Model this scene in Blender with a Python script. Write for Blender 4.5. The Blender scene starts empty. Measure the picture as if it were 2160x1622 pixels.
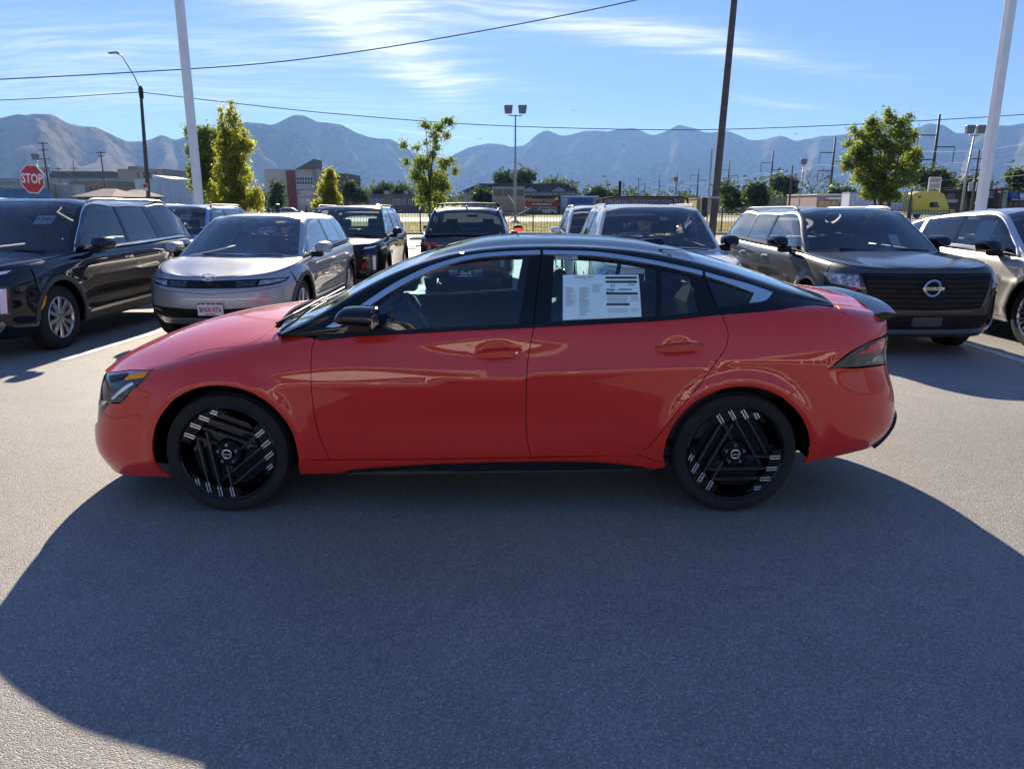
import bpy, bmesh, math, random
import numpy as np
from mathutils import Vector, Matrix
from mathutils.geometry import delaunay_2d_cdt
random.seed(7); np.random.seed(7)
SC = bpy.context.scene
COL = SC.collection
R = math.radians
# ------------------------------------------------------------------ camera, sky, sun, exposure
cam = bpy.data.cameras.new('camera'); CAM = bpy.data.objects.new('camera', cam); COL.objects.link(CAM)
CAM.location = (0, 0, 1.63); CAM.rotation_euler = (R(90 - 13.7), 0, 0)
cam.sensor_width = 36; cam.lens = 26.0; cam.clip_start = .05; cam.clip_end = 60000
SC.camera = CAM
SUN_EL, SUN_AZ = 25.2, -9.0            # degrees; azimuth from +Y towards +X
sun = bpy.data.lights.new('sun', 'SUN'); SUN = bpy.data.objects.new('sun', sun); COL.objects.link(SUN)
sun.energy = 5.0; sun.angle = R(.53); sun.color = (1, .87, .68)
_sd = Vector((math.sin(R(SUN_AZ))*math.cos(R(SUN_EL)), math.cos(R(SUN_AZ))*math.cos(R(SUN_EL)), math.sin(R(SUN_EL))))
SUN.rotation_euler = _sd.to_track_quat('Z', 'Y').to_euler(); SUN.location = _sd * 50
W = bpy.data.worlds.new('World'); SC.world = W; W.use_nodes = True
SC.view_settings.view_transform = 'Standard'; SC.view_settings.look = 'None'
SC.view_settings.gamma = 1; SC.view_settings.use_curve_mapping = False
SC.view_settings.exposure = 1.42
SC.render.engine = 'CYCLES'
SC.cycles.use_denoising = True
SC.cycles.max_bounces = 8; SC.cycles.transparent_max_bounces = 16; SC.cycles.volume_bounces = 1
SC.cycles.glossy_bounces = 4; SC.cycles.diffuse_bounces = 3
SC.cycles.caustics_reflective = False; SC.cycles.caustics_refractive = False

class NT:
    """tiny node-tree writer"""
    def __init__(self, nt): self.nt = nt
    def n(self, typ, **kw):
        x = self.nt.nodes.new(typ)
        for k, v in kw.items(): setattr(x, k, v)
        return x
    def l(self, a, b): self.nt.links.new(a, b)
    def val(self, sock, v):
        if hasattr(v, 'is_linked'): self.l(v, sock)
        else: sock.default_value = v
    def math(self, op, a, b=0.0, c=0.0, clamp=False):
        m = self.n('ShaderNodeMath', operation=op, use_clamp=clamp)
        self.val(m.inputs[0], a); self.val(m.inputs[1], b); self.val(m.inputs[2], c); return m.outputs[0]
    def noise(self, vec, scale, detail=4, rough=.5, dist=0.0, dim='3D'):
        x = self.n('ShaderNodeTexNoise', noise_dimensions=dim)
        if vec is not None: self.l(vec, x.inputs['Vector'])
        self.val(x.inputs['Scale'], scale); x.inputs['Detail'].default_value = detail
        x.inputs['Roughness'].default_value = rough; x.inputs['Distortion'].default_value = dist
        return x.outputs['Fac']
    def ramp(self, fac, stops, interp='LINEAR'):
        r = self.n('ShaderNodeValToRGB'); r.color_ramp.interpolation = interp
        e = r.color_ramp.elements
        while len(e) < len(stops): e.new(.5)
        for i, (p, c) in enumerate(stops):
            e[i].position = p; e[i].color = c if len(c) == 4 else (*c, 1)
        self.l(fac, r.inputs[0]); return r.outputs[0]
    def step(self, v, a, b):
        m = self.n('ShaderNodeMapRange', interpolation_type='SMOOTHSTEP')
        self.val(m.inputs[0], v); m.inputs[1].default_value = a; m.inputs[2].default_value = b; return m.outputs[0]
    def mix(self, f, a, b, blend='MIX'):
        m = self.n('ShaderNodeMix', data_type='RGBA', blend_type=blend)
        self.val(m.inputs[0], f)
        self.val(m.inputs[6], a if hasattr(a, 'is_linked') else (*a[:3], 1)); self.val(m.inputs[7], b if hasattr(b, 'is_linked') else (*b[:3], 1))
        return m.outputs[2]
    def mapping(self, vec, scale=(1, 1, 1), rot=(0, 0, 0), loc=(0, 0, 0)):
        m = self.n('ShaderNodeMapping'); self.l(vec, m.inputs[0])
        m.inputs['Location'].default_value = loc; m.inputs['Rotation'].default_value = rot; m.inputs['Scale'].default_value = scale
        return m.outputs[0]
    def xyz(self, vec):
        s = self.n('ShaderNodeSeparateXYZ'); self.l(vec, s.inputs[0]); return s.outputs
    def comb(self, x, y, z):
        c = self.n('ShaderNodeCombineXYZ'); self.val(c.inputs[0], x); self.val(c.inputs[1], y); self.val(c.inputs[2], z); return c.outputs[0]

def build_world():
    nt = W.node_tree; nt.nodes.clear(); T = NT(nt)
    sky = T.n('ShaderNodeTexSky', sky_type='NISHITA', sun_disc=False)
    sky.sun_elevation = R(SUN_EL); sky.sun_rotation = R(SUN_AZ)
    sky.altitude = 1300; sky.air_density = 1.0; sky.dust_density = .12; sky.ozone_density = 3.0
    d = T.n('ShaderNodeTexCoord').outputs['Generated']
    x, y, z = T.xyz(d)
    # cirrus sheet: directions carried to a flat layer high above the ground
    zz = T.math('MAXIMUM', z, .02); zi = T.math('ADD', zz, .10)
    px, py = T.math('DIVIDE', x, zi), T.math('DIVIDE', y, zi)
    pl = T.comb(px, py, 0)
    wv = T.n('ShaderNodeTexNoise'); T.l(pl, wv.inputs['Vector']); wv.inputs['Scale'].default_value = .55; wv.inputs['Detail'].default_value = 3
    sub = T.n('ShaderNodeVectorMath', operation='SUBTRACT'); T.l(wv.outputs['Color'], sub.inputs[0]); sub.inputs[1].default_value = (.5, .5, .5)
    sc = T.n('ShaderNodeVectorMath', operation='SCALE'); T.l(sub.outputs[0], sc.inputs[0]); sc.inputs['Scale'].default_value = .9
    ad = T.n('ShaderNodeVectorMath', operation='ADD'); T.l(pl, ad.inputs[0]); T.l(sc.outputs[0], ad.inputs[1]); pw = ad.outputs[0]
    fine = T.noise(T.mapping(pw, (.85, 4.6, 1), (0, 0, R(-36))), 2.2, 7, .62)
    broad = T.noise(T.mapping(pl, (.55, 1.1, 1), (0, 0, R(20)), (3.1, 1.7, 0)), .8, 3, .55)
    # the plumes one sees: soft ellipses on the same layer (cx, cy, half length, half width, turn, weight)
    def blob(cx, cy, a, b, rot, wgt):
        ux, uy = T.math('SUBTRACT', T.math('ADD', px, T.math('MULTIPLY', T.xyz(sc.outputs[0])[0], .35)), cx), T.math('SUBTRACT', T.math('ADD', py, T.math('MULTIPLY', T.xyz(sc.outputs[0])[1], .35)), cy)
        c, s = math.cos(R(rot)), math.sin(R(rot))
        u = T.math('DIVIDE', T.math('ADD', T.math('MULTIPLY', ux, c), T.math('MULTIPLY', uy, s)), a)
        v = T.math('DIVIDE', T.math('SUBTRACT', T.math('MULTIPLY', uy, c), T.math('MULTIPLY', ux, s)), b)
        q = T.math('ADD', T.math('MULTIPLY', u, u), T.math('MULTIPLY', v, v))
        return T.math('MULTIPLY', T.math('POWER', 2.718, T.math('MULTIPLY', q, -1.0)), wgt)
    mask = T.step(broad, .50, .78)
    mask = T.math('MULTIPLY', mask, .16)
    for b in CLOUDS: mask = T.math('ADD', mask, blob(*b))
    cl = T.math('MULTIPLY', T.step(fine, .36, .74), mask, clamp=True)
    cl = T.math('ADD', cl, T.math('MULTIPLY', T.math('POWER', mask, 1.5), .22), clamp=True)
    cl = T.math('MULTIPLY', cl, T.step(z, .015, .10), clamp=True)
    cl = T.math('MULTIPLY', cl, .92)
    # the sky's wide range of brightness is held in, the same everywhere
    bw = T.n('ShaderNodeRGBToBW'); T.l(sky.outputs[0], bw.inputs[0])
    k = T.math('MULTIPLY', T.math('POWER', T.math('MAXIMUM', bw.outputs[0], .05), SKY_POW), SKY_K)
    sv = T.n('ShaderNodeVectorMath', operation='SCALE'); T.l(sky.outputs[0], sv.inputs[0]); T.l(k, sv.inputs['Scale'])
    tint = T.mix(1.0, sv.outputs[0], SKY_TINT, 'MULTIPLY')
    col = T.mix(cl, tint, CLOUD_COL)
    bg = T.n('ShaderNodeBackground'); T.l(col, bg.inputs[0]); bg.inputs[1].default_value = SKY_STR
    out = T.n('ShaderNodeOutputWorld'); T.l(bg.outputs[0], out.inputs[0])
HAZE = 3.8e-5
SKY_STR = .075
SKY_TINT = (.74, .85, 1.05)
SKY_POW, SKY_K = -.60, 1.26
CLOUD_COL = (5.0, 5.15, 5.45)
CLOUDS = [(-.52, 3.40, .85, .19, 78, 1.6), (-.62, 2.75, .55, .34, 60, 1.3), (-1.6, 3.3, 1.0, .36, 20, .55), (-1.3, 4.3, .9, .30, 18, .40), (-2.3, 3.9, .8, .5, 0, .5), (.5, 3.22, .85, .15, 25, 1.2), (1.5, 4.35, .30, .10, 20, .7), (-.6, 5.35, .55, .04, 40, .9), (-.25, 3.9, .35, .12, 30, .5)]
build_world()
# ------------------------------------------------------------------ materials
MATS = {}
def _new(name):
    m = bpy.data.materials.new(name); m.use_nodes = True; nt = m.node_tree; nt.nodes.clear(); T = NT(nt)
    o = T.n('ShaderNodeOutputMaterial'); MATS[name] = m; return m, T, o
def plain(name, col, rough=.6, metal=0.0, coat=0.0, spec=.5, var=.12, vscale=8.0, bump=0.0, bscale=60.0, coords='Object', sheen=0):
    """solid material with a little uneven colour and relief"""
    if name in MATS: return MATS[name]
    m, T, o = _new(name); b = T.n('ShaderNodeBsdfPrincipled'); T.l(b.outputs[0], o.inputs[0])
    tc = T.n('ShaderNodeTexCoord').outputs[coords]
    if var:
        f = T.noise(tc, vscale, 5, .6)
        lo = tuple(c*(1-var) for c in col); hi = tuple(min(1, c*(1+var)) for c in col)
        T.l(T.ramp(f, [(.3, lo), (.7, hi)]), b.inputs['Base Color'])
    else: b.inputs['Base Color'].default_value = (*col, 1)
    b.inputs['Roughness'].default_value = rough; b.inputs['Metallic'].default_value = metal
    b.inputs['Coat Weight'].default_value = coat; b.inputs['Coat Roughness'].default_value = .03
    b.inputs['Specular IOR Level'].default_value = spec
    if bump:
        bp = T.n('ShaderNodeBump'); bp.inputs['Strength'].default_value = bump; bp.inputs['Distance'].default_value = .01
        T.l(T.noise(tc, bscale, 3, .6), bp.inputs['Height']); T.l(bp.outputs[0], b.inputs['Normal'])
    return m
def paint(name, col, metal=0.0, rough=.38, dust=.05, ior=1.52, base=0.0):
    """coated car paint with fine flakes, faint orange peel and a film of dust"""
    if name in MATS: return MATS[name]
    m, T, o = _new(name); b = T.n('ShaderNodeBsdfPrincipled'); T.l(b.outputs[0], o.inputs[0])
    tc = T.n('ShaderNodeTexCoord').outputs['Object']
    v = T.n('ShaderNodeTexVoronoi'); v.inputs['Scale'].default_value = 900; T.l(tc, v.inputs['Vector'])
    fl = T.ramp(T.xyz(v.outputs['Color'])[0], [(0, tuple(c*.82 for c in col)), (1, tuple(min(1, c*1.2) for c in col))])
    d = T.math('MULTIPLY', T.step(T.noise(tc, 3.0, 6, .65), .35, .8), dust)
    up = T.xyz(T.n('ShaderNodeNewGeometry').outputs['Normal'])[2]
    d = T.math('MULTIPLY', d, T.math('ADD', T.math('MULTIPLY', T.math('MAXIMUM', up, 0.0), 1.6), .5), clamp=True)
    T.l(T.mix(d, fl, (.42, .38, .33)), b.inputs['Base Color'])
    b.inputs['Metallic'].default_value = metal
    T.l(T.math('ADD', T.math('MULTIPLY', d, 1.2), rough, clamp=True), b.inputs['Roughness'])
    b.inputs['Specular IOR Level'].default_value = base
    b.inputs['Coat Weight'].default_value = 1.0; b.inputs['Coat IOR'].default_value = ior
    T.l(T.math('ADD', T.math('MULTIPLY', d, .35), .004), b.inputs['Coat Roughness'])
    bp = T.n('ShaderNodeBump'); bp.inputs['Strength'].default_value = .004; bp.inputs['Distance'].default_value = .002
    T.l(T.noise(tc, 160, 2, .5), bp.inputs['Height']); T.l(bp.outputs[0], b.inputs['Coat Normal'])
    return m
def glass(name, tint, refl=1.0, rough=.0):
    """thin window pane: tinted see-through plus mirror reflection that grows at grazing angles"""
    if name in MATS: return MATS[name]
    m, T, o = _new(name)
    tr = T.n('ShaderNodeBsdfTransparent'); tr.inputs[0].default_value = (*tint, 1)
    gl = T.n('ShaderNodeBsdfGlossy'); gl.inputs['Roughness'].default_value = rough; gl.inputs[0].default_value = (refl, refl, refl, 1)
    fr = T.n('ShaderNodeFresnel'); fr.inputs[0].default_value = 1.45
    mx = T.n('ShaderNodeMixShader'); T.l(T.math('MULTIPLY', fr.outputs[0], 1.7, clamp=True), mx.inputs[0]); T.l(tr.outputs[0], mx.inputs[1]); T.l(gl.outputs[0], mx.inputs[2])
    T.l(mx.outputs[0], o.inputs[0]); return m
def lens(name, col, rough=.05):
    """clear lamp cover over a bright bowl"""
    if name in MATS: return MATS[name]
    m, T, o = _new(name); b = T.n('ShaderNodeBsdfPrincipled'); T.l(b.outputs[0], o.inputs[0])
    tc = T.n('ShaderNodeTexCoord').outputs['Object']
    f = T.noise(tc, 22, 3, .7); g = T.n('ShaderNodeTexVoronoi'); g.inputs['Scale'].default_value = 20; T.l(tc, g.inputs['Vector'])
    T.l(T.ramp(T.math('MULTIPLY', T.math('ADD', f, g.outputs['Distance']), .5), [(.3, tuple(c*.25 for c in col)), (.62, col), (.8, tuple(min(1, c*2.2+.35*max(col)) for c in col))]), b.inputs['Base Color'])
    b.inputs['Roughness'].default_value = .25; b.inputs['Metallic'].default_value = .3
    b.inputs['Coat Weight'].default_value = 1; b.inputs['Coat Roughness'].default_value = rough
    return m
M_TYRE = plain('tyre rubber', (.021, .021, .0215), .8, spec=.25, bump=.35, bscale=120, var=.25, vscale=14)
M_DARK = plain('dark plastic', (.011, .011, .012), .55, spec=.3, var=.15)
M_LINER = plain('wheel well', (.004, .004, .004), .9, spec=.1, var=0)
M_GLOSSBLK = paint('gloss black', (.004, .004, .005), 0, .3, .004)
M_CHROME = plain('bright trim', (.62, .63, .65), .14, 1.0, var=.05)
M_ALLOY = plain('alloy', (.52, .53, .55), .28, .9, coat=.5, var=.06)
M_IRON = plain('brake iron', (.22, .21, .20), .42, .9)
M_CABIN = plain('cabin cloth', (.022, .023, .026), .85, bump=.3, bscale=200)
M_CABINL = plain('pale cabin cloth', (.50, .48, .44), .8, bump=.3, bscale=200)
M_GLASS = glass('window glass', (.64, .84, .89))
M_GLASSW = glass('windscreen glass', (.90, .96, .95))
M_GLASSD = glass('privacy glass', (.10, .115, .125))
M_PAPER, _T, _o = _new('paper')
_d = _T.n('ShaderNodeBsdfDiffuse'); _d.inputs[0].default_value = (.80, .82, .80, 1); _t = _T.n('ShaderNodeBsdfTranslucent'); _t.inputs[0].default_value = (.72, .78, .76, 1)
_x = _T.n('ShaderNodeMixShader'); _x.inputs[0].default_value = .45; _T.l(_d.outputs[0], _x.inputs[1]); _T.l(_t.outputs[0], _x.inputs[2]); _T.l(_x.outputs[0], _o.inputs[0])
M_INK = plain('ink', (.03, .035, .05), .7, var=0)
M_AMBER = plain('amber lens', (1.0, .36, .01), .5, spec=.2, var=.1, vscale=60)
M_REDLENS = lens('red lamp lens', (.62, .03, .03))
M_LAMP = lens('head lamp lens', (.40, .42, .46))
M_SMOKE = lens('smoked lamp lens', (.035, .038, .045))
M_WHITE = plain('white enamel', (.80, .80, .80), .4, var=.04)
M_LED = plain('white lamp bar', (.75, .80, .88), .15, coat=1, var=.03)

M_SPOKE = plain('spoke black', (.022, .022, .025), .30, spec=.9, var=.1)
M_SATINBLK = plain('satin black', (.006, .006, .007), .4, spec=.25, var=.1)
M_WHEELSILVER = plain('machined face', (.80, .81, .83), .25, .75, var=.04)
# ------------------------------------------------------------------ object helpers
def link(o, parent=None):
    COL.objects.link(o)
    if parent is not None: o.parent = parent
    return o
def thing(name, label, cat, loc=(0, 0, 0), rz=0.0, group=None):
    o = bpy.data.objects.new(name, None); o.empty_display_size = .2; link(o)
    o.location = loc; o.rotation_euler = (0, 0, rz); tag(o, label, cat, group); return o
def tag(o, label=None, cat=None, group=None, kind=None):
    if label: o['label'] = label
    if cat: o['category'] = cat
    if group: o['group'] = group
    if kind: o['kind'] = kind
    return o
def mesh(name, V, F, mat, parent=None, smooth=False, normals=None, flat_from=None, auto=None):
    me = bpy.data.meshes.new(name); me.from_pydata([tuple(map(float, v)) for v in V], [], [tuple(map(int, f)) for f in F]); me.update()
    if isinstance(mat, (list, tuple)):
        for q in mat: me.materials.append(q)
    elif mat: me.materials.append(mat)
    if smooth:
        me.polygons.foreach_set('use_smooth', [True]*len(me.polygons))
    if auto is not None:
        me.polygons.foreach_set('use_smooth', [True]*len(me.polygons)); me.set_sharp_from_angle(angle=R(auto))
    if normals is not None:
        me.polygons.foreach_set('use_smooth', [True]*len(me.polygons))
        me.normals_split_custom_set_from_vertices([tuple(map(float, n)) for n in normals])
    o = bpy.data.objects.new(name, me); return link(o, parent)
def share(o, parent, loc=(0, 0, 0), rot=(0, 0, 0), sc=(1, 1, 1), name=None):
    c = bpy.data.objects.new(name or o.name.split('.')[0], o.data); link(c, parent); c.location = loc; c.rotation_euler = rot; c.scale = sc; return c
def copy_tree(o, parent=None):
    c = o.copy(); COL.objects.link(c)
    if parent is not None: c.parent = parent
    for ch in [k for k in o.children]: copy_tree(ch, c)
    return c

class MB:
    """collects simple solids, then links them as one mesh"""
    def __init__(self): self.V = []; self.F = []
    def add(self, V, F):
        n = len(self.V); self.V += [tuple(v) for v in V]; self.F += [tuple(i+n for i in f) for f in F]; return self
    def box(self, lo, hi):
        (a, b, c), (d, e, f) = lo, hi
        return self.add([(a,b,c),(d,b,c),(d,e,c),(a,e,c),(a,b,f),(d,b,f),(d,e,f),(a,e,f)], [(0,3,2,1),(4,5,6,7),(0,1,5,4),(1,2,6,5),(2,3,7,6),(3,0,4,7)])
    def obox(self, c, size, M):
        """box of given size about c, axes = columns of M"""
        M = Matrix(M).to_3x3() if not isinstance(M, Matrix) else M.to_3x3()
        s = [x/2 for x in size]; V = []
        for z in (-1, 1):
            for x, y in ((-1,-1),(1,-1),(1,1),(-1,1)): V.append(tuple(Vector(c) + M @ Vector((x*s[0], y*s[1], z*s[2]))))
        return self.add(V, [(0,3,2,1),(4,5,6,7),(0,1,5,4),(1,2,6,5),(2,3,7,6),(3,0,4,7)])
    def bar(self, a, b, w, h=None, up=(0, 0, 1)):
        h = h or w; a, b = Vector(a), Vector(b); d = (b-a); L = d.length; d.normalize(); up = Vector(up)
        if abs(d.dot(up)) > .99: up = Vector((0, 1, 0))
        x = d.cross(up).normalized(); z = x.cross(d)
        return self.obox((a+b)/2, (w, L, h), Matrix((x, d, z)).transposed())
    def tube(self, path, r, seg=8, cap=True):
        path = [Vector(p) for p in path]; n = len(path); V = []; F = []
        rr = r if isinstance(r, (list, tuple)) else [r]*n; px = None
        for i, p in enumerate(path):
            d = (path[min(i+1, n-1)] - path[max(i-1, 0)]).normalized()
            if px is None: px = d.orthogonal().normalized()
            px = (px - d*px.dot(d)); px = px.normalized() if px.length > 1e-6 else d.orthogonal().normalized(); py = d.cross(px)
            for k in range(seg):
                a = 2*math.pi*k/seg; V.append(p + (px*math.cos(a) + py*math.sin(a))*rr[i])
        for i in range(n-1):
            for k in range(seg):
                F.append((i*seg+k, i*seg+(k+1) % seg, (i+1)*seg+(k+1) % seg, (i+1)*seg+k))
        if cap: F += [tuple(reversed(range(seg))), tuple((n-1)*seg+k for k in range(seg))]
        return self.add(V, F)
    def lathe(self, prof, seg=24, axis='z', c=(0, 0, 0), closed=False):
        V = []; F = []; n = len(prof)
        for k in range(seg):
            a = 2*math.pi*k/seg; ca, sa = math.cos(a), math.sin(a)
            for r, h in prof:
                p = {'z': (r*ca, r*sa, h), 'y': (r*ca, h, r*sa), 'x': (h, r*ca, r*sa)}[axis]
                V.append((p[0]+c[0], p[1]+c[1], p[2]+c[2]))
        m = n if closed else n-1
        for k in range(seg):
            for i in range(m):
                j = (i+1) % n; k2 = (k+1) % seg; f = (k*n+i, k2*n+i, k2*n+j, k*n+j)
                F.append(f if axis != 'y' else f[::-1])
        return self.add(V, F)
    def prism(self, poly, a, b, axis='y'):
        """polygon (2D) pushed from a to b along axis"""
        n = len(poly); V = []
        for h in (a, b):
            for u, v in poly: V.append({'y': (u, h, v), 'z': (u, v, h), 'x': (h, u, v)}[axis])
        F = [tuple(range(n)), tuple(reversed(range(n, 2*n)))] + [(i, n+i, n+(i+1) % n, (i+1) % n) for i in range(n)]
        return self.add(V, F)
    def build(self, name, mat, parent=None, smooth=False, bevel=0.0, auto=None, seg=2):
        o = mesh(name, self.V, self.F, mat, parent)
        bm = bmesh.new(); bm.from_mesh(o.data)
        bmesh.ops.remove_doubles(bm, verts=bm.verts, dist=1e-6); bmesh.ops.recalc_face_normals(bm, faces=bm.faces)
        if bevel:
            es = [e for e in bm.edges if len(e.link_faces) == 2 and e.calc_face_angle(0) > R(25)]
            bmesh.ops.bevel(bm, geom=es, offset=bevel, segments=seg, profile=.5, affect='EDGES', clamp_overlap=True)
        bm.to_mesh(o.data); bm.free()
        if smooth or auto:
            o.data.polygons.foreach_set('use_smooth', [True]*len(o.data.polygons))
            if auto: o.data.set_sharp_from_angle(angle=R(auto))
        return o

def tri_fill(loops, d):
    """triangles filling the first loop minus the others, interior points every d"""
    outer = loops[0]; pts = [p for l in loops for p in l]; E = []; n = 0
    for l in loops:
        E += [(n+i, n+(i+1) % len(l)) for i in range(len(l))]; n += len(l)
    lo, hi = outer.min(0), outer.max(0)
    gx, gy = np.arange(lo[0]+d*.5, hi[0], d), np.arange(lo[1]+d*.5, hi[1], d*.87)
    if len(gx) and len(gy):
        a, b = np.meshgrid(gx, gy); a[1::2] += d/2; g = np.stack([a.ravel(), b.ravel()], 1)
        ok = inside(outer, g)
        for l in loops[1:]: ok &= ~inside(l, g)
        g = g[ok]
        if len(g):
            bp = np.concatenate([np.concatenate([l, (l + np.roll(l, -1, 0))/2]) for l in loops])
            k = np.array([((bp - q)**2).sum(1).min() > (d*.45)**2 for q in g]); g = g[k]
            pts = pts + [q for q in g]
    r = delaunay_2d_cdt([Vector((float(p[0]), float(p[1]))) for p in pts], E, [], 0, 1e-7)
    V = np.array([(v.x, v.y) for v in r[0]]); F = [tuple(f) for f in r[2]]
    if not F: return V, [], []
    c = np.array([V[list(f)].mean(0) for f in F]); ok = inside(outer, c)
    for l in loops[1:]: ok &= ~inside(l, c)
    F = [f for f, k in zip(F, ok) if k]
    # boundary edges of the filled part
    cnt = {}
    for f in F:
        for i in range(3):
            a, b = f[i], f[(i+1) % 3]; cnt[(a, b)] = cnt.get((a, b), 0) + 1
    bd = [(a, b) for (a, b) in cnt if (b, a) not in cnt]
    return V, F, bd

def panel(name, surf, poly, mat, parent, view='side', holes=(), gap=.002, off=0.0, d=.045, skirt=.014, sides='LR', lo=None, hi=None, label=None, ang=38, warp=None, drop=None):
    """sheet cut out of a surface. sides: L/R separate pieces (L: +y, R: -y), J: both halves joined at y = 0"""
    loops = []
    for i, q in enumerate([poly] + list(holes)):
        P = smooth_poly(q, d, ang=ang)
        if gap: P = inset_poly(P, gap if i == 0 else -gap)
        elif area2(P) < 0: P = P[::-1]
        if view != 'st': P = surf.inv(view, P, lo, hi)
        else: P = np.clip(P, 0, [surf.S, surf.T])
        keep = np.linalg.norm(P - np.roll(P, 1, 0), axis=1) > 1e-5
        loops.append(P[keep])
    V2, F, bd = tri_fill(loops, d)
    P, N = surf.pn(V2); P = P + N*off
    if warp: P = warp(P)
    if drop:
        k = drop(np.array([P[list(f)].mean(0) for f in F])); F = [f for f, q in zip(F, k) if not q]; bd = []
    if 'J' in sides: P[np.abs(P[:, 1]) < .006, 1] = 0
    # winding
    f0 = np.array(F); nn = np.cross(P[f0[:, 1]]-P[f0[:, 0]], P[f0[:, 2]]-P[f0[:, 0]])
    if (nn * N[f0[:, 0]]).sum() < 0: F = [f[::-1] for f in F]; bd = [(b, a) for a, b in bd]
    V, NN, FF = [p for p in P], [n for n in N], list(F)
    if skirt:
        for a, b in bd:
            if 'J' in sides and abs(P[a][1]) < 1e-6 and abs(P[b][1]) < 1e-6: continue
            t = P[b]-P[a]; n = np.cross(t, N[a]); l = np.linalg.norm(n)
            if l < 1e-9: continue
            n = n/l; k = len(V)
            V += [P[a], P[b], P[b]-N[b]*skirt, P[a]-N[a]*skirt]; NN += [n]*4; FF.append((k, k+3, k+2, k+1))
    V, NN = np.array(V), np.array(NN); out = []
    if 'J' in sides:
        n = len(V); V = np.concatenate([V, V*[1, -1, 1]]); m0 = NN.copy()
        NN = np.concatenate([NN, NN*[1, -1, 1]])
        c = np.abs(V[:, 1]) < 1e-6; NN[c, 1] = 0
        FF = FF + [tuple(n+i for i in f[::-1]) for f in FF]
        o = mesh(name, V, FF, mat, parent, normals=NN); out.append(o)
    else:
        for s in sides:
            if s == 'L': o = mesh(name, V, FF, mat, parent if not isinstance(parent, dict) else parent['L'], normals=NN)
            else: o = mesh(name, V*[1, -1, 1], [f[::-1] for f in FF], mat, parent if not isinstance(parent, dict) else parent['R'], normals=NN*[1, -1, 1])
            out.append(o)
    if label:
        for o in out: o['label'] = label
    return out if len(out) > 1 else out[0]

def text(name, body, size, mat, parent, loc, rot, depth=.001, align='CENTER', sx=1.0, bold=0.0):
    """lettering as a mesh"""
    c = bpy.data.curves.new(name, 'FONT'); c.body = body; c.size = size; c.extrude = depth; c.align_x = align; c.align_y = 'CENTER'; c.offset = bold
    c.resolution_u = 2
    t = bpy.data.objects.new(name, c); COL.objects.link(t)
    me = bpy.data.meshes.new_from_object(t.evaluated_get(bpy.context.evaluated_depsgraph_get()))
    bpy.data.objects.remove(t); bpy.data.curves.remove(c)
    if mat: me.materials.clear(); me.materials.append(mat)
    o = bpy.data.objects.new(name, me); link(o, parent); o.location = loc; o.rotation_euler = rot; o.scale = (sx, 1, 1); return o
# ------------------------------------------------------------------ surfaces
def nspline(k, u):
    """matrix of a natural cubic spline with knots k evaluated at u"""
    k = np.asarray(k, float); n = len(k); u = np.asarray(u, float)
    h = np.diff(k); A = np.zeros((n, n)); Bm = np.zeros((n, n))
    A[0, 0] = A[-1, -1] = 1
    for i in range(1, n - 1):
        A[i, i-1] = h[i-1]; A[i, i] = 2 * (h[i-1] + h[i]); A[i, i+1] = h[i]
        Bm[i, i-1] = 6 / h[i-1]; Bm[i, i] = -6 / h[i-1] - 6 / h[i]; Bm[i, i+1] = 6 / h[i]
    M2 = np.linalg.solve(A, Bm)
    j = np.clip(np.searchsorted(k, u, side='right') - 1, 0, n - 2)
    hj = h[j]; a = (k[j+1] - u) / hj; b = (u - k[j]) / hj
    R = np.zeros((len(u), n)); idx = np.arange(len(u))
    R[idx, j] += a; R[idx, j+1] += b
    R += ((a**3 - a) * hj**2 / 6)[:, None] * M2[j] + ((b**3 - b) * hj**2 / 6)[:, None] * M2[j+1]
    return R

def cubic(pts, x):
    """smooth curve value through (x, v) points (monotone-ish Catmull-Rom), flat outside"""
    p = np.asarray(pts, float); xs, vs = p[:, 0], p[:, 1]
    if len(xs) < 3: return np.interp(x, xs, vs)
    h = np.diff(xs); d = np.diff(vs) / h
    m = np.zeros(len(xs)); m[0] = d[0]; m[-1] = d[-1]
    for i in range(1, len(xs) - 1):
        m[i] = 0 if d[i-1] * d[i] <= 0 else 2 * d[i-1] * d[i] / (d[i-1] + d[i])
    x = np.clip(np.asarray(x, float), xs[0], xs[-1])
    j = np.clip(np.searchsorted(xs, x, side='right') - 1, 0, len(h) - 1)
    t = (x - xs[j]) / h[j]
    return ((1 + 2*t) * (1-t)**2 * vs[j] + t * (1-t)**2 * h[j] * m[j] + t*t*(3-2*t) * vs[j+1] + t*t*(t-1) * h[j] * m[j+1])

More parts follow.
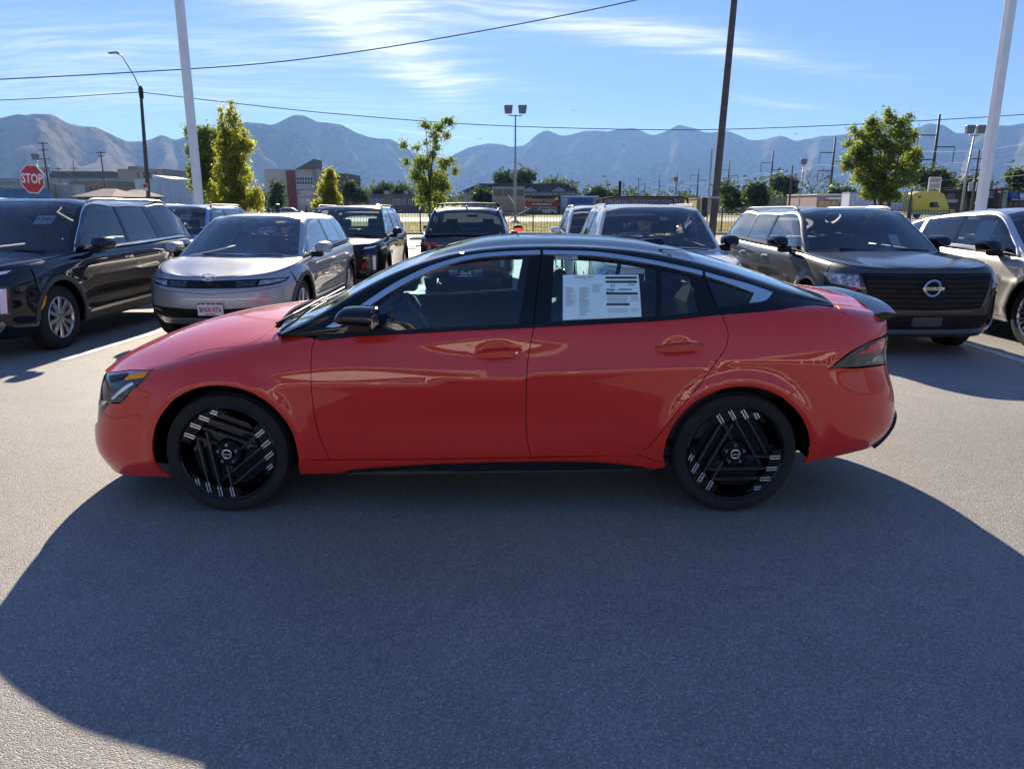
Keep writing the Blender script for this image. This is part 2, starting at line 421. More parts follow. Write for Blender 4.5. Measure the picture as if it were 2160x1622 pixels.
class Surf:
    """tensor spline surface through rails[t][s] (half body, y >= 0)"""
    def __init__(self, rails, defo=None):
        self.C = np.asarray(rails, float); self.defo = defo
        ds = np.linalg.norm(np.diff(self.C, axis=1), axis=2).mean(0) + 1e-4
        dt = np.linalg.norm(np.diff(self.C, axis=0), axis=2).mean(1) + 1e-4
        self.ks = np.concatenate([[0], np.cumsum(ds)]); self.kt = np.concatenate([[0], np.cumsum(dt)])
        self.S, self.T = self.ks[-1], self.kt[-1]
        ns, nt = 170, 90
        gs, gt = np.linspace(0, self.S, ns), np.linspace(0, self.T, nt)
        a, b = np.meshgrid(gs, gt); self.gst = np.stack([a.ravel(), b.ravel()], 1)
        self.gp, self.gn = self.pn(self.gst)
    def p(self, st):
        Bs, Bt = nspline(self.ks, st[:, 0]), nspline(self.kt, st[:, 1])
        P = np.einsum('ni,nj,ijk->nk', Bt, Bs, self.C)
        return self.defo(P) if self.defo else P
    def pn(self, st):
        st = np.asarray(st, float); e = 2e-3
        c = np.clip(st, [e, e], [self.S - e, self.T - e])
        P = self.p(st)
        a = self.p(c + [e, 0]) - self.p(c - [e, 0]); b = self.p(c + [0, e]) - self.p(c - [0, e])
        n = np.cross(a, b); l = np.linalg.norm(n, axis=1, keepdims=True); n = n / np.maximum(l, 1e-12)
        return P, n * self.sgn(P, n)
    def sgn(self, P, n):
        if not hasattr(self, '_sg'):
            w = P - P.mean(0) * [1, 0, 1]
            self._sg = 1.0 if (n * w).sum() > 0 else -1.0
        return self._sg
    def inv(self, view, pts, lo=None, hi=None):
        """surface parameters of 2D points seen from the side (x,z), the front/rear (y,z) or the top (x,y)"""
        pts = np.asarray(pts, float)
        f = view if callable(view) else {'side': lambda P: P[:, [0, 2]], 'front': lambda P: P[:, [1, 2]],
             'rear': lambda P: P[:, [1, 2]], 'top': lambda P: P[:, [0, 1]]}[view]
        nv = self.gn[:, 1] if (callable(view) or view == 'side') else (-self.gn[:, 0] if view == 'front' else
             self.gn[:, 0] if view == 'rear' else self.gn[:, 2])
        ok = nv > 0.06
        if lo is not None: ok &= (self.gst >= lo).all(1)
        if hi is not None: ok &= (self.gst <= hi).all(1)
        q = f(self.gp[ok]); g = self.gst[ok]
        st = np.array([g[np.argmin(((q - p) ** 2).sum(1))] for p in pts]); e = 1e-3
        lim = np.array([self.S, self.T])
        for _ in range(10):
            r = pts - f(self.p(st))
            cs = np.clip(st, e, lim - e)
            a = (f(self.p(cs + [e, 0])) - f(self.p(cs - [e, 0]))) / (2*e)
            b = (f(self.p(cs + [0, e])) - f(self.p(cs - [0, e]))) / (2*e)
            D = a[:, 0]*b[:, 1] - a[:, 1]*b[:, 0]; D = np.where(np.abs(D) < 1e-3, 1e-3*np.sign(D + 1e-9), D)
            d = np.stack([(r[:, 0]*b[:, 1] - r[:, 1]*b[:, 0]) / D, (a[:, 0]*r[:, 1] - a[:, 1]*r[:, 0]) / D], 1)
            m = np.linalg.norm(d, axis=1, keepdims=True); d *= np.minimum(1, .08 / np.maximum(m, 1e-9))
            st = np.clip(st + d, 0, lim)
        return st

def smooth_poly(pts, d, closed=True, ang=38):
    """resample a polygon to spacing d; corners sharper than ang stay sharp, the rest is curved"""
    P = [np.asarray(p, float) for p in pts]; n = len(P); out = []
    def turn(i):
        if not closed and (i == 0 or i == n-1): return True
        a = P[i] - P[i-1]; b = P[(i+1) % n] - P[i]
        c = np.dot(a, b) / max(1e-9, np.linalg.norm(a) * np.linalg.norm(b))
        return math.degrees(math.acos(max(-1, min(1, c)))) > ang
    sh = [turn(i) for i in range(n)]
    for i in range(n if closed else n-1):
        j = (i+1) % n; p1, p2 = P[i], P[j]
        p0 = P[i-1] if not sh[i] else p1 - (p2 - p1); p3 = P[(j+1) % n] if not sh[j] else p2 + (p2 - p1)
        L = np.linalg.norm(p2 - p1); k = max(1, int(round(L / d)))
        l0, l2 = max(np.linalg.norm(p1-p0), 1e-6), max(np.linalg.norm(p3-p2), 1e-6)
        L = max(L, 1e-6)
        m1 = (p2-p0) / (L + l0) * L; m2 = (p3-p1) / (L + l2) * L
        for q in range(k):
            t = q / k
            out.append((1+2*t)*(1-t)**2*p1 + t*(1-t)**2*m1 + t*t*(3-2*t)*p2 + t*t*(t-1)*m2)
    if not closed: out.append(P[-1])
    return np.array(out)

def area2(P): return .5 * np.sum(P[:, 0]*np.roll(P[:, 1], -1) - P[:, 1]*np.roll(P[:, 0], -1))
def inset_poly(P, d):
    if area2(P) < 0: P = P[::-1]
    a = P - np.roll(P, 1, 0); b = np.roll(P, -1, 0) - P
    na = np.stack([-a[:, 1], a[:, 0]], 1); nb = np.stack([-b[:, 1], b[:, 0]], 1)
    na /= np.maximum(np.linalg.norm(na, axis=1, keepdims=True), 1e-9); nb /= np.maximum(np.linalg.norm(nb, axis=1, keepdims=True), 1e-9)
    n = na + nb; k = np.maximum((n*n).sum(1, keepdims=True) / 2, .3)
    return P + n / k * d
def inside(P, q):
    x, y = q[:, 0], q[:, 1]; r = np.zeros(len(q), bool); n = len(P)
    for i in range(n):
        x1, y1 = P[i]; x2, y2 = P[(i+1) % n]
        if y1 == y2: continue
        c = ((y1 > y) != (y2 > y)) & (x < (x2-x1) * (y-y1) / (y2-y1) + x1)
        r ^= c
    return r

def rail_plan(xn, xt, af, ar, fs, rs, wf, zf, nside=9):
    """one horizontal rail: nose centre -> corner -> side -> corner -> tail centre"""
    st = [(xn + af*a, b) for a, b in fs]
    x0, x1 = xn + af, xt - ar
    st += [(x0 + (x1-x0) * i / (nside+1), 1) for i in range(1, nside+1)]
    st += [(xt - ar*a, b) for a, b in reversed(rs)]
    x = np.array([p[0] for p in st]); f = np.array([p[1] for p in st])
    return np.stack([x, cubic(wf, x) * f, cubic(zf, x)], 1)
FS = [(0, 0), (.015, .22), (.06, .44), (.15, .64), (.32, .81), (.6, .93), (1, 1)]
FS_BOX = [(0, 0), (.01, .25), (.04, .5), (.11, .73), (.27, .88), (.55, .96), (1, 1)]

def body_surf(levels, zc, qs=(.8, .5, .22, 0), pw=2.4, defo=None, nside=9):
    """closed lower body from horizontal rails; zc = height of the centre line over the hood and the boot"""
    R = [rail_plan(l['x'][0], l['x'][1], l.get('af', .75), l.get('ar', .55), l.get('fs', FS), l.get('rs', FS), l['w'], l['z'], nside) for l in levels]
    e = R[-1]
    for q in qs:
        c = cubic(zc, e[:, 0]) - e[:, 2]
        R.append(np.stack([e[:, 0], e[:, 1]*q, e[:, 2] + c * (1 - q**pw)], 1))
    return Surf(R, defo)

def cabin_surf(st, bulge=.02, qs=(.93, .7, .36, 0), bow=None, pw=2.6, defo=None):
    """glasshouse: stations of (belt xwz, edge xwz, centre xz)"""
    b = np.array([s[0] for s in st], float); e = np.array([s[1] for s in st], float); c = np.array([s[2] for s in st], float)
    R = [b]
    for k in (.33, .66):
        m = b*(1-k) + e*k; m[:, 1] += bulge * 4 * k * (1-k) * np.clip((e[:, 2] - b[:, 2]) / .3, 0, 1); R.append(m)
    R.append(e)
    for q in qs:
        k = 1 - q**pw
        R.append(np.stack([e[:, 0] + (c[:, 0]-e[:, 0])*(1-q*q), e[:, 1]*q, e[:, 2] + (c[:, 1]-e[:, 2])*k], 1))
    return Surf(R, defo)
def red_surfs():
    W = [(-2.4, .88), (-1.9, .893), (-1.36, .902), (-.8, .885), (0, .878), (.8, .888), (1.36, .906), (1.8, .893), (2.4, .86)]
    def w(d, mid=0, rear=0, front=0):
        return [(x, v + d + mid*math.exp(-(x/.75)**2) + rear*max(0, x/2) + front*max(0, -x/2)) for x, v in W]
    lev = [
     dict(x=(-2.295, 2.375), w=w(-.05, -.005), z=[(-2.3, .145), (-2.0, .155), (-1.74, .187), (-.97, .206), (0, .216), (.95, .235), (1.73, .285), (2.1, .315), (2.4, .30)]),
     dict(x=(-2.338, 2.425), w=w(-.016, -.004), z=[(-2.3, .245), (0, .30), (2.4, .41)]),
     dict(x=(-2.342, 2.43), w=w(0, -.012), z=[(-2.3, .34), (0, .42), (2.4, .50)]),
     dict(x=(-2.322, 2.41), w=w(.004, -.012), z=[(-2.3, .46), (0, .545), (2.4, .60)]),
     dict(x=(-2.297, 2.372), w=w(.0, .004), z=[(-2.3, .57), (-1.36, .64), (0, .655), (1.4, .70), (2.4, .70)]),
     dict(x=(-2.275, 2.342), w=w(-.012, .012, .003), z=[(-2.3, .645), (-1.9, .69), (-1.36, .745), (-.7, .78), (0, .775), (1.4, .82), (2.4, .80)]),
     dict(x=(-2.262, 2.345), w=w(-.037, .012, .003, -.007), z=[(-2.3, .675), (-1.9, .74), (-1.36, .825), (-.7, .89), (0, .90), (1.4, .95), (2.0, .95), (2.4, .89)]),
     dict(x=(-2.25, 2.36), w=w(-.075, .015, -.038, -.044), z=[(-2.3, .69), (-2.1, .725), (-1.9, .765), (-1.6, .832), (-1.36, .878), (-1.0, .937), (-.7, .973), (0, 1.010), (.9, 1.058), (1.4, 1.082), (1.8, 1.09), (2.1, 1.045), (2.4, .975)]),
    ]
    zc = [(-2.3, .695), (-2.2, .745), (-2.07, .81), (-1.87, .888), (-1.7, .938), (-1.47, .985), (-1.24, 1.015), (-.9, 1.045), (0, 1.06), (1.5, 1.12), (1.9, 1.13), (2.05, 1.122), (2.2, 1.10), (2.4, 1.05)]
    def defo(P):
        P = P.copy(); x, y, z = P[:, 0], P[:, 1], P[:, 2]
        side = np.clip((np.abs(y) - .6) / .2, 0, 1)
        d = np.zeros(len(P))
        for cx in (-1.357, 1.357):                       # flared lips round the wheels
            r = np.hypot(x - cx, z - .335)
            d += .016 * np.exp(-((r - .405) / .045) ** 2) * np.clip((z - .2) / .1, 0, 1)
        # hollow of the lower doors
        d -= .010 * np.exp(-((z - .50 - .03*x) / .13) ** 2) * np.exp(-((x + .05) / .85) ** 4)
        # crease that runs back from the front wheel and rises to the tail
        zc_ = .735 + .02*np.sin(x*1.2) + .055*np.clip(x, 0, 3)
        d += .008 * np.exp(-np.abs(z - zc_) / .035) * np.exp(-((x - .1) / 1.5) ** 4)
        for hx, hz in ((.094, .876), (1.03, .908)):                          # finger scoops behind the handles
            d -= .016 * np.exp(-(((x - hx + .0) / .085) ** 2 + ((z - hz) / .034) ** 2) ** 1.6)
        P[:, 1] += np.sign(y) * d * side
        return P
    body = body_surf(lev, zc, defo=defo, nside=11)
    # glasshouse stations: belt (x,w,z), edge (x,w,z), centre (x,z)
    st = [((-1.06, 0.782, .955), (-1.06, .795, .962), (-1.15, 1.0)),
          ((-.90, 0.794, .958), (-.89, .768, 1.040), (-.90, 1.100)),
          ((-.70, 0.804, .966), (-.68, .728, 1.160), (-.66, 1.225)),
          ((-.48, 0.812, .977), (-.43, .685, 1.282), (-.40, 1.334)),
          ((-.22, 0.818, .990), (-.15, .640, 1.365), (-.14, 1.410)),
          ((.12, 0.822, 1.008), (.12, .615, 1.398), (.10, 1.446)),
          ((.45, 0.824, 1.026), (.45, .606, 1.404), (.45, 1.452)),
          ((.80, 0.822, 1.045), (.80, .604, 1.383), (.80, 1.436)),
          ((1.10, 0.816, 1.062), (1.10, .606, 1.332), (1.12, 1.388)),
          ((1.36, 0.804, 1.079), (1.38, .616, 1.260), (1.42, 1.308)),
          ((1.60, 0.782, 1.100), (1.62, .640, 1.186), (1.68, 1.226)),
          ((1.86, 0.737, 1.112), (1.86, .690, 1.124), (1.95, 1.134))]
    cab = cabin_surf(st, bulge=.028)
    return body, cab
# ------------------------------------------------------------------ the place: ground, street, far land
_c, _s, _F = math.cos(R(13.7)), math.sin(R(13.7)), 1560.0
def at(u, v, y):
    """point at distance y in the direction measured at (u, v) in the photograph"""
    a, b = (u-1080)/_F, (811-v)/_F; dy, dz = _c + b*_s, -_s + b*_c; t = y/dy
    return (a*t, y, 1.63 + dz*t)
def zg(y): return -.012 * min(max(y - 5.6, 0), 34)
ZB = zg(100)

def mat_asphalt():
    m, T, o = _new('asphalt'); b = T.n('ShaderNodeBsdfPrincipled'); T.l(b.outputs[0], o.inputs[0])
    tc = T.n('ShaderNodeTexCoord').outputs['Object']
    big = T.noise(tc, .35, 5, .6); mid = T.noise(tc, 3.2, 5, .65); fine = T.noise(tc, 90, 4, .7)
    base = T.mix(T.step(big, .3, .7), (.205, .193, .180), (.265, .250, .233))
    base = T.mix(T.math('MULTIPLY', T.step(mid, .35, .75), .35), base, (.172, .162, .152))
    # stones of different grey in the binder
    v = T.n('ShaderNodeTexVoronoi'); v.inputs['Scale'].default_value = 185; T.l(tc, v.inputs['Vector'])
    cr = T.xyz(v.outputs['Color'])
    st = T.ramp(cr[0], [(0, (.55, .55, .55)), (.4, (.86, .86, .86)), (.8, (1.10, 1.09, 1.07)), (.95, (1.45, 1.42, 1.36)), (1, (2.2, 2.1, 2.0))])
    base = T.mix(.85, base, st, 'MULTIPLY')
    v2 = T.n('ShaderNodeTexVoronoi'); v2.inputs['Scale'].default_value = 62; T.l(tc, v2.inputs['Vector'])
    pale = T.math('GREATER_THAN', T.xyz(v2.outputs['Color'])[1],   .978)
    pale = T.math('MULTIPLY', pale, T.math('LESS_THAN', v2.outputs['Distance'], .28))
    base = T.mix(pale, base, (.36, .345, .32))
    # cracks: thin edges of large wandering cells
    wn = T.n('ShaderNodeTexNoise'); T.l(tc, wn.inputs['Vector']); wn.inputs['Scale'].default_value = 2.2; wn.inputs['Detail'].default_value = 6
    sc = T.n('ShaderNodeVectorMath', operation='SCALE'); T.l(wn.outputs['Color'], sc.inputs[0]); sc.inputs['Scale'].default_value = .55
    ad = T.n('ShaderNodeVectorMath', operation='ADD'); T.l(tc, ad.inputs[0]); T.l(sc.outputs[0], ad.inputs[1])
    v3 = T.n('ShaderNodeTexVoronoi', feature='DISTANCE_TO_EDGE'); v3.inputs['Scale'].default_value = .17; T.l(ad.outputs[0], v3.inputs['Vector'])
    crk = T.math('SUBTRACT', 1.0, T.step(v3.outputs['Distance'], .0014, .0032))
    crk = T.math('MULTIPLY', crk, T.step(T.noise(tc, .5, 3, .5), .57, .63))
    base = T.mix(T.math('MULTIPLY', crk, .85), base, (.03, .028, .026))
    oil = T.math('MULTIPLY', T.step(T.noise(T.mapping(tc, (1, 1, 1), (0, 0, 0), (4, 9, 0)), .8, 3, .5), .62, .80), .45)
    base = T.mix(oil, base, (.05, .048, .046))
    T.l(base, b.inputs['Base Color']); b.inputs['Roughness'].default_value = .72; b.inputs['Specular IOR Level'].default_value = .42
    h = T.math('ADD', T.math('MULTIPLY', v.outputs['Distance'], -.8), T.math('MULTIPLY', fine, .6))
    h = T.math('SUBTRACT', h, T.math('MULTIPLY', crk, 2.0))
    bp = T.n('ShaderNodeBump'); bp.inputs['Strength'].default_value = .6; bp.inputs['Distance'].default_value = .006
    T.l(h, bp.inputs['Height']); T.l(bp.outputs[0], b.inputs['Normal']); return m
def mat_land(name, cols, scale=.05, rough=.95):
    m, T, o = _new(name); b = T.n('ShaderNodeBsdfPrincipled'); T.l(b.outputs[0], o.inputs[0]); b.inputs['Roughness'].default_value = rough
    b.inputs['Specular IOR Level'].default_value = .1
    tc = T.n('ShaderNodeTexCoord').outputs['Object']
    f = T.noise(tc, scale, 8, .65); g = T.noise(tc, scale*9, 5, .6)
    T.l(T.ramp(T.math('ADD', T.math('MULTIPLY', f, .7), T.math('MULTIPLY', g, .3)), [(.32 + .36*i/(len(cols)-1), c) for i, c in enumerate(cols)]), b.inputs['Base Color'])
    return m
M_ASPH = mat_asphalt()
def strip(name, x0, x1, y0, y1, mat, dz=0.0, ny=2, kind='structure', parent=None):
    V = []; F = []; n = ny
    for k in range(n+1):
        y = y0 + (y1-y0)*k/n
        for x in (x0, x1): V.append((x, y, zg(y)+dz))
    F = [(2*k, 2*k+1, 2*k+3, 2*k+2) for k in range(n)]
    o = mesh(name, V, F, mat, parent)
    if kind: o['kind'] = kind
    return o
# one sheet to the horizon, the lot on top of it
ys = [-400, -60, 0, 5.6, 39.6, 60, 120, 400, 1500, 6000, 20000]
V = []; 
for y in ys:
    for x in (-20000, -60, 60, 20000): V.append((x, y, zg(y) - .012))
g = mesh('ground', V, [(4*i+j, 4*i+j+1, 4*i+j+5, 4*i+j+4) for i in range(len(ys)-1) for j in range(3)], mat_land('valley floor', [(.10, .095, .07), (.14, .13, .09), (.075, .095, .05), (.18, .16, .12)], .02)); g['kind'] = 'structure'
lot = mesh('parking_lot', [(x, y, zg(y)) for y in (-45, 0, 5.6, 39.6, 51.7) for x in (-48, 48)], [(2*i, 2*i+1, 2*i+3, 2*i+2) for i in range(4)], M_ASPH); lot['kind'] = 'structure'
M_LINE = plain('worn line paint', (.55, .54, .51), .75, var=.35, vscale=30)
def quad_strip(name, a, b, w, mat, dz=.004):
    a, b = Vector((*a, 0)), Vector((*b, 0)); d = (b-a).normalized(); n = Vector((-d.y, d.x, 0))*w/2; V = []; k = 12
    for i in range(k+1):
        p = a + (b-a)*i/k
        for q in (p-n, p+n): V.append((q.x, q.y, zg(q.y)+dz))
    o = mesh(name, V, [(2*i, 2*i+1, 2*i+3, 2*i+2) for i in range(k)], mat); o['kind'] = 'structure'; return o
for x in (-13.2, -10.4, -7.65, -4.82, -2.2, .55, 3.2, 5.62, 8.5, 11.3, 14.0):
    quad_strip('parking_line', (x-.09, 7.6 if x > 0 else 7.9), (x+.22, 13.6), .11, M_LINE)
    quad_strip('parking_line', (x+.2, 14.3), (x+.45, 19.6), .11, M_LINE)
M_KERB = plain('concrete', (.34, .32, .30), .85, var=.15, bump=.2)
def kerb(x0, x1, y, w=.16, h=.13):
    o = MB().box((x0, y, ZB-.05), (x1, y+w, ZB+h)).build('kerb', M_KERB, None, bevel=.02); o['kind'] = 'structure'
kerb(-60, 60, 51.6)
strip('verge', -60, 60, 51.76, 84, mat_land('dry verge', [(.19, .16, .075), (.26, .22, .10), (.12, .14, .05), (.30, .26, .14)], .6), .06)
kerb(-60, 60, 84, .16, .12)
strip('road', -160, 160, 84.2, 116, plain('street asphalt', (.24, .232, .22), .85, var=.15, vscale=.6, bump=.2, bscale=30), .004)
strip('road_line', -160, 160, 97.4, 97.7, M_LINE, .010); strip('road_line', -160, 160, 112.6, 112.8, M_LINE, .010)
strip('field', -200, 260, 116.2, 150, mat_land('dry field', [(.20, .18, .08), (.27, .24, .11), (.10, .14, .045), (.08, .12, .04)], .12), .008)
def tree_pit(u, D):
    x = at(u, 430, D)[0]; o = MB().box((x-1.1, D-1.1, zg(D)-.05), (x+1.1, D+1.1, zg(D)+.12)).build('kerb', M_KERB, None, bevel=.02); o['kind'] = 'structure'
    o = MB().box((x-.95, D-.95, zg(D)), (x+.95, D+.95, zg(D)+.14)).build('tree_pit', MATS['dry verge'], None); o['kind'] = 'structure'
for u_, D_ in ((492, 45.5), (692, 46), (905, 45), (1862, 43)): tree_pit(u_, D_)
strip('road', -400, 400, 150, 166, MATS['street asphalt'], .012)

def mat_leaf(name, dif, trn, mixf=.42):
    m, T, o = _new(name)
    gi = T.n('ShaderNodeObjectInfo'); ge = T.n('ShaderNodeNewGeometry')
    f = T.noise(T.n('ShaderNodeTexCoord').outputs['Object'], 1.6, 3, .6)
    rnd = ge.outputs['Random Per Island']
    k = T.math('ADD', T.math('MULTIPLY', f, .55), T.math('MULTIPLY', rnd, .45))
    cd = T.ramp(k, [(.25, tuple(c*.6 for c in dif)), (.55, dif), (.8, tuple(min(1, c*1.7) for c in dif))])
    ct = T.ramp(k, [(.25, tuple(c*.6 for c in trn)), (.55, trn), (.8, tuple(min(1, c*1.5) for c in trn))])
    d = T.n('ShaderNodeBsdfDiffuse'); T.l(cd, d.inputs[0]); t = T.n('ShaderNodeBsdfTranslucent'); T.l(ct, t.inputs[0])
    gl = T.n('ShaderNodeBsdfGlossy'); gl.inputs['Roughness'].default_value = .45; gl.inputs[0].default_value = (.7, .75, .7, 1)
    mx = T.n('ShaderNodeMixShader'); mx.inputs[0].default_value = mixf; T.l(d.outputs[0], mx.inputs[1]); T.l(t.outputs[0], mx.inputs[2])
    m2 = T.n('ShaderNodeMixShader'); m2.inputs[0].default_value = .05; T.l(mx.outputs[0], m2.inputs[1]); T.l(gl.outputs[0], m2.inputs[2])
    T.l(m2.outputs[0], o.inputs[0]); return m
M_LEAF_Y = mat_leaf('yellow green leaves', (.085, .115, .020), (.60, .60, .05), .52)
M_LEAF_G = mat_leaf('green leaves', (.050, .090, .022), (.36, .44, .05), .48)
M_LEAF_D = mat_leaf('dark leaves', (.030, .055, .018), (.09, .14, .025), .4)
M_LEAF_F = mat_leaf('far leaves', (.045, .075, .028), (.10, .15, .03), .35)
M_BARK = plain('bark', (.085, .068, .052), .95, var=.3, vscale=14, bump=.6, bscale=40)
M_WOOD = plain('weathered pole wood', (.10, .088, .078), .92, var=.35, vscale=6, bump=.5, bscale=50)

def leaves(name, clumps, n, size, mat, parent, seed, fold=.25, hollow=.35):
    """many small folded leaves scattered through ellipsoid clumps (x, y, z, rx, ry, rz)"""
    r = np.random.RandomState(seed); C = np.array(clumps, float)
    w = (C[:, 3]*C[:, 4]*C[:, 5])**(2/3.); idx = r.choice(len(C), n, p=w/w.sum())
    d = r.normal(size=(n, 3)); d /= np.linalg.norm(d, axis=1, keepdims=True)
    rad = (hollow + (1-hollow)*r.rand(n)**.55) * (.85 + .3*r.rand(n))
    P = C[idx, :3] + d*rad[:, None]*C[idx, 3:6]
    # twigs: pull leaves into small bunches
    nb = max(8, n//14); B = P[r.choice(n, nb)]; k = r.randint(0, nb, n); near = r.rand(n) < .55
    P[near] = B[k[near]] + r.normal(size=(near.sum(), 3))*size*1.6
    a = r.normal(size=(n, 3)); a /= np.linalg.norm(a, axis=1, keepdims=True)
    b = np.cross(a, r.normal(size=(n, 3))); b /= np.linalg.norm(b, axis=1, keepdims=True); c = np.cross(a, b)
    s = size*(.6 + .8*r.rand(n))[:, None]
    V = np.stack([P - a*s*.9, P + b*s*.45 + c*s*fold, P + a*s, P - b*s*.45 + c*s*fold], 1).reshape(-1, 3)
    me = bpy.data.meshes.new(name); me.vertices.add(4*n); me.vertices.foreach_set('co', V.ravel())
    I = np.arange(n)*4; L = np.stack([I, I+1, I+2, I, I+2, I+3], 1).ravel()
    me.loops.add(6*n); me.loops.foreach_set('vertex_index', L); me.polygons.add(2*n)
    me.polygons.foreach_set('loop_start', np.arange(2*n)*3); me.update(); me.validate()
    me.materials.append(mat); return link(bpy.data.objects.new(name, me), parent)

def tree(name, label, base, clumps, n, size, mat, seed, trunk_r=.12, group=None, stems=1, cat='tree', limbs=14, hollow=.35):
    """clumps in metres about the base point"""
    t = thing(name, label, cat, base, 0, group); rr = random.Random(seed)
    hgt = max(c[2] for c in clumps); cx = sum(c[0] for c in clumps)/len(clumps)
    m = MB()
    lo = min(c[2]-c[5] for c in clumps)
    for k in range(stems):
        ox = (k-(stems-1)/2)*trunk_r*3
        top = (cx*.6 + ox*3, rr.uniform(-.1, .1), hgt*.86)
        m.tube([(ox*.4, 0, -.15), (ox*.9, 0, max(.2, lo*.5)), (cx*.25+ox*1.6, rr.uniform(-.1, .1), hgt*.45), top], [trunk_r, trunk_r*.85, trunk_r*.55, trunk_r*.15], 8)
    m.build('trunk', M_BARK, t, smooth=True)
    mb = MB()
    for c in (clumps if len(clumps) <= limbs else rr.sample(clumps, limbs)):
        z0 = max(lo*.6, c[2]*.55 - .2); p0 = (cx*.3*z0/max(hgt, .1), 0, z0); p2 = (c[0], c[1], c[2])
        p1 = (p0[0]*.5+p2[0]*.5, p0[1]*.5+p2[1]*.5, p0[2]*.35+p2[2]*.65 - .1)
        mb.tube([p0, p1, p2, (c[0]+rr.uniform(-.3, .3)*c[3], c[1], c[2]+.5*c[5])], [trunk_r*.4, trunk_r*.25, trunk_r*.13, .008], 5)
    mb.build('limbs', M_BARK, t, smooth=True)
    leaves('crown', clumps, n, size, mat, t, seed, hollow=hollow); return t
def clump_px(base, D, L, depth=.8):
    """clumps measured as (u, v, half width px, half height px)"""
    k = D/_F; out = []; rr = random.Random(int(abs(base[0])*100))
    for u, v, a, b in L:
        p = at(u, v, D); out.append((p[0]-base[0], rr.uniform(-.5, .5)*a*k*depth, p[2]-base[2], a*k*.88, a*k*depth, b*k*.88))
    return out
def gpt(u, D): x = at(u, 430, D)[0]; return (x, D, zg(D))
# columnar tree by the left lamp post and its neighbours
D = 45.5; b = gpt(492, D)
L = [(488, 222, 5, 14), (486, 245, 13, 18), (466, 240, 6, 18), (500, 262, 15, 22), (472, 275, 14, 24), (490, 295, 26, 26), (516, 290, 6, 26), (470, 318, 16, 26), (507, 325, 20, 28), (488, 345, 30, 26), (525, 310, 12, 16), (468, 370, 20, 26), (508, 372, 26, 26), (490, 398, 32, 26), (470, 420, 26, 22), (512, 422, 28, 24), (445, 418, 16, 20), (450, 398, 7, 14), (540, 425, 18, 24), (545, 405, 8, 12), (490, 438, 40, 16)]
tree('columnar_tree', 'tall columnar yellow-green tree beside the white square lamp post', b, clump_px(b, D, L), 14500, .088, M_LEAF_Y, 11, .14, 'trees along the fence')
D = 52; b = gpt(432, D)
L = [(398, 278, 10, 14), (420, 285, 20, 22), (445, 290, 22, 26), (405, 318, 12, 16), (436, 325, 30, 26), (430, 355, 32, 26), (410, 365, 14, 20), (440, 385, 30, 26), (408, 392, 8, 12), (452, 408, 20, 18), (470, 300, 14, 20)]
tree('broad_tree', 'dark broad tree crowded behind the columnar tree and the white post', b, clump_px(b, D, L), 8000, .105, M_LEAF_G, 12, .16, 'trees along the fence')
D = 46; b = gpt(692, D)
L = [(697, 366, 9, 12), (697, 382, 15, 16), (690, 402, 21, 20), (700, 420, 22, 18), (690, 436, 24, 12), (668, 432, 10, 10)]
tree('columnar_tree', 'short columnar yellow-green tree in front of the beige building', b, clump_px(b, D, L), 5000, .085, M_LEAF_Y, 13, .09, 'trees along the fence')
D = 45; b = gpt(905, D)
L = [(943, 255, 13, 9), (925, 270, 16, 11), (898, 265, 15, 9), (950, 262, 8, 5), (915, 288, 13, 14), (942, 285, 10, 9), (852, 306, 10, 9), (878, 313, 13, 8), (898, 300, 8, 6), (920, 306, 12, 14), (912, 327, 14, 14), (858, 342, 9, 9), (890, 346, 24, 16), (935, 345, 16, 13), (953, 338, 8, 8), (960, 362, 8, 10), (880, 372, 19, 18), (925, 375, 24, 20), (900, 395, 28, 20), (938, 398, 18, 16), (893, 418, 20, 16), (925, 420, 20, 16), (905, 440, 12, 10), (913, 452, 8, 8)]
tree('young_tree', 'open young tree with a crooked leader between the black and slate SUVs', b, clump_px(b, D, L), 7600, .083, M_LEAF_G, 14, .075, 'trees along the fence', hollow=.15)
D = 43; b = gpt(1862, D)
L = [(1872, 236, 8, 9), (1878, 252, 16, 12), (1915, 245, 9, 6), (1835, 258, 10, 9), (1903, 258, 14, 10), (1800, 272, 8, 7), (1850, 270, 22, 14), (1812, 285, 18, 12), (1895, 278, 28, 16), (1925, 288, 14, 12), (1845, 298, 34, 18), (1790, 300, 10, 9), (1820, 318, 28, 16), (1885, 312, 36, 18), (1930, 325, 20, 14), (1800, 340, 24, 16), (1855, 345, 46, 22), (1915, 350, 30, 18), (1785, 352, 10, 10), (1830, 372, 36, 20), (1895, 378, 36, 20), (1860, 395, 40, 18), (1880, 415, 28, 14), (1835, 410, 24, 14)]
tree('round_tree', 'full leafy tree on forked stems above the dark bronze SUV', b, clump_px(b, D, L), 16500, .088, M_LEAF_G, 15, .11, 'trees along the fence', stems=3)
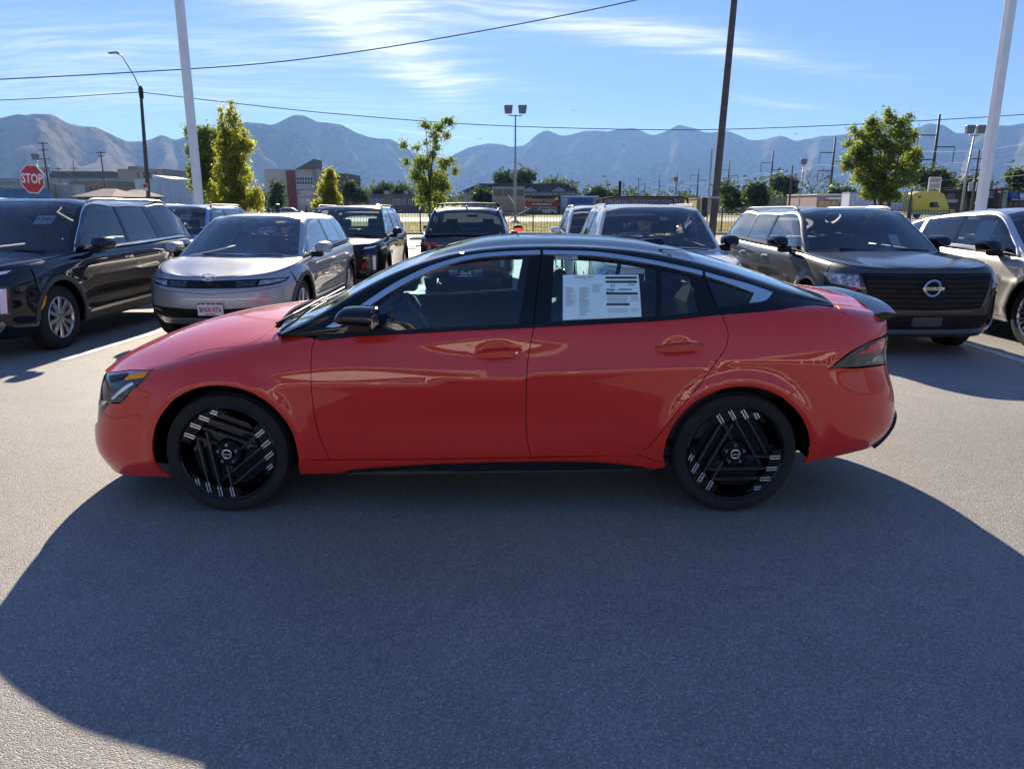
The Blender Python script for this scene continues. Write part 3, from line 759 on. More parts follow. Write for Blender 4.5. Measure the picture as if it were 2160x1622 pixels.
# trees farther off
FAR = [(1065, 378, 22, 12, 300, 'round far tree at the left behind the dark hotel roof'), (1112, 378, 26, 13, 300, 'round far tree at the right behind the dark hotel roof'),
       (1545, 412, 42, 30, 150, 'large dark tree just right of the wooden pole'), (1598, 412, 32, 26, 140, 'rounded bushy tree in front of the yellow wall'),
       (1655, 392, 30, 18, 230, 'dark far tree behind the bushy tree'), (1775, 415, 34, 24, 170, 'dark tree behind the shops at the left of the round tree'),
       (1965, 372, 38, 28, 150, 'dark spreading tree above the yellow truck'), (1990, 392, 26, 16, 170, 'light green tree behind the brown shop roof'), (2060, 392, 36, 16, 150, 'green tree behind the shop with the number board'),
       (2150, 380, 24, 18, 140, 'green tree at the right edge above the blue awning'), (585, 408, 13, 24, 160, 'dark conifer in front of the beige building'),
       (748, 404, 26, 22, 210, 'dark tree right of the beige building'), (1022, 412, 20, 14, 190, 'small tree left of the framed billboard'), (1180, 396, 40, 9, 330, 'low far tree behind the hotel gables'),
       (1270, 412, 34, 12, 240, 'green tree behind the blue garage'), (800, 408, 26, 12, 260, 'low green tree above the flat brown shops'), (850, 410, 22, 10, 250, 'low tree above the shops at the right')]
for i, (u, v, a, bb, D, lab) in enumerate(FAR):
    b = gpt(u, D); b = (b[0], D, ZB); rr = random.Random(i); L = []
    for k in range(9):
        L.append((u + rr.uniform(-.62, .62)*a, v + rr.uniform(-.55, .6)*bb, a*rr.uniform(.32, .55), bb*rr.uniform(.32, .5)))
    cl = clump_px(b, D, L, 1.0)
    if 'conifer' in lab: cl = clump_px(b, D, [(u, v-20+7*k, 3+1.7*k, 5) for k in range(7)], 1.0)
    tree('street_tree', lab, b, cl, 1300, D*.0030, M_LEAF_D if i % 3 != 1 else M_LEAF_F, 100+i, .18, 'trees beyond the street', limbs=5)
# bare tree
b = (*at(1710, 430, 145)[:2], ZB); t = thing('bare_tree', 'bare leafless tree with dark thin branches near the shops', 'tree', b)
rr = random.Random(5); mt = MB(); mt.tube([(0, 0, -.2), (.1, 0, 2.5), (0, 0, 4.6)], [.28, .24, .16], 8); mt.build('trunk', M_BARK, t, smooth=True)
mb = MB()
def twig(p, d, L, r, dep):
    q = p + d*L; mb.tube([p, p + d*L*.5 + Vector((rr.uniform(-.08, .08)*L, 0, .05*L)), q], [r, r*.8, r*.55], 4, False)
    if dep:
        for _ in range(3 if dep > 1 else 4):
            e = (d + Vector((rr.uniform(-.8, .8), rr.uniform(-.8, .8), rr.uniform(-.1, .55)))).normalized(); twig(q, e, L*rr.uniform(.6, .8), r*.55, dep-1)
for k in range(5):
    twig(Vector((0, 0, 3.4 + .3*k)), Vector((math.cos(k*1.3), math.sin(k*1.3), .9)).normalized(), 2.0, .11, 3)
mb.build('limbs', M_BARK, t)
# town trees too far to tell apart
r = np.random.RandomState(3); cl = []
for k in range(520):
    D = 320 + 1500*r.rand()**1.3; th = r.uniform(-.62, .62); h = r.uniform(5, 11)*(1 if D < 900 else 1.25)
    x = math.tan(th)*D; w = r.uniform(3, 8)
    for q in range(2): cl.append((x + r.uniform(-w, w)*.6, D + r.uniform(-4, 4), ZB + h*r.uniform(.35, .6), w*.8, w*.8, h*.42))
tl = leaves('treeline', cl, 42000, 1.25, M_LEAF_F, None, 21, hollow=.5); tag(tl, 'hazy belt of town trees below the mountains', 'trees', kind='stuff')

# ------------------------------------------------------------------ mountains
SKY = [(-900, 262), (-600, 235), (-300, 250), (0, 243), (35, 240), (62, 246), (110, 240), (135, 251), (180, 267), (215, 277), (265, 292), (300, 298), (318, 296), (342, 285), (368, 290), (410, 285), (470, 268), (530, 262), (585, 257), (612, 249), (632, 246), (652, 247), (695, 259), (745, 276), (795, 291), (835, 302), (875, 319), (912, 331), (942, 336), (962, 322), (986, 310), (1015, 307), (1042, 306), (1062, 304), (1078, 306), (1102, 306), (1132, 289), (1152, 276), (1172, 279), (1202, 283), (1242, 279), (1292, 273), (1345, 276), (1372, 281), (1402, 277), (1440, 268), (1462, 269), (1502, 278), (1542, 281), (1582, 290), (1612, 296), (1652, 288), (1682, 294), (1722, 292), (1762, 285), (1802, 274), (1832, 262), (1855, 252), (1882, 258), (1935, 271), (1962, 265), (1990, 264), (2022, 276), (2052, 281), (2082, 275), (2112, 265), (2162, 255), (2400, 240), (2700, 262), (3100, 250)]
def fbm(x, y, seed, oct=5):
    r = np.random.RandomState(seed); out = 0; a = 1
    for o in range(oct):
        gx, gy = r.rand(64, 64), 0
        xi, yi = np.floor(x).astype(int), np.floor(y).astype(int); fx, fy = x-xi, y-yi; fx, fy = fx*fx*(3-2*fx), fy*fy*(3-2*fy)
        g = lambda i, j: gx[i % 64, j % 64]
        out = out + a*((g(xi, yi)*(1-fx)+g(xi+1, yi)*fx)*(1-fy) + (g(xi, yi+1)*(1-fx)+g(xi+1, yi+1)*fx)*fy - .5)
        x, y, a = x*2.03+7.1, y*2.03+3.3, a*.5
    return out
def mountains(name, sky, rc, r0, seed, spur, mat, nth=560, nr=90, back=.35, turn=0.0):
    U = np.linspace(sky[0][0], sky[-1][0], nth); vs = cubic([(float(a), float(b)) for a, b in sky], U)
    vs = vs + 1.0*fbm(U/22, U*0+seed, seed, 3)
    A = (U-1080)/_F; Bb = (811-vs)/_F; dy, dz = _c+Bb*_s, -_s+Bb*_c
    hd = np.hypot(A, dy); tan_el = dz/hd; az = np.arctan2(A, dy) + turn
    tt = np.concatenate([np.linspace(0, 1, int(nr*.8)), 1 + back*np.linspace(.06, 1, int(nr*.2))])
    TH, TT = np.meshgrid(az, tt); rcv = rc(U); RC = np.tile(rcv, (len(tt), 1)); R0 = RC*r0
    r = R0 + (RC-R0)*TT
    H = np.tile(rcv*tan_el, (len(tt), 1))                     # crest height
    # spurs run from the crest to the plain; warped so they branch
    wx = TH*spur*.5
    ph = TH*spur + 1.5*fbm(TH*spur*.25 + 3, TT*1.2 + 5, seed+1, 2)*(1.15-TT) + .12*np.sin(TT*3 + TH*8)
    n1 = 1 - np.abs(2*(ph - np.floor(ph)) - 1)                # sharp ridge lines
    n2 = 1 - np.abs(2*((ph*2.3+.37+fbm(TH*spur, TT*4, seed+2, 2)*.35) % 1) - 1)
    rough = fbm(TH*spur*3.2, TT*9, seed+4, 5)
    prof = np.where(TT <= 1, np.clip(TT, 0, 1)**1.12*.85 + .15*np.clip(TT, 0, 1)**3, 1 - ((TT-1)/back)**1.3*.9)
    env = np.clip(TT*(1.08-TT)*4, 0, 1)*(TT < 1.05)
    h = H*(prof + env*(.42*(n1-.5)*(.45+.75*(1-TT)) + .15*(n2-.5)*(1.15-TT) + .035*rough))
    h = np.maximum(h, H*.0) - 2
    # nothing in front may rise over the crest line
    lim = tan_el[None, :]*r*np.where(TT < .995, .985, 1.0); h = np.where(TT < .995, np.minimum(h, lim), h)
    X, Y = np.sin(TH)*r, np.cos(TH)*r
    V = np.stack([X, Y, h + 1.63*(TT > .99) + ZB*(TT <= .99)], 2).reshape(-1, 3); nt_ = len(tt)
    i = np.arange((nt_-1)*(nth-1)); a = (i//(nth-1))*nth + i % (nth-1)
    F = np.stack([a, a+1, a+nth+1, a+nth], 1)
    me = bpy.data.meshes.new(name); me.from_pydata(V.tolist(), [], F.tolist()); me.update(); me.materials.append(mat)
    me.polygons.foreach_set('use_smooth', [True]*len(me.polygons))
    o = link(bpy.data.objects.new(name, me)); o['kind'] = 'structure'; return o
def mat_mountain():
    m, T, o = _new('mountain side'); b = T.n('ShaderNodeBsdfPrincipled'); T.l(b.outputs[0], o.inputs[0]); b.inputs['Roughness'].default_value = 1; b.inputs['Specular IOR Level'].default_value = 0
    tc = T.n('ShaderNodeTexCoord').outputs['Object']; z = T.xyz(tc)[2]
    f = T.noise(tc, .0022, 8, .68); g = T.noise(tc, .02, 6, .7)
    k = T.math('ADD', T.math('MULTIPLY', f, .65), T.math('MULTIPLY', g, .35))
    grass = T.ramp(k, [(.35, (.155, .125, .075)), (.6, (.235, .19, .12))]); scrub = T.ramp(k, [(.35, (.035, .042, .022)), (.62, (.070, .072, .040))])
    x = T.xyz(tc)[0]
    s = T.math('ADD', T.step(k, .42, .52), T.math('MULTIPLY', T.step(x, -2600.0, 600.0), -.72), clamp=True)
    T.l(T.mix(s, scrub, grass), b.inputs['Base Color']); return m
mountains('mountains', SKY, lambda U: np.interp(U, [-900, 100, 330, 620, 940, 1150, 1600, 2160, 3100], [5200, 5400, 6400, 6800, 8200, 9000, 9800, 9800, 9800]), .81, 5, 17.0, mat_mountain())
FL = [q for q in SKY if q[0] <= 1000]; FR = [q for q in SKY if q[0] >= 1100]
_azl = math.atan2((-900-1080)/_F, _c + (811-262)/_F*_s) - math.atan2((FL[-1][0]-1080)/_F, _c + (811-FL[-1][1])/_F*_s)
_azr = math.atan2((3100-1080)/_F, _c + (811-250)/_F*_s) - math.atan2((FR[0][0]-1080)/_F, _c + (811-FR[0][1])/_F*_s)
mountains('mountains', FL, lambda U: 6400 + 0*U, .81, 9, 17.0, MATS['mountain side'], 160, 50, .35, _azl)
mountains('mountains', FR, lambda U: 9400 + 0*U, .81, 12, 17.0, MATS['mountain side'], 160, 50, .35, _azr)
# ------------------------------------------------------------------ fence, posts, signs
M_IRONBLK = plain('black iron', (.012, .012, .013), .5, var=.2)
M_GALV = plain('galvanised steel', (.36, .37, .38), .5, .5, var=.12)
M_POSTW = plain('white painted steel', (.74, .75, .76), .45, .1, var=.06, vscale=3)
M_WIRE = plain('cable', (.025, .025, .027), .6, var=0)
M_WIREL = plain('bare aluminium cable', (.22, .22, .22), .6, .2, var=0)
fe = thing('fence', 'black iron picket fence along the far edge of the lot', 'fence', (0, 54, ZB))
x0, x1 = -28.0, 36.5; n = 300; sp = (x1-x0)/n
pk = MB().box((-.0095, -.0095, .08), (.0095, .0095, 1.70)).add([(-.0095, -.0095, 1.70), (.0095, -.0095, 1.70), (.0095, .0095, 1.70), (-.0095, .0095, 1.70), (0, 0, 1.80)], [(0, 1, 4), (1, 2, 4), (2, 3, 4), (3, 0, 4)]).build('picket', M_IRONBLK, fe)
pk.location = (x0, 0, 0)
for i in range(1, n): share(pk, fe, (x0+sp*i, 0, 0))
for z in (.20, 1.30, 1.55): MB().box((x0-9, -.016, z-.018), (x1+9, .016, z+.018)).build('rail', M_IRONBLK, fe)
ps = MB().box((-.035, -.035, 0), (.035, .035, 1.86)).build('post', M_IRONBLK, fe); ps.location = (x0-.05, .0, 0)
for i in range(1, 25): share(ps, fe, (x0-.05+sp*12.5*i, 0, 0))
rest = MB()
for i in range(1, 44):
    for x in (x0-sp*i, x1+sp*i): rest.box((x-.0095, -.0095, .08), (x+.0095, .0095, 1.76))
rest.build('picket_run', M_IRONBLK, fe)['kind'] = 'stuff'
def gatepost(u, lab):
    p = gpt(u, 53.6); o = MB().lathe([(.0, 0), (.13, 0), (.13, 1.95), (.16, 1.96), (.16, 2.02), (0, 2.06)], 14).build('bollard_post', M_IRONBLK, None, auto=40); o.location = (p[0], 53.6, ZB); tag(o, lab, 'post', 'dark posts along the fence')
gatepost(585, 'dark round post in the fence below the beige building'); gatepost(797, 'dark round post where the black SUV roof ends'); gatepost(374, 'dark round post over the silver-blue SUV')
# grass on the verge
r = np.random.RandomState(8); N = 17000
X = r.uniform(-34, 42, N); Y = 52 + 30*r.rand(N); hh = r.uniform(.12, .46, N)*(1 + .8*(r.rand(N) > .9)); a = r.rand(N)*6.283; w = r.uniform(.010, .022, N)
P0 = np.stack([X + np.cos(a)*w, Y + np.sin(a)*w, np.full(N, ZB+.05)], 1); P1 = np.stack([X - np.cos(a)*w, Y - np.sin(a)*w, np.full(N, ZB+.05)], 1)
P2 = np.stack([X + r.normal(size=N)*.10, Y + r.normal(size=N)*.10, ZB+.05+hh], 1)
M_GRASS = mat_leaf('dry grass', (.24, .21, .08), (.34, .30, .09), .4)
gr = mesh('grass', np.stack([P0, P1, P2], 1).reshape(-1, 3), [(3*i, 3*i+1, 3*i+2) for i in range(N)], M_GRASS); tag(gr, 'dry yellow grass growing along the fence', 'grass', kind='stuff')

def lamp_post(u, D, lab, w=.20, H=11.5):
    p = at(u, 430, D); t = thing('lamp_post', lab, 'lamp post', (p[0], D, zg(D)), R(8), 'white square lamp posts in the lot')
    MB().box((-w/2, -w/2, 0), (w/2, w/2, H)).build('post', M_POSTW, t, bevel=.012)
    MB().lathe([(0, 0), (.38, 0), (.38, .75), (.34, .80), (0, .80)], 24).build('concrete_base', M_KERB, t, auto=40)
    MB().box((-.9, -.05, H-.12), (.9, .05, H)).build('arm', M_POSTW, t)
    for s in (-1, 1): MB().box((s*1.1-.28, -.2, H-.18), (s*1.1+.28, .2, H+.02)).build('lamp_head', M_POSTW, t, bevel=.02)
lamp_post(420, 20.5, 'white square lamp post rising past the columnar tree'); lamp_post(2070, 20.5, 'white square lamp post above the silver crossover')
# leaning wooden pole in the middle of the lot
p = at(1503, 430, 24); t = thing('utility_pole', 'dark weathered wooden pole leaning behind the ivory SUV', 'pole', (p[0], 24, zg(24)))
MB().tube([(0, 0, -.1), (.06, 0, 1.5), (.42, 0, 12.5)], [.125, .12, .085], 14).build('shaft', M_WOOD, t, smooth=True)
MB().box((-.36, -.10, 1.45), (-.18, .10, 2.05)).build('meter_box', M_IRONBLK, t, bevel=.01); MB().tube([(-.17, -.08, .3), (-.15, -.10, 3.5)], .025, 6).build('conduit', M_GALV, t)
MB().lathe([(.19, 2.02), (.2, 2.05), (.19, 2.08)], 16).build('band', M_GALV, t)
# stop sign
p = at(60, 378, 21); t = thing('stop_sign', 'red octagonal stop sign above the roof of the black-blue SUV', 'sign', (p[0], 21, zg(21)))
zc_ = p[2] - zg(21)
def octo(r): return [(r*math.cos(R(22.5+45*k)), zc_ + r*math.sin(R(22.5+45*k))) for k in range(8)]
MB().prism(octo(.405), -.010, .0).build('rim', M_WHITE, t); MB().prism(octo(.378), -.014, -.009).build('face', plain('sign red', (.50, .012, .018), .4, coat=.3, var=.06), t)
tx = text('letters', 'STOP', .36, M_WHITE, t, (0, -.016, zc_), (R(90), 0, 0), .001, sx=.78, bold=.008)
MB().box((-.03, 0.001, -.1), (.03, .05, zc_+.36)).build('post', plain('green post', (.10, .14, .10), .6), t)
for z in (-.3, .3): MB().lathe([(0, -.018), (.012, -.017), (.012, -.010)], 8, 'y', (0, 0, zc_+z)).build('bolt', M_GALV, t)
t.rotation_euler = (0, R(3), R(-12))
# street light on its wooden pole
def street_light():
    D = 60; p = at(312, 430, D); t = thing('street_light', 'tall dark pole with a curved lamp arm and a small red notice', 'street light', (p[0], D, ZB))
    tp = at(296, 182, D); dx, H = tp[0]-p[0], tp[2]-ZB
    MB().tube([(0, 0, -.1), (dx*.5, 0, H*.5), (dx, 0, H)], [.17, .15, .11], 10).build('shaft', M_WOOD, t, smooth=True)
    q = [at(a, b, D) for a, b in ((296, 190), (285, 165), (270, 140), (258, 120), (250, 115), (243, 112))]
    MB().tube([(a-p[0], 0, c-ZB) for a, _, c in q], .045, 8).build('arm', M_GALV, t, smooth=True)
    e = at(240, 112, D); MB().obox((e[0]-p[0], 0, e[2]-ZB), (.75, .3, .13), Matrix.Rotation(R(-4), 3, 'Y')).build('lamp_head', M_GALV, t, bevel=.04)
    c = at(309, 395, D); MB().box((c[0]-p[0]-.18, -.20, c[2]-ZB-.28), (c[0]-p[0]+.18, -.18, c[2]-ZB+.28)).build('notice', M_WHITE, t)
    MB().box((c[0]-p[0]-.15, -.212, c[2]-ZB-.06), (c[0]-p[0]+.15, -.203, c[2]-ZB+.24)).build('notice_band', MATS['sign red'], t)
    MB().lathe([(0, H-.9), (.16, H-.9), (.18, H-.2), (.1, H), (0, H)], 10).build('pole_cap', M_IRONBLK, t).location = (dx, 0, 0)
street_light()
def floodlight(u, vt, D, lab, heads, hw=.5, tilt=0, thick=.14):
    p = at(u, 430, D); tp = at(u - (u-1080)/6781*(vt-430)*-1, vt, D); t = thing('floodlight_mast', lab, 'floodlight', (p[0], D, ZB), 0, 'floodlight masts')
    H = tp[2]-ZB; MB().tube([(0, 0, -.1), (0, 0, H*.5), (tilt, 0, H)], [thick, thick*.8, thick*.5], 10).build('mast', M_GALV, t, smooth=True)
    MB().tube([(tilt-hw, 0, H), (tilt-hw*.8, 0, H-.08), (tilt+hw*.8, 0, H-.08), (tilt+hw, 0, H)], .05, 6).build('arm', M_GALV, t)
    for s in heads:
        MB().prism([(tilt+s-.36, H+.12), (tilt+s+.36, H+.12), (tilt+s+.46, H+.95), (tilt+s-.46, H+.95)], -.3, .25).build('lamp_head', plain('lamp housing', (.20, .20, .21), .5, .3), t, bevel=.08)
    for k in range(5):
        MB().tube([(tilt*.8-.35, 0, H*(.50+.09*k)), (tilt*.8+.35, 0, H*(.50+.09*k)+.03)], .018, 5).build('climbing_peg', M_GALV, t)
    MB().lathe([(0, 0), (.45, 0), (.45, .25), (.2, .4), (0, .4)], 12).build('base', M_KERB, t)
floodlight(1087, 243, 80, 'grey mast with two floodlights standing over the slate SUV', (-.72, .72), .72)
floodlight(2030, 285, 80, 'grey mast with two angled floodlights beside the yellow truck', (-.55, .55), .5, .25)
floodlight(1686, 350, 110, 'slim lamp mast left of the bare tree', (0,), .2, .1, .10); floodlight(94, 340, 105, 'round-headed lamp mast right of the stop sign', (0,), .25, -.3, .09)
floodlight(1423, 385, 140, 'small far lamp mast left of the wooden pole', (0,), .2, 0, .09); floodlight(1083, 378, 130, 'thin far mast behind the billboard', (-.3, .3), .3, 0, .07)

def util_pole(u, vt, D, lab, arms=((.0, 2.4),), r=.15, xf=False):
    p = at(u, 430, D); tp = at(u, vt, D); H = tp[2]-ZB; t = thing('utility_pole', lab, 'pole', (p[0], D, ZB), 0, 'utility poles beyond the street')
    MB().tube([(0, 0, -.1), (0, 0, H*.5), (0, 0, H)], [r, r*.85, r*.62], 8).build('shaft', M_WOOD, t, smooth=True)
    for dz, w in arms:
        z = H-.25-dz; a = MB().box((-w/2, -.07, z-.06), (w/2, .07, z+.06)).build('crossarm', M_WOOD, t)
        for q in (-.46, -.2, .2, .46): MB().lathe([(0, z+.06), (.05, z+.06), (.05, z+.16), (0, z+.2)], 6).build('insulator', M_GALV, a).location = (q*w, 0, 0)
    if xf:
        for s in (-1, 1): MB().lathe([(0, H-5.2), (.3, H-5.2), (.3, H-4.1), (0, H-4.0)], 12).build('transformer', M_GALV, t, auto=40).location = (s*.5, -.1, 0)
    return t
util_pole(108, 300, 135, 'wooden pole with three crossarms right of the stop sign', ((0, 1.9), (1.1, 1.6), (2.6, 1.7)), .19, True)
util_pole(226, 320, 150, 'wooden pole with two short crossarms above the brown roofs', ((0, 1.9), (.6, 1.4)), .17)
util_pole(133, 352, 160, 'thin wooden pole in front of the pale container', ((.2, 1.2),), .14); util_pole(166, 340, 190, 'thin wooden pole left of the brown roofs', ((1.5, 1.6),), .15)
util_pole(1665, 350, 120, 'plain wooden pole right of the bushy tree', (), .17); util_pole(2050, 316, 100, 'wooden pole with crossarms and transformers left of the white post', ((.9, 1.9), (2.3, 1.8)), .17, True)
util_pole(2087, 372, 150, 'far dark pole right of the white post', ((0, 2.4),), .15); util_pole(1345, 376, 230, 'far pole left of the row of steel poles', ((.2, 1.6),), .15); util_pole(1314, 384, 250, 'another far pole beside the dark sign pylon', ((.2, 1.4),), .14)
util_pole(811, 384, 240, 'far thin pole above the flat brown shops', ((.4, 1.6),), .15); util_pole(1920, 398, 110, 'wooden pole standing before the yellow truck', (), .20)
# steel power poles that march away on the right
poles = []
for D in (166, 221, 276, 335, 395, 452, 511, 575):
    x = 92 + (D-221)*.022; t = thing('power_pole', 'steel power pole with davit arms, number %d of the row from the camera' % (len(poles)+1), 'pole', (x, D, ZB), 0, 'row of steel power poles')
    words = ['nearest steel power pole, rising out of the round tree', 'second nearest steel power pole with davit arms, above the bare tree', 'third steel power pole with davit arms, above the bushy tree', 'fourth steel power pole, just right of the leaning wooden pole',
             'fifth steel power pole, just left of the leaning wooden pole', 'sixth steel power pole of the receding row', 'seventh and small steel power pole of the receding row', 'last and smallest steel power pole of the receding row']
    t['label'] = words[len(poles)]; H = 20.5
    MB().tube([(0, 0, -.2), (0, 0, H)], [.42, .24], 8).build('shaft', plain('weathered steel', (.05, .055, .06), .6, .3), t, smooth=True)
    for z, s in ((H-4.2, -1), (H-9.2, -1), (H-6.6, 1)):
        a = MB(); a.bar((0, 0, z), (s*4.0, 0, z), .22); a.bar((s*4.0, 0, z+.1), (s*4.0, 0, z-3.2), .16); a.build('davit_arm', MATS['weathered steel'], t)
    poles.append((x, D))
def cable(name, lab, pts, r, mat, cat='cable', grp=None):
    q = smooth_poly(pts, max(1.0, np.linalg.norm(np.array(pts[-1])-np.array(pts[0]))/60), closed=False, ang=85)
    o = MB().tube(q, r, 5).build(name, mat, None, smooth=True); tag(o, lab, cat, grp); return o
def sag(a, b, s, n=8): return [tuple(a[i]+(b[i]-a[i])*k/n - (s*4*(k/n)*(1-k/n) if i == 2 else 0) for i in range(3)) for k in range(n+1)]
for j, (dx, dz, wd) in enumerate(((-4, 13.1-.0, 'upper left'), (-4, 8.1, 'lower left'), (4, 10.7, 'right'))):
    pts = []
    for a, b in zip([(87, 105)] + poles[:-1], poles): pts += sag((a[0]+dx, a[1], ZB+dz), (b[0]+dx, b[1], ZB+dz), 1.6, 6)[(0 if not pts else 1):]
    cable('power_line', 'thin pale power line on the %s arms of the steel poles' % wd, pts, .022, M_WIREL)
cable('overhead_cable', 'thick dark cable crossing the sky from left to top centre', [at(u, v, 32) for u, v in ((-500, 182), (-200, 176), (0, 168), (300, 152), (550, 135), (760, 109), (1000, 69), (1200, 31), (1345, 0), (1700, -82), (2200, -200))], .022, M_WIRE)
cable('overhead_cable', 'thin dark cable at the far left reaching the street light', [at(u, v, 60) for u, v in ((-400, 222), (-150, 219), (0, 212), (140, 205), (294, 195))], .030, M_WIRE)
cable('overhead_cable', 'thin dark cable from the street light across to the right edge', [at(u, v, 60) for u, v in ((297, 195), (500, 219), (700, 240), (1000, 263), (1300, 273), (1500, 274), (1800, 263), (2160, 242), (2600, 208))], .030, M_WIRE)
for k, (lab, pl_) in enumerate((('pale slack cable from the bare tree to the plain wooden pole', sag(at(1430, 378, 150), at(1665, 355, 120), 2.0)), ('pale slack cable right of the plain wooden pole', sag(at(1665, 355, 120), at(2050, 325, 100), 3.0)), ('pale low cable crossing behind the bushy tree', sag(at(1340, 405, 180), at(2050, 372, 100), 2.4)),
        ('pale cable rising to the right edge behind the white post', sag(at(1940, 322, 110), at(2300, 290, 100), 1.6)), ('pale low cable over the yellow truck', sag(at(1700, 392, 130), at(2300, 372, 100), 1.0)),
        ('pale slack cable between the poles at the left', sag(at(108, 372, 135), at(226, 378, 150), 1.6)), ('pale slack cable from the left poles to the white warehouse', sag(at(133, 360, 160), at(300, 384, 150), 2.0)), ('pale cable above the brown roofs', sag(at(112, 328, 135), at(226, 330, 150), .8)))):
    cable('slack_cable', lab, pl_, .015, M_WIREL)

# ------------------------------------------------------------------ buildings beyond the street
def wallm(name, col, **k): return plain(name, col, .85, var=.10, vscale=.8, bump=.15, bscale=6, **k)
M_PANE = plain('dark window glass', (.03, .045, .06), .08, coat=.6, var=.2, vscale=.5)
def building(name, lab, u0, u1, vt, D, depth, mat, cat='building', cap=True, capm=None, zb=None):
    a, b = at(u0, vt, D), at(u1, vt, D); t = thing(name, lab, cat, ((a[0]+b[0])/2, D, ZB)); w = (b[0]-a[0])/2; H = a[2]-ZB
    MB().box((-w, 0, -.3), (w, depth, H)).build('wall', mat, t)
    if cap:
        MB().box((-w-.12, -.12, H), (w+.12, depth+.12, H+.22)).build('parapet', capm or mat, t)
    def wx(u): return at(u, 430, D)[0] - (a[0]+b[0])/2
    def hz(v): return at(1080, v, D)[2] - ZB
    return t, wx, hz, H
def win(t, x0, x1, z0, z1, nx=1, nz=1, fm=None, y=0.0):
    """window set into a frame: proud frame bars, panes set back"""
    f = MB(); fw = min(.12, (x1-x0)*.08)
    for i in range(nx+1): x = x0 + (x1-x0)*i/nx; f.box((x-fw/2, y-.08, z0), (x+fw/2, y-.005, z1))
    for j in range(nz+1): z = z0 + (z1-z0)*j/nz; f.box((x0, y-.075, z-fw/2), (x1, y-.006, z+fw/2))
    o = f.build('window', fm or M_WHITE, t)
    for i in range(nx):
        for j in range(nz):
            xa, xb = x0+(x1-x0)*i/nx, x0+(x1-x0)*(i+1)/nx; za, zb_ = z0+(z1-z0)*j/nz, z0+(z1-z0)*(j+1)/nz
            MB().box((xa+fw/2, y-.03, za+fw/2), (xb-fw/2, y-.012, zb_-fw/2)).build('pane', M_PANE, o)
    return o
M_BEIGE = wallm('beige render', (.58, .50, .42)); M_BROWN = wallm('brown brick', (.13, .085, .065)); M_GREYW = wallm('grey render', (.40, .42, .45)); M_REDW = wallm('dark red panel', (.30, .075, .07))
M_ROOFB = plain('brown shingle', (.16, .11, .095), .9, var=.2, vscale=2); M_ROOFD = plain('dark shingle', (.018, .022, .035), .95, spec=0.0, var=.25, vscale=1.5); M_PALE = wallm('pale metal wall', (.58, .62, .68)); M_TAN = wallm('tan brick', (.36, .25, .18))
# beige block with the wedge
t, wx, hz, H = building('office_building', 'beige three-storey office with a dark red strip and a raised wedge roof', 557, 668, 359, 220, 22, M_BEIGE)
MB().box((wx(608), -.25, 0), (wx(627), -.01, H-.2)).build('red_strip', M_REDW, t)
MB().prism([(wx(628), H+.2), (wx(668), H+.2), (wx(668), hz(336))], -.4, 9).build('wedge_roof', wallm('bronze panel', (.20, .17, .15)), t)
MB().box((wx(664), -.5, 0), (wx(669.5), 9, hz(358))).build('fin', wallm('fin render', (.33, .29, .26)), t)
for z0, z1 in ((390, 374), (413, 398), (432, 420)): win(t, wx(628.5), wx(663), hz(z0), hz(z1), 6, 2)
t, wx, hz, H = building('office_wing', 'brown rear wing right of the beige office', 670, 733, 368, 240, 20, wallm('brown render', (.22, .17, .14)))
for k in range(3): win(t, wx(674+4*k), wx(677+4*k), hz(384), hz(372))
t, wx, hz, H = building('warehouse', 'white windowless warehouse behind the street light', 284, 400, 381, 150, 25, M_PALE)
for k in range(1, 6): MB().box((-.03 + wx(284) + (wx(400)-wx(284))*k/6, -.03, 0), (.03 + wx(284) + (wx(400)-wx(284))*k/6, -.004, H-.1)).build('wall_joint', M_GREYW, t)
MB().prism([(wx(318), H+.2), (wx(318), H+1.1), (wx(362), H+.3), (wx(362), H+.2)], 2, 14).build('roof_monitor', M_PALE, t)
t, wx, hz, H = building('concrete_building', 'grey concrete building with dark slots behind the white post', 384, 436, 372, 190, 18, wallm('concrete wall', (.33, .34, .34)))
for u in (392, 400, 424): MB().box((wx(u), -.1, hz(425)), (wx(u+4), -.003, hz(377))).build('window', M_PANE, t)
t, wx, hz, H = building('flat_building', 'beige flat-roofed block with a roof hut at the left', 248, 342, 358, 300, 25, wallm('khaki render', (.30, .28, .22)))
MB().box((wx(271), 3, H), (wx(291), 10, hz(350))).build('roof_hut', MATS['khaki render'], t)
for k in range(4): MB().box((wx(297+12*k), -.08, hz(376)), (wx(300+12*k), -.003, hz(364))).build('window', M_PANE, t)
t, wx, hz, H = building('long_building', 'long low brown building at the foot of the left mountain', 104, 232, 363, 360, 25, wallm('brown panel', (.20, .15, .125)))
for k in range(7): MB().box((wx(112+16*k), -.1, hz(374)), (wx(122+16*k), -.003, hz(368))).build('window', M_PANE, t)
t, wx, hz, H = building('overpass_wall', 'long grey viaduct wall at the left behind the poles', -120, 284, 378, 250, 8, wallm('viaduct concrete', (.46, .48, .50)), 'wall')
for k in range(12): MB().box((wx(-110+33*k), -.4, hz(410)), (wx(-104+33*k), -.0, hz(392))).build('pier', MATS['viaduct concrete'], t)
MB().box((wx(-120), -.5, hz(391)), (wx(284), .1, hz(388))).build('ledge', M_BROWN, t)
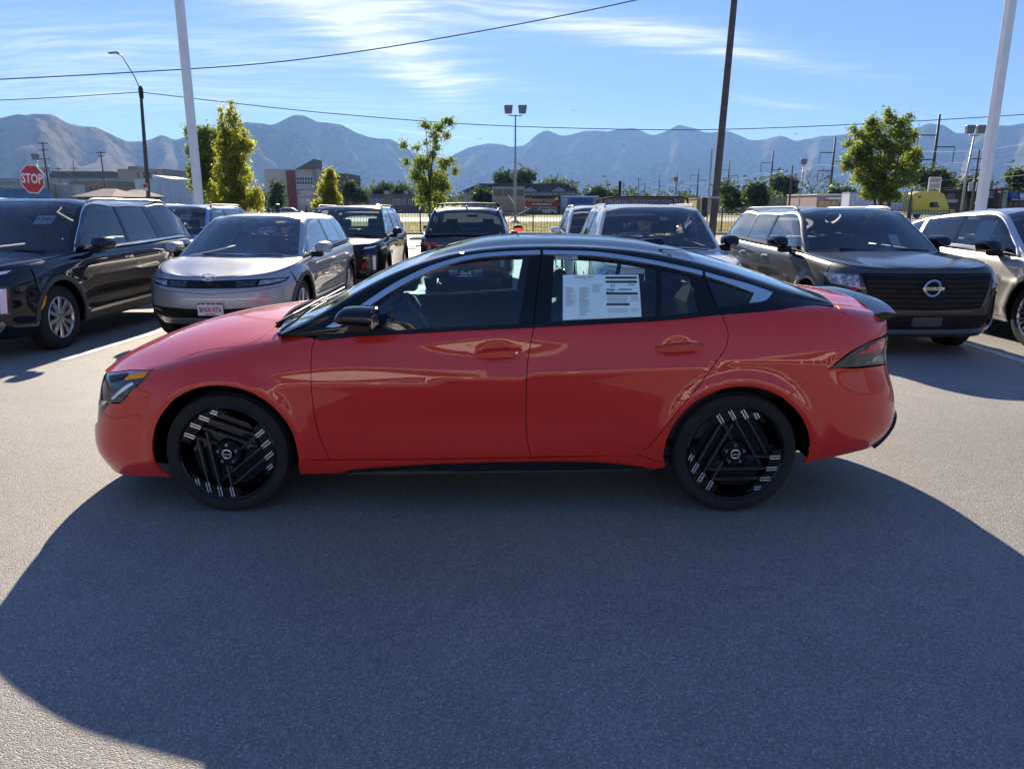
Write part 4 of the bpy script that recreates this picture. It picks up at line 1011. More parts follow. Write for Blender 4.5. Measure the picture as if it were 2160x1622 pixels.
def hip_house(lab, u0, u1, vr, ve, D, depth):
    a, b = at(u0, ve, D), at(u1, ve, D); w = (b[0]-a[0])/2; t = thing('house', lab, 'house', ((a[0]+b[0])/2, D, ZB), 0, 'brown roofed houses'); H = a[2]-ZB; T_ = at(u0, vr, D)[2]-ZB
    MB().box((-w+.6, .5, -.3), (w-.6, depth-.5, H)).build('wall', M_BROWN, t)
    V = [(-w, 0, H), (w, 0, H), (w, depth, H), (-w, depth, H), (-w*.35, depth/2, T_), (w*.35, depth/2, T_), (-w, 0, H-.2), (w, 0, H-.2), (w, depth, H-.2), (-w, depth, H-.2)]
    MB().add(V, [(0, 1, 5, 4), (1, 2, 5), (2, 3, 4, 5), (3, 0, 4), (6, 7, 1, 0), (7, 8, 2, 1), (8, 9, 3, 2), (9, 6, 0, 3), (6, 9, 8, 7)]).build('roof', M_ROOFB, t)
    for k in range(3): win(t, -w*.7+k*w*.5, -w*.7+k*w*.5+w*.25, H-1.6, H-.4, 2, 1, None, .5)
hip_house('low house with a wide brown hipped roof above the black-blue SUV', 150, 236, 397, 415, 105, 10); hip_house('smaller brown hipped house left of the white warehouse', 228, 284, 399, 414, 112, 10)
t, wx, hz, H = building('mural_wall', 'low blue wall covered in black and white graffiti at the left edge', -60, 106, 402, 95, .4, plain('blue mural', (.10, .22, .36), .8, var=.25, vscale=1.2), 'wall')
rr = random.Random(4)
for k in range(26):
    x = rr.uniform(wx(-55), wx(98)); z = rr.uniform(H*.25, H*.85); pts = [(x, -.02, z)]
    for j in range(4): pts.append((pts[-1][0] + rr.uniform(-.1, .35), -.02, max(.2, min(H-.1, pts[-1][2] + rr.uniform(-.4, .4)))))
    MB().tube(smooth_poly(pts, .12, closed=False, ang=90), rr.uniform(.03, .06), 4).build('graffiti_stroke', (M_INK, M_WHITE, M_PALE)[k % 3], t)
t, wx, hz, H = building('container', 'pale grey shipping container between the left poles', 118, 159, 390, 140, 3, wallm('container grey', (.46, .47, .47)), 'container', False)
for k in range(12): MB().box((wx(119+3.3*k), -.06, .2), (wx(120.3+3.3*k), -.003, H-.1)).build('rib', MATS['container grey'], t)
t, wx, hz, H = building('yard_building', 'weathered brown shed row right of the pale container', 150, 232, 384, 170, 12, wallm('weathered siding', (.26, .20, .15)))
for k in range(6): MB().box((wx(158+12*k), -.08, hz(404)), (wx(161+12*k), -.003, hz(394))).build('window', M_PANE, t)
t, wx, hz, H = building('left_shed', 'low dark shed at the left edge behind the graffiti wall', -60, 40, 386, 130, 14, wallm('shed siding', (.38, .36, .34)))
for k in range(5): win(t, wx(-40+15*k), wx(-31+15*k), hz(404), hz(394), 2, 1)
# shops in the centre
t, wx, hz, H = building('shop_row', 'long flat-roofed brown shop row in the centre distance', 777, 905, 412, 170, 15, wallm('shop brick', (.20, .14, .115)))
MB().box((wx(785), -.15, hz(419)), (wx(801), -.01, hz(414))).build('sign_board', plain('blue board', (.05, .14, .30), .5), t)
MB().box((wx(813), -.15, hz(419)), (wx(830), -.01, hz(414))).build('sign_board', plain('olive board', (.20, .22, .08), .5), t)
for k, u in enumerate((781, 791, 804, 818, 828, 838, 850, 862, 876, 890)): win(t, wx(u), wx(u+(8 if k % 3 else 5)), hz(432), hz(421), 2, 1)
for u in (806, 849, 866): MB().box((wx(u), 3, H+.2), (wx(u+5), 6, H+1.0)).build('roof_unit', M_GALV, t)
t, wx, hz, H = building('white_store', 'white flat store behind the shop row', 843, 905, 394, 260, 20, M_PALE)
# hotel with gables
t, wx, hz, H = building('hotel', 'long pale hotel with a dark roof and white gables', 978, 1218, 403, 260, 18, wallm('hotel siding', (.42, .43, .47)), cap=False)
T_ = hz(386)
V = [(wx(974), -1, H-.1), (wx(1223), -1, H-.1), (wx(1223), 19, H-.1), (wx(974), 19, H-.1), (wx(1010), 9, T_), (wx(1185), 9, T_)]
MB().add(V, [(0, 1, 5, 4), (1, 2, 5), (2, 3, 4, 5), (3, 0, 4), (0, 3, 2, 1)]).build('roof', M_ROOFD, t)
for u in (1010, 1118, 1178):
    MB().prism([(wx(u-18), H-.2), (wx(u+18), H-.2), (wx(u), hz(394))], -1.6, 6).build('gable', MATS['hotel siding'], t)
    for s in (-1, 1): MB().add([(wx(u+s*20), -1.9, H-.5), (wx(u), -1.9, hz(393.2)), (wx(u), 8, hz(393.2)), (wx(u+s*20), 8, H-.5), (wx(u+s*20), -1.9, H-.2), (wx(u), -1.9, hz(393.2)+.3), (wx(u), 8, hz(393.2)+.3), (wx(u+s*20), 8, H-.2)], [(0, 1, 2, 3), (4, 5, 6, 7), (0, 1, 5, 4), (1, 2, 6, 5), (2, 3, 7, 6), (3, 0, 4, 7)]).build('gable_roof', M_ROOFD, t)
    MB().box((wx(u-1.5), -1.75, hz(401)), (wx(u+1.5), -1.6, hz(398))).build('gable_vent', M_GREYW, t)
for v0, v1 in ((413, 406), (428, 420)):
    for u in range(984, 1216, 12): win(t, wx(u), wx(u+5), hz(v0), hz(v1), 2, 1)
# billboard, brick base, mural of the pizza place, blue garage
t, wx, hz, H = building('billboard', 'large framed brown billboard over a brick base beside the floodlight mast', 1038, 1107, 394, 140, .6, wallm('billboard frame', (.36, .34, .32)), 'billboard', False)
for k in range(3): MB().box((wx(1041+22*k), -.1, hz(414)), (wx(1061+22*k), -.003, hz(400))).build('panel_board', wallm('billboard brick', (.22, .14, .11)), t)
MB().box((wx(1040), -.12, -.2), (wx(1105), -.004, hz(420.5))).build('brick_base', M_TAN, t)
t, wx, hz, H = building('pizza_shop', 'black and red painted pizza shop front with script lettering and a yellow sun', 1107, 1182, 415, 150, 14, plain('black mural', (.03, .022, .03), .7, var=.3, vscale=.6))
MB().box((wx(1107.5), -.06, hz(434.5)), (wx(1181.5), -.004, hz(428))).build('red_band', plain('mural red', (.40, .035, .04), .7, var=.2, vscale=1), t)
text('lettering', 'Whisternizza', 1.15, plain('mural gold', (.62, .38, .20), .6), t, (wx(1139), -.03, hz(422.3)), (R(90), 0, 0), .01, bold=.015)
text('lettering', 'NY STYLE PIZZA CO', .42, M_WHITE, t, (wx(1143), -.08, hz(431.3)), (R(90), 0, 0), .01, bold=.012)
MB().lathe([(0, -.05), (hz(415)-hz(419), -.05), (hz(415)-hz(419), -.004)], 24, 'y', (wx(1174), 0, hz(419.5))).build('sun_disc', plain('mural yellow', (.65, .48, .10), .6), t)
MB().box((wx(1112), -.08, -.1), (wx(1176), -.003, hz(436))).build('shop_window', M_PANE, t)
t, wx, hz, H = building('garage', 'low garage with a blue door and white wall by the pizza shop', 1182, 1262, 416, 160, 14, wallm('garage grey', (.24, .25, .28)), capm=M_WHITE)
MB().box((wx(1183), -.1, 0), (wx(1197), -.004, H-.2)).build('white_panel', M_PALE, t); MB().box((wx(1204), -.1, hz(431)), (wx(1250), -.004, hz(418.5))).build('blue_panel', plain('blue sheet', (.02, .09, .27), .5, var=.15), t)
for k in range(4): win(t, wx(1205+11*k), wx(1214+11*k), hz(437), hz(431.5), 2, 1)
t, wx, hz, H = building('low_building', 'dark low building behind the crossbars of the ivory SUV', 1262, 1330, 421, 180, 12, wallm('slate siding', (.16, .17, .19)))
for k in range(4): win(t, wx(1268+15*k), wx(1277+15*k), hz(432), hz(425), 2, 1)
t, wx, hz, H = building('sign_pylon', 'narrow dark sign pylon left of the steel poles', 1306, 1311, 382, 200, .8, M_ROOFD, 'sign', False)
t, wx, hz, H = building('yellow_wall', 'yellow ochre low building behind the bushy tree', 1470, 1720, 420, 175, 14, wallm('ochre wall', (.40, .28, .10)))
for k in range(12): win(t, wx(1478+20*k), wx(1487+20*k), hz(434), hz(426), 2, 1)
t, wx, hz, H = building('brick_building', 'low brick building left of the leaning wooden pole', 1330, 1470, 418, 190, 14, wallm('faded brick', (.27, .19, .16)))
for k in range(9): win(t, wx(1336+15*k), wx(1343+15*k), hz(432), hz(424), 2, 1)
t, wx, hz, H = building('shopfront', 'pink shopfronts with white awnings left of the round tree', 1724, 1796, 412, 130, 14, wallm('pink render', (.42, .27, .26)), capm=M_WHITE)
for k in range(5): win(t, wx(1729+13*k), wx(1738+13*k), hz(440), hz(426), 2, 1)
MB().prism([(wx(1740), hz(421)), (wx(1768), hz(421)), (wx(1768), hz(417)), (wx(1740), hz(417))], -1.3, -.01).build('awning', M_WHITE, t)
t, wx, hz, H = building('shop_building', 'brown shop with a white number board beside the yellow truck', 1986, 2112, 402, 150, 6, M_BROWN, capm=wallm('tan fascia', (.34, .25, .20)))
MB().box((wx(1993), -.1, hz(421)), (wx(2014), -.003, hz(408))).build('dark_window', M_PANE, t); MB().prism([(wx(1992), hz(421)), (wx(2016), hz(421)), (wx(2014), hz(428)), (wx(1996), hz(428))], -.7, -.01).build('awning', M_BEIGE, t)
for u in (2034, 2046): MB().box((wx(u), -.25, 0), (wx(u+3), -.004, H)).build('pilaster', MATS['tan fascia'], t)
nb = MB().box((wx(2062), -.12, hz(418)), (wx(2099), -.004, hz(404))).build('number_board', M_PALE, t); text('numbers', '8720', 1.0, M_INK, nb, (wx(2082), -.14, hz(410.5)), (R(90), 0, 0), .01, bold=.01)
MB().box((wx(2055), -.1, hz(432)), (wx(2062), -.004, hz(418))).build('notice_panel', M_WHITE, t)
t, wx, hz, H = building('awning_shop', 'brick shop with a deep blue sign awning at the right edge', 2112, 2300, 399, 148, 6, wallm('red brick', (.22, .13, .10)))
aw = MB().prism([(-1.4, hz(421)), (-1.4, hz(419)), (-.1, hz(403)), (-.1, hz(421))], wx(2123), wx(2230), 'x').build('awning', plain('blue awning', (.02, .05, .30), .35, coat=.3, var=.08), t)
vm = MB(); vm.bar((wx(2138), -1.36, hz(407)), (wx(2143.5), -1.46, hz(419)), .45, .05, (0, 1, 0)); vm.bar((wx(2149), -1.36, hz(407)), (wx(2143.5), -1.46, hz(419)), .45, .05, (0, 1, 0)); vm.build('letter_mark', M_WHITE, aw)
text('lettering', 'VAL', 1.35, M_WHITE, aw, (wx(2164), -1.0, hz(412.5)), (R(58), 0, 0), .01, bold=.02)
MB().box((wx(2123), -1.42, hz(422.5)), (wx(2230), -1.3, hz(421))).build('awning_valance', M_WHITE, aw)
for u in (2128, 2140, 2152, 2166): win(t, wx(u), wx(u+8), .1, hz(426), 1, 2, M_BROWN)
MB().box((wx(2112.5), -.3, 0), (wx(2121), -.004, hz(402))).build('pier', M_BEIGE, t)
# framed sign on a roof
p = at(1969, 400, 118); t = thing('roof_sign', 'white framed sign board above the yellow truck', 'sign', (p[0], 118, ZB)); z0, z1 = at(1969, 398, 118)[2]-ZB, at(1969, 375, 118)[2]-ZB
MB().box((-.85, -.1, z0), (.85, .1, z1)).build('board', plain('grey board', (.30, .32, .36), .6), t)
fm = MB()
for a, b_ in (((-.9, z0), (.9, z0)), ((-.9, z1), (.9, z1)), ((-.9, 0), (-.9, z1)), ((.9, 0), (.9, z1)), ((-.9, (z0+z1)/2), (.9, (z0+z1)/2))): fm.bar((a[0], -.12, a[1]), (b_[0], -.12, b_[1]), .12)
fm.build('frame', M_WHITE, t)
# lorry: white trailer and yellow cab
D = 112; a, b_ = at(1793, 406, D), at(1921, 403, D); w = (b_[0]-a[0])
t = thing('trailer', 'long white ribbed trailer behind the round tree', 'trailer', (a[0], D, ZB)); H = a[2]-ZB
MB().box((0, 0, 1.05), (w, 2.6, H)).build('box', M_PALE, t); 
for k in range(16): MB().box((w*(k+.5)/16-.03, -.03, 1.1), (w*(k+.5)/16+.03, -.003, H-.08)).build('rib', M_GREYW, t)
MB().box((-.02, -.05, H-.14), (w+.02, 2.65, H+.02)).build('top_rail', M_GALV, t)
for x in (1.2, 2.5): 
    for y in (.1, 2.3): MB().lathe([(.0, -.14), (.5, -.12), (.52, .12), (0, .14)], 18, 'y', (x, y, .5)).build('wheel', M_IRONBLK, t, auto=40)
D = 110; a = at(1924, 430, D); t = thing('truck_cab', 'yellow lorry cab with a rounded roof fairing at the right', 'truck', (a[0], D, ZB)); wx = lambda u: at(u, 430, D)[0]-a[0]; hz = lambda v: at(1080, v, D)[2]-ZB
M_YEL = plain('yellow lorry paint', (.85, .58, .02), .35, coat=.8, var=.06)
prof = [(wx(1925), .6), (wx(1925), hz(408)), (wx(1940), hz(404)), (wx(1975), hz(404)), (wx(1990), hz(410)), (wx(1996), hz(424)), (wx(1998), hz(427)), (wx(2004), hz(440)), (wx(2014), hz(444)), (wx(2017), 1.2), (wx(2017), .6)]
MB().prism(prof, 0, 2.5).build('cab', M_YEL, t, bevel=.10, auto=40)
MB().prism([(wx(1962), hz(438)), (wx(1962), hz(427)), (wx(1976), hz(426)), (wx(1982), hz(438))], -.05, -.004).build('side_window', M_PANE, t)
MB().add([(wx(1996)+.12, .2, hz(425)), (wx(1996)+.12, 2.3, hz(425)), (wx(2003)+.16, 2.3, hz(439)), (wx(2003)+.16, .2, hz(439))], [(0, 1, 2, 3)]).build('windscreen', M_PANE, t)
MB().prism([(wx(1934), hz(418)), (wx(1940), hz(418)), (wx(1941), hz(413)), (wx(1936), hz(414))], -.05, -.004).build('sleeper_window', M_PANE, t)
for u in (1938, 2002): MB().lathe([(0, -.16), (.5, -.12), (.52, .14), (0, .16)], 18, 'y', (wx(u), .15, .52)).build('wheel', M_IRONBLK, t, auto=40)
MB().bar((wx(1966), -.3, hz(436)), (wx(1966), -.3, hz(428)), .25, .12).build('mirror', M_IRONBLK, t); MB().box((wx(1925), -.08, .5), (wx(1996), -.003, .9)).build('side_skirt', M_GREYW, t)
# small parked cars across the street
def far_car(u, D, col, lab, rz=0.0):
    p = at(u, 430, D); t = thing('car', lab, 'car', (p[0], D, ZB+.01), rz, 'cars parked across the street')
    MB().prism([(-2.2, .3), (2.2, .3), (2.25, .75), (1.9, .92), (1.2, .98), (.6, 1.45), (-.9, 1.48), (-1.7, 1.0), (-2.2, .9)], -.85, .85).build('body', paint('far paint ' + lab[:8], col, .2, .4, .05), t, bevel=.08, auto=40)
    for s in (-1, 1):
        MB().prism([(1.0, 1.0), (.52, 1.38), (-.85, 1.40), (-1.45, 1.02)], s*.86-.01, s*.86+.01).build('window', M_PANE, t)
        for x in (-1.35, 1.35): MB().lathe([(0, -.1), (.3, -.1), (.32, .1), (0, .1)], 14, 'y', (x, s*.78, .31)).build('wheel', M_IRONBLK, t, auto=40)
for u, D, col, lab, rz in ((1490, 158, (.55, .56, .58), 'silver far car just left of the leaning wooden pole', 1.2), (1528, 160, (.5, .5, .5), 'grey far car right of the leaning wooden pole', 1.4), (1562, 158, (.05, .06, .09), 'dark far car below the large dark tree', 1.3), (1600, 160, (.6, .6, .6), 'white far car below the bushy tree', 1.5),
        (2105, 88, (.62, .62, .64), 'white far car under the number board', .1), (1120, 146, (.03, .04, .06), 'dark far car in front of the pizza shop', 0), (1150, 147, (.3, .32, .36), 'grey far car in front of the pizza shop', .05), (1195, 152, (.02, .02, .03), 'black far car before the white garage panel', 1.5), (610, 118, (.5, .5, .5), 'silver far car below the red strip of the office', .1)):
    far_car(u, D, col, lab, rz)
# two slanting white rods by the floodlight mast
for k, (p0, p1, lab) in enumerate((((1072, 412), (1085, 430), 'short white rod leaning by the floodlight mast'), ((1068, 466), (1117, 440), 'long white rod slanting up from the floodlight mast foot'))):
    o = MB().tube([at(*p0, 70), at(*p1, 70)], .05, 6).build('white_rod', M_WHITE, None); tag(o, lab, 'guy guard')
# birds
for k, (u, v) in enumerate(((1922, 257), (1210, 234), (1315, 308), (1680, 283), (1012, 294))):
    p = at(u, v, 60); s = .5 if k == 0 else .22; o = mesh('bird', [(p[0]-s, 60, p[2]+s*.35), (p[0]-s*.2, 60.1, p[2]), (p[0], 60-.3*s, p[2]-s*.08), (p[0]+s*.2, 60.1, p[2]), (p[0]+s, 60, p[2]+s*.4), (p[0], 60+.4*s, p[2]+s*.04), (p[0], 60, p[2]-s*.25)], [(0, 1, 5), (1, 6, 5), (5, 6, 3), (5, 3, 4), (1, 2, 6), (2, 3, 6)], M_IRONBLK)
    tag(o, ['dark bird with raised wings above the right floodlights', 'small bird right of the twin floodlights', 'small bird low over the middle ridge', 'small bird right of the leaning pole', 'small bird left of the twin floodlights'][k], 'bird')
# ------------------------------------------------------------------ showroom behind the camera: it is seen mirrored in the cars
t = thing('showroom', 'white dealership showroom mirrored in the doors of the red sedan', 'building', (0, -24, 0)); t.rotation_euler = (0, 0, math.pi)
MB().box((-34, 0, -.2), (34, 14, 1.0)).build('wall_base', M_GREYW, t); MB().box((-34, 0, 4.3), (34, 14, 6.6)).build('fascia', M_WHITE, t)
for k in range(18):
    MB().box((-34 + 4*k - .2, -.05, 1.0), (-34 + 4*k + .2, .5, 4.3)).build('pier', M_WHITE, t)
    if k < 17: MB().box((-34 + 4*k + .2, .2, 1.0), (-34 + 4*k + 3.8, .3, 4.3)).build('window', M_PANE, t)
MB().box((-33.9, 1, 1.0), (33.9, 13.8, 4.3)).build('room', M_IRONBLK, t); MB().box((-34.3, -1.5, 6.6), (34.3, 14.3, 6.9)).build('roof', M_GREYW, t)
# ------------------------------------------------------------------ air
hz_ = MB().box((-13500, -600, -6), (13500, 14200, 1320)).build('haze', None, None); hz_['kind'] = 'stuff'; tag(hz_, 'thin blue morning haze over the valley', 'haze')
m, T, o = _new('haze air'); pv = T.n('ShaderNodeVolumePrincipled'); pv.inputs['Color'].default_value = (.27, .50, 1.0, 1); pv.inputs['Density'].default_value = HAZE; pv.inputs['Anisotropy'].default_value = .3
T.l(pv.outputs[0], o.inputs['Volume']); hz_.data.materials.append(m)
# ------------------------------------------------------------------ car pieces shared by all cars
def tyre(parent, r, rr, w, y0, flip):
    """tyre about the y axis; outer face at y0 - on the -y side"""
    h = r - rr; s = -1 if flip else 1
    pr = [(rr-.006, .02), (rr, .006), (rr+h*.25, -.002), (rr+h*.6, -.004), (rr+h*.86, .006), (r-.006, .022), (r-.001, .032)]
    t = []
    for k, q in enumerate((.2, .4, .6, .8)):
        y = w*q; t += [(r, y-.011), (r-.008, y-.009), (r-.008, y-.001), (r, y+.001)]
    pr = pr + t + [(r-.006, w-.03), (rr+h*.5, w), (rr-.01, w-.01)]
    m = MB().lathe([(a, s*(b)+y0) for a, b in pr], 56, 'y'); o = m.build('tyre', M_TYRE, parent, auto=35); return o

def hub_bits(parent, y, s, n, rad, mat, lug=.0095, cap=.032, mark=None):
    for k in range(n):
        a = 2*math.pi*(k+.25)/n
        MB().lathe([(0, y-s*.012), (lug*.8, y-s*.012), (lug, y-s*.004), (lug, y+s*.02)], 10, 'y', (rad*math.cos(a), 0, rad*math.sin(a))).build('wheel_nut', mat, parent, auto=40)
    c = MB().lathe([(0, y-s*.014), (cap*.9, y-s*.013), (cap, y-s*.004), (cap, y+s*.02)], 24, 'y').build('wheel_cap', M_GLOSSBLK, parent, auto=40)
    return c

def wheel_red(car, x, side, rot):
    """black wheel with three sets of parallel bars and pairs of bright dashes"""
    s = 1 if side < 0 else -1                        # outward is -y for side < 0
    w = bpy.data.objects.new('wheel', None); link(w, car); w.location = (x, side*.872, .333)
    fl = s < 0
    tyre(w, .333, .262, .215, 0, fl)
    # in this frame the outer face looks to -y*s
    MB().lathe([(.262, s*.004), (.255, s*-.002), (.248, s*.004), (.240, s*.03), (.233, s*.10), (.230, s*.19)], 56, 'y').build('rim', M_GLOSSBLK, w, auto=40)
    MB().lathe([(.045, s*.075), (.145, s*.075), (.147, s*.085), (.145, s*.095), (.04, s*.095)], 40, 'y').build('brake_disc', M_IRON, w, auto=40)
    MB().lathe([(0, s*.14), (.232, s*.14)], 40, 'y').build('hub_back', M_LINER, w)
    MB().obox((.10, s*.075, .05), (.07, .05, .11), Matrix.Rotation(R(-30), 3, 'Y')).build('brake_caliper', M_IRON, w, bevel=.01)
    f = 1 if side < 0 else -1                        # mirror the pattern on the far side
    def uv(a, b, phi):                               # along / across the bar direction -> wheel plane
        c_, s_ = math.cos(phi), math.sin(phi)
        return (f*(a*c_ - b*s_), a*s_ + b*c_)
    RR = .250
    for g in range(3):
        phi = R(159 + rot + 120*g)
        # plate at the rim that carries the dashes
        arc = [R(-62 + 66*i/10) for i in range(11)]
        outer = [(RR*math.cos(a), RR*math.sin(a)) for a in arc]
        inner = [(max(RR*math.cos(a) - (.060 if i < 9 else .05), .02), RR*math.sin(a)) for i, a in enumerate(arc)]
        pl = [uv(a, b, phi) for a, b in outer + inner[::-1]]
        MB().prism(pl, s*.006, s*.022).build('rim_plate', M_SATINBLK, w)
        for k, dl in enumerate((-6, -21, -36, -52)):
            b = RR*math.sin(R(dl)); a1 = RR*math.cos(R(dl)) - .004
            a0 = (.07, -.135, -.10, .03)[k]
            if k < 3:
                p0, p1 = uv(a0, b, phi), uv(a1 - .05, b, phi)
                m = MB(); wd = .011
                q = [uv(a0, b-wd, phi), uv(a1-.03, b-wd*.9, phi), uv(a1-.03, b+wd*.9, phi), uv(a0, b+wd, phi)]
                q2 = [uv(a0, b-wd*.35, phi), uv(a1-.03, b-wd*.4, phi), uv(a1-.03, b+wd*.4, phi), uv(a0, b+wd*.35, phi)]
                yy = (s*.034, s*.010)
                m.add([(p[0], yy[0], p[1]) for p in q] + [(p[0], yy[1] + (s*.012 if i in (0, 3) else 0), p[1]) for i, p in enumerate(q2)],
                      [(0,1,2,3), (4,5,6,7), (0,1,5,4), (1,2,6,5), (2,3,7,6), (3,0,4,7)])
                m.build('spoke', M_SPOKE, w)
            for e in (-.0070, .0070):
                L = .058 if k < 3 else .040
                q = [uv(a1-L, b+e-.0034, phi), uv(a1+ (0 if e < 0 else 0)-.002, b+e-.0034, phi), uv(a1-.002, b+e+.0034, phi), uv(a1-L, b+e+.0034, phi)]
                MB().prism(q, s*.0035, s*.007).build('bright_dash', M_WHEELSILVER, w)
        # dark web under the bars, joining the hub to the rim
        web = [uv(.20, -.09, phi), uv(.05, -.03, phi), uv(-.02, -.05, phi), uv(-.12, -.12, phi), uv(-.05, -.19, phi), uv(.10, -.19, phi)]
        if g % 1 == 0: MB().prism(web, s*.045, s*.055).build('rim_web', M_GLOSSBLK, w)
    MB().lathe([(0, s*.016), (.066, s*.016), (.078, s*.03), (.08, s*.06)], 32, 'y').build('hub', M_GLOSSBLK, w, auto=40)
    hub_bits(w, s*.012, s, 5, .050, M_CHROME)
    if side < 0:
        MB().lathe([(.020, -s*.0025), (.0235, -s*.0035), (.0265, -s*.0025)], 28, 'y').build('emblem_ring', M_CHROME, w, auto=40)
        MB().box((-.027, -.006, -.0055), (.027, -.001, .0055)).build('emblem_bar', M_CHROME, w)
    return w

def seat(car, x, y, mat, zb=.42, h=.62, w=.50, head=True, lean=.22):
    s = bpy.data.objects.new('seat', None); link(s, car); s.location = (x, y, zb)
    MB().box((-.28, -w/2, -.12), (.22, w/2, .06)).build('cushion', mat, s, bevel=.05, auto=40, seg=3)
    m = MB().prism([(.14, .0), (.26, .0), (.28+lean, h), (.20+lean, h+.02), (.12, .10)], -w/2, w/2).build('backrest', mat, s, bevel=.05, auto=40, seg=3)
    if head:
        MB().prism([(.18+lean, h+.05), (.27+lean, h+.05), (.29+lean, h+.20), (.26+lean, h+.235), (.20+lean, h+.22)], -.125, .125).build('headrest', mat, s, bevel=.03, auto=40, seg=3)
        for q in (-.05, .05): MB().tube([(.23+lean, q, h-.02), (.235+lean, q, h+.08)], .007, 6).build('headrest_post', M_CHROME, s)
    return s
def steering(car, x, y, z, rad=.185, tilt=28):
    s = bpy.data.objects.new('steering_wheel', None); link(s, car); s.location = (x, y, z); s.rotation_euler = (0, R(-tilt), 0)
    pts = [(0, rad*math.cos(2*math.pi*k/28), rad*math.sin(2*math.pi*k/28)) for k in range(29)]
    MB().tube(pts, .015, 8, False).build('wheel_rim', M_DARK, s, smooth=True)
    MB().lathe([(0, -.03), (.06, -.02), (.065, .02), (0, .03)], 18, 'x').build('horn_pad', M_DARK, s, auto=40)
    for a in (0, 180, 270):
        MB().bar((-.005, .05*math.cos(R(a)), .05*math.sin(R(a))), (0, rad*math.cos(R(a)), rad*math.sin(R(a))), .03, .012, (1, 0, 0)).build('wheel_spoke', M_DARK, s)
    return s
def well(car, x, r, w, z=.335, depth=.36):
    for s in (-1, 1):
        V = []; F = []; n = 26; y0, y1 = s*(w-.012), s*(w-depth)
        for k in range(n+1):
            a = R(-4 + 188*k/n); c_, s_ = r*math.cos(a), r*math.sin(a); V += [(x+c_, y0, z+s_), (x+c_, y1, z+s_)]
        F = [(2*k, 2*k+2, 2*k+3, 2*k+1) for k in range(n)] + [tuple(2*k+1 for k in range(n+1))]
        mesh('wheel_well', V, F, M_LINER, car)

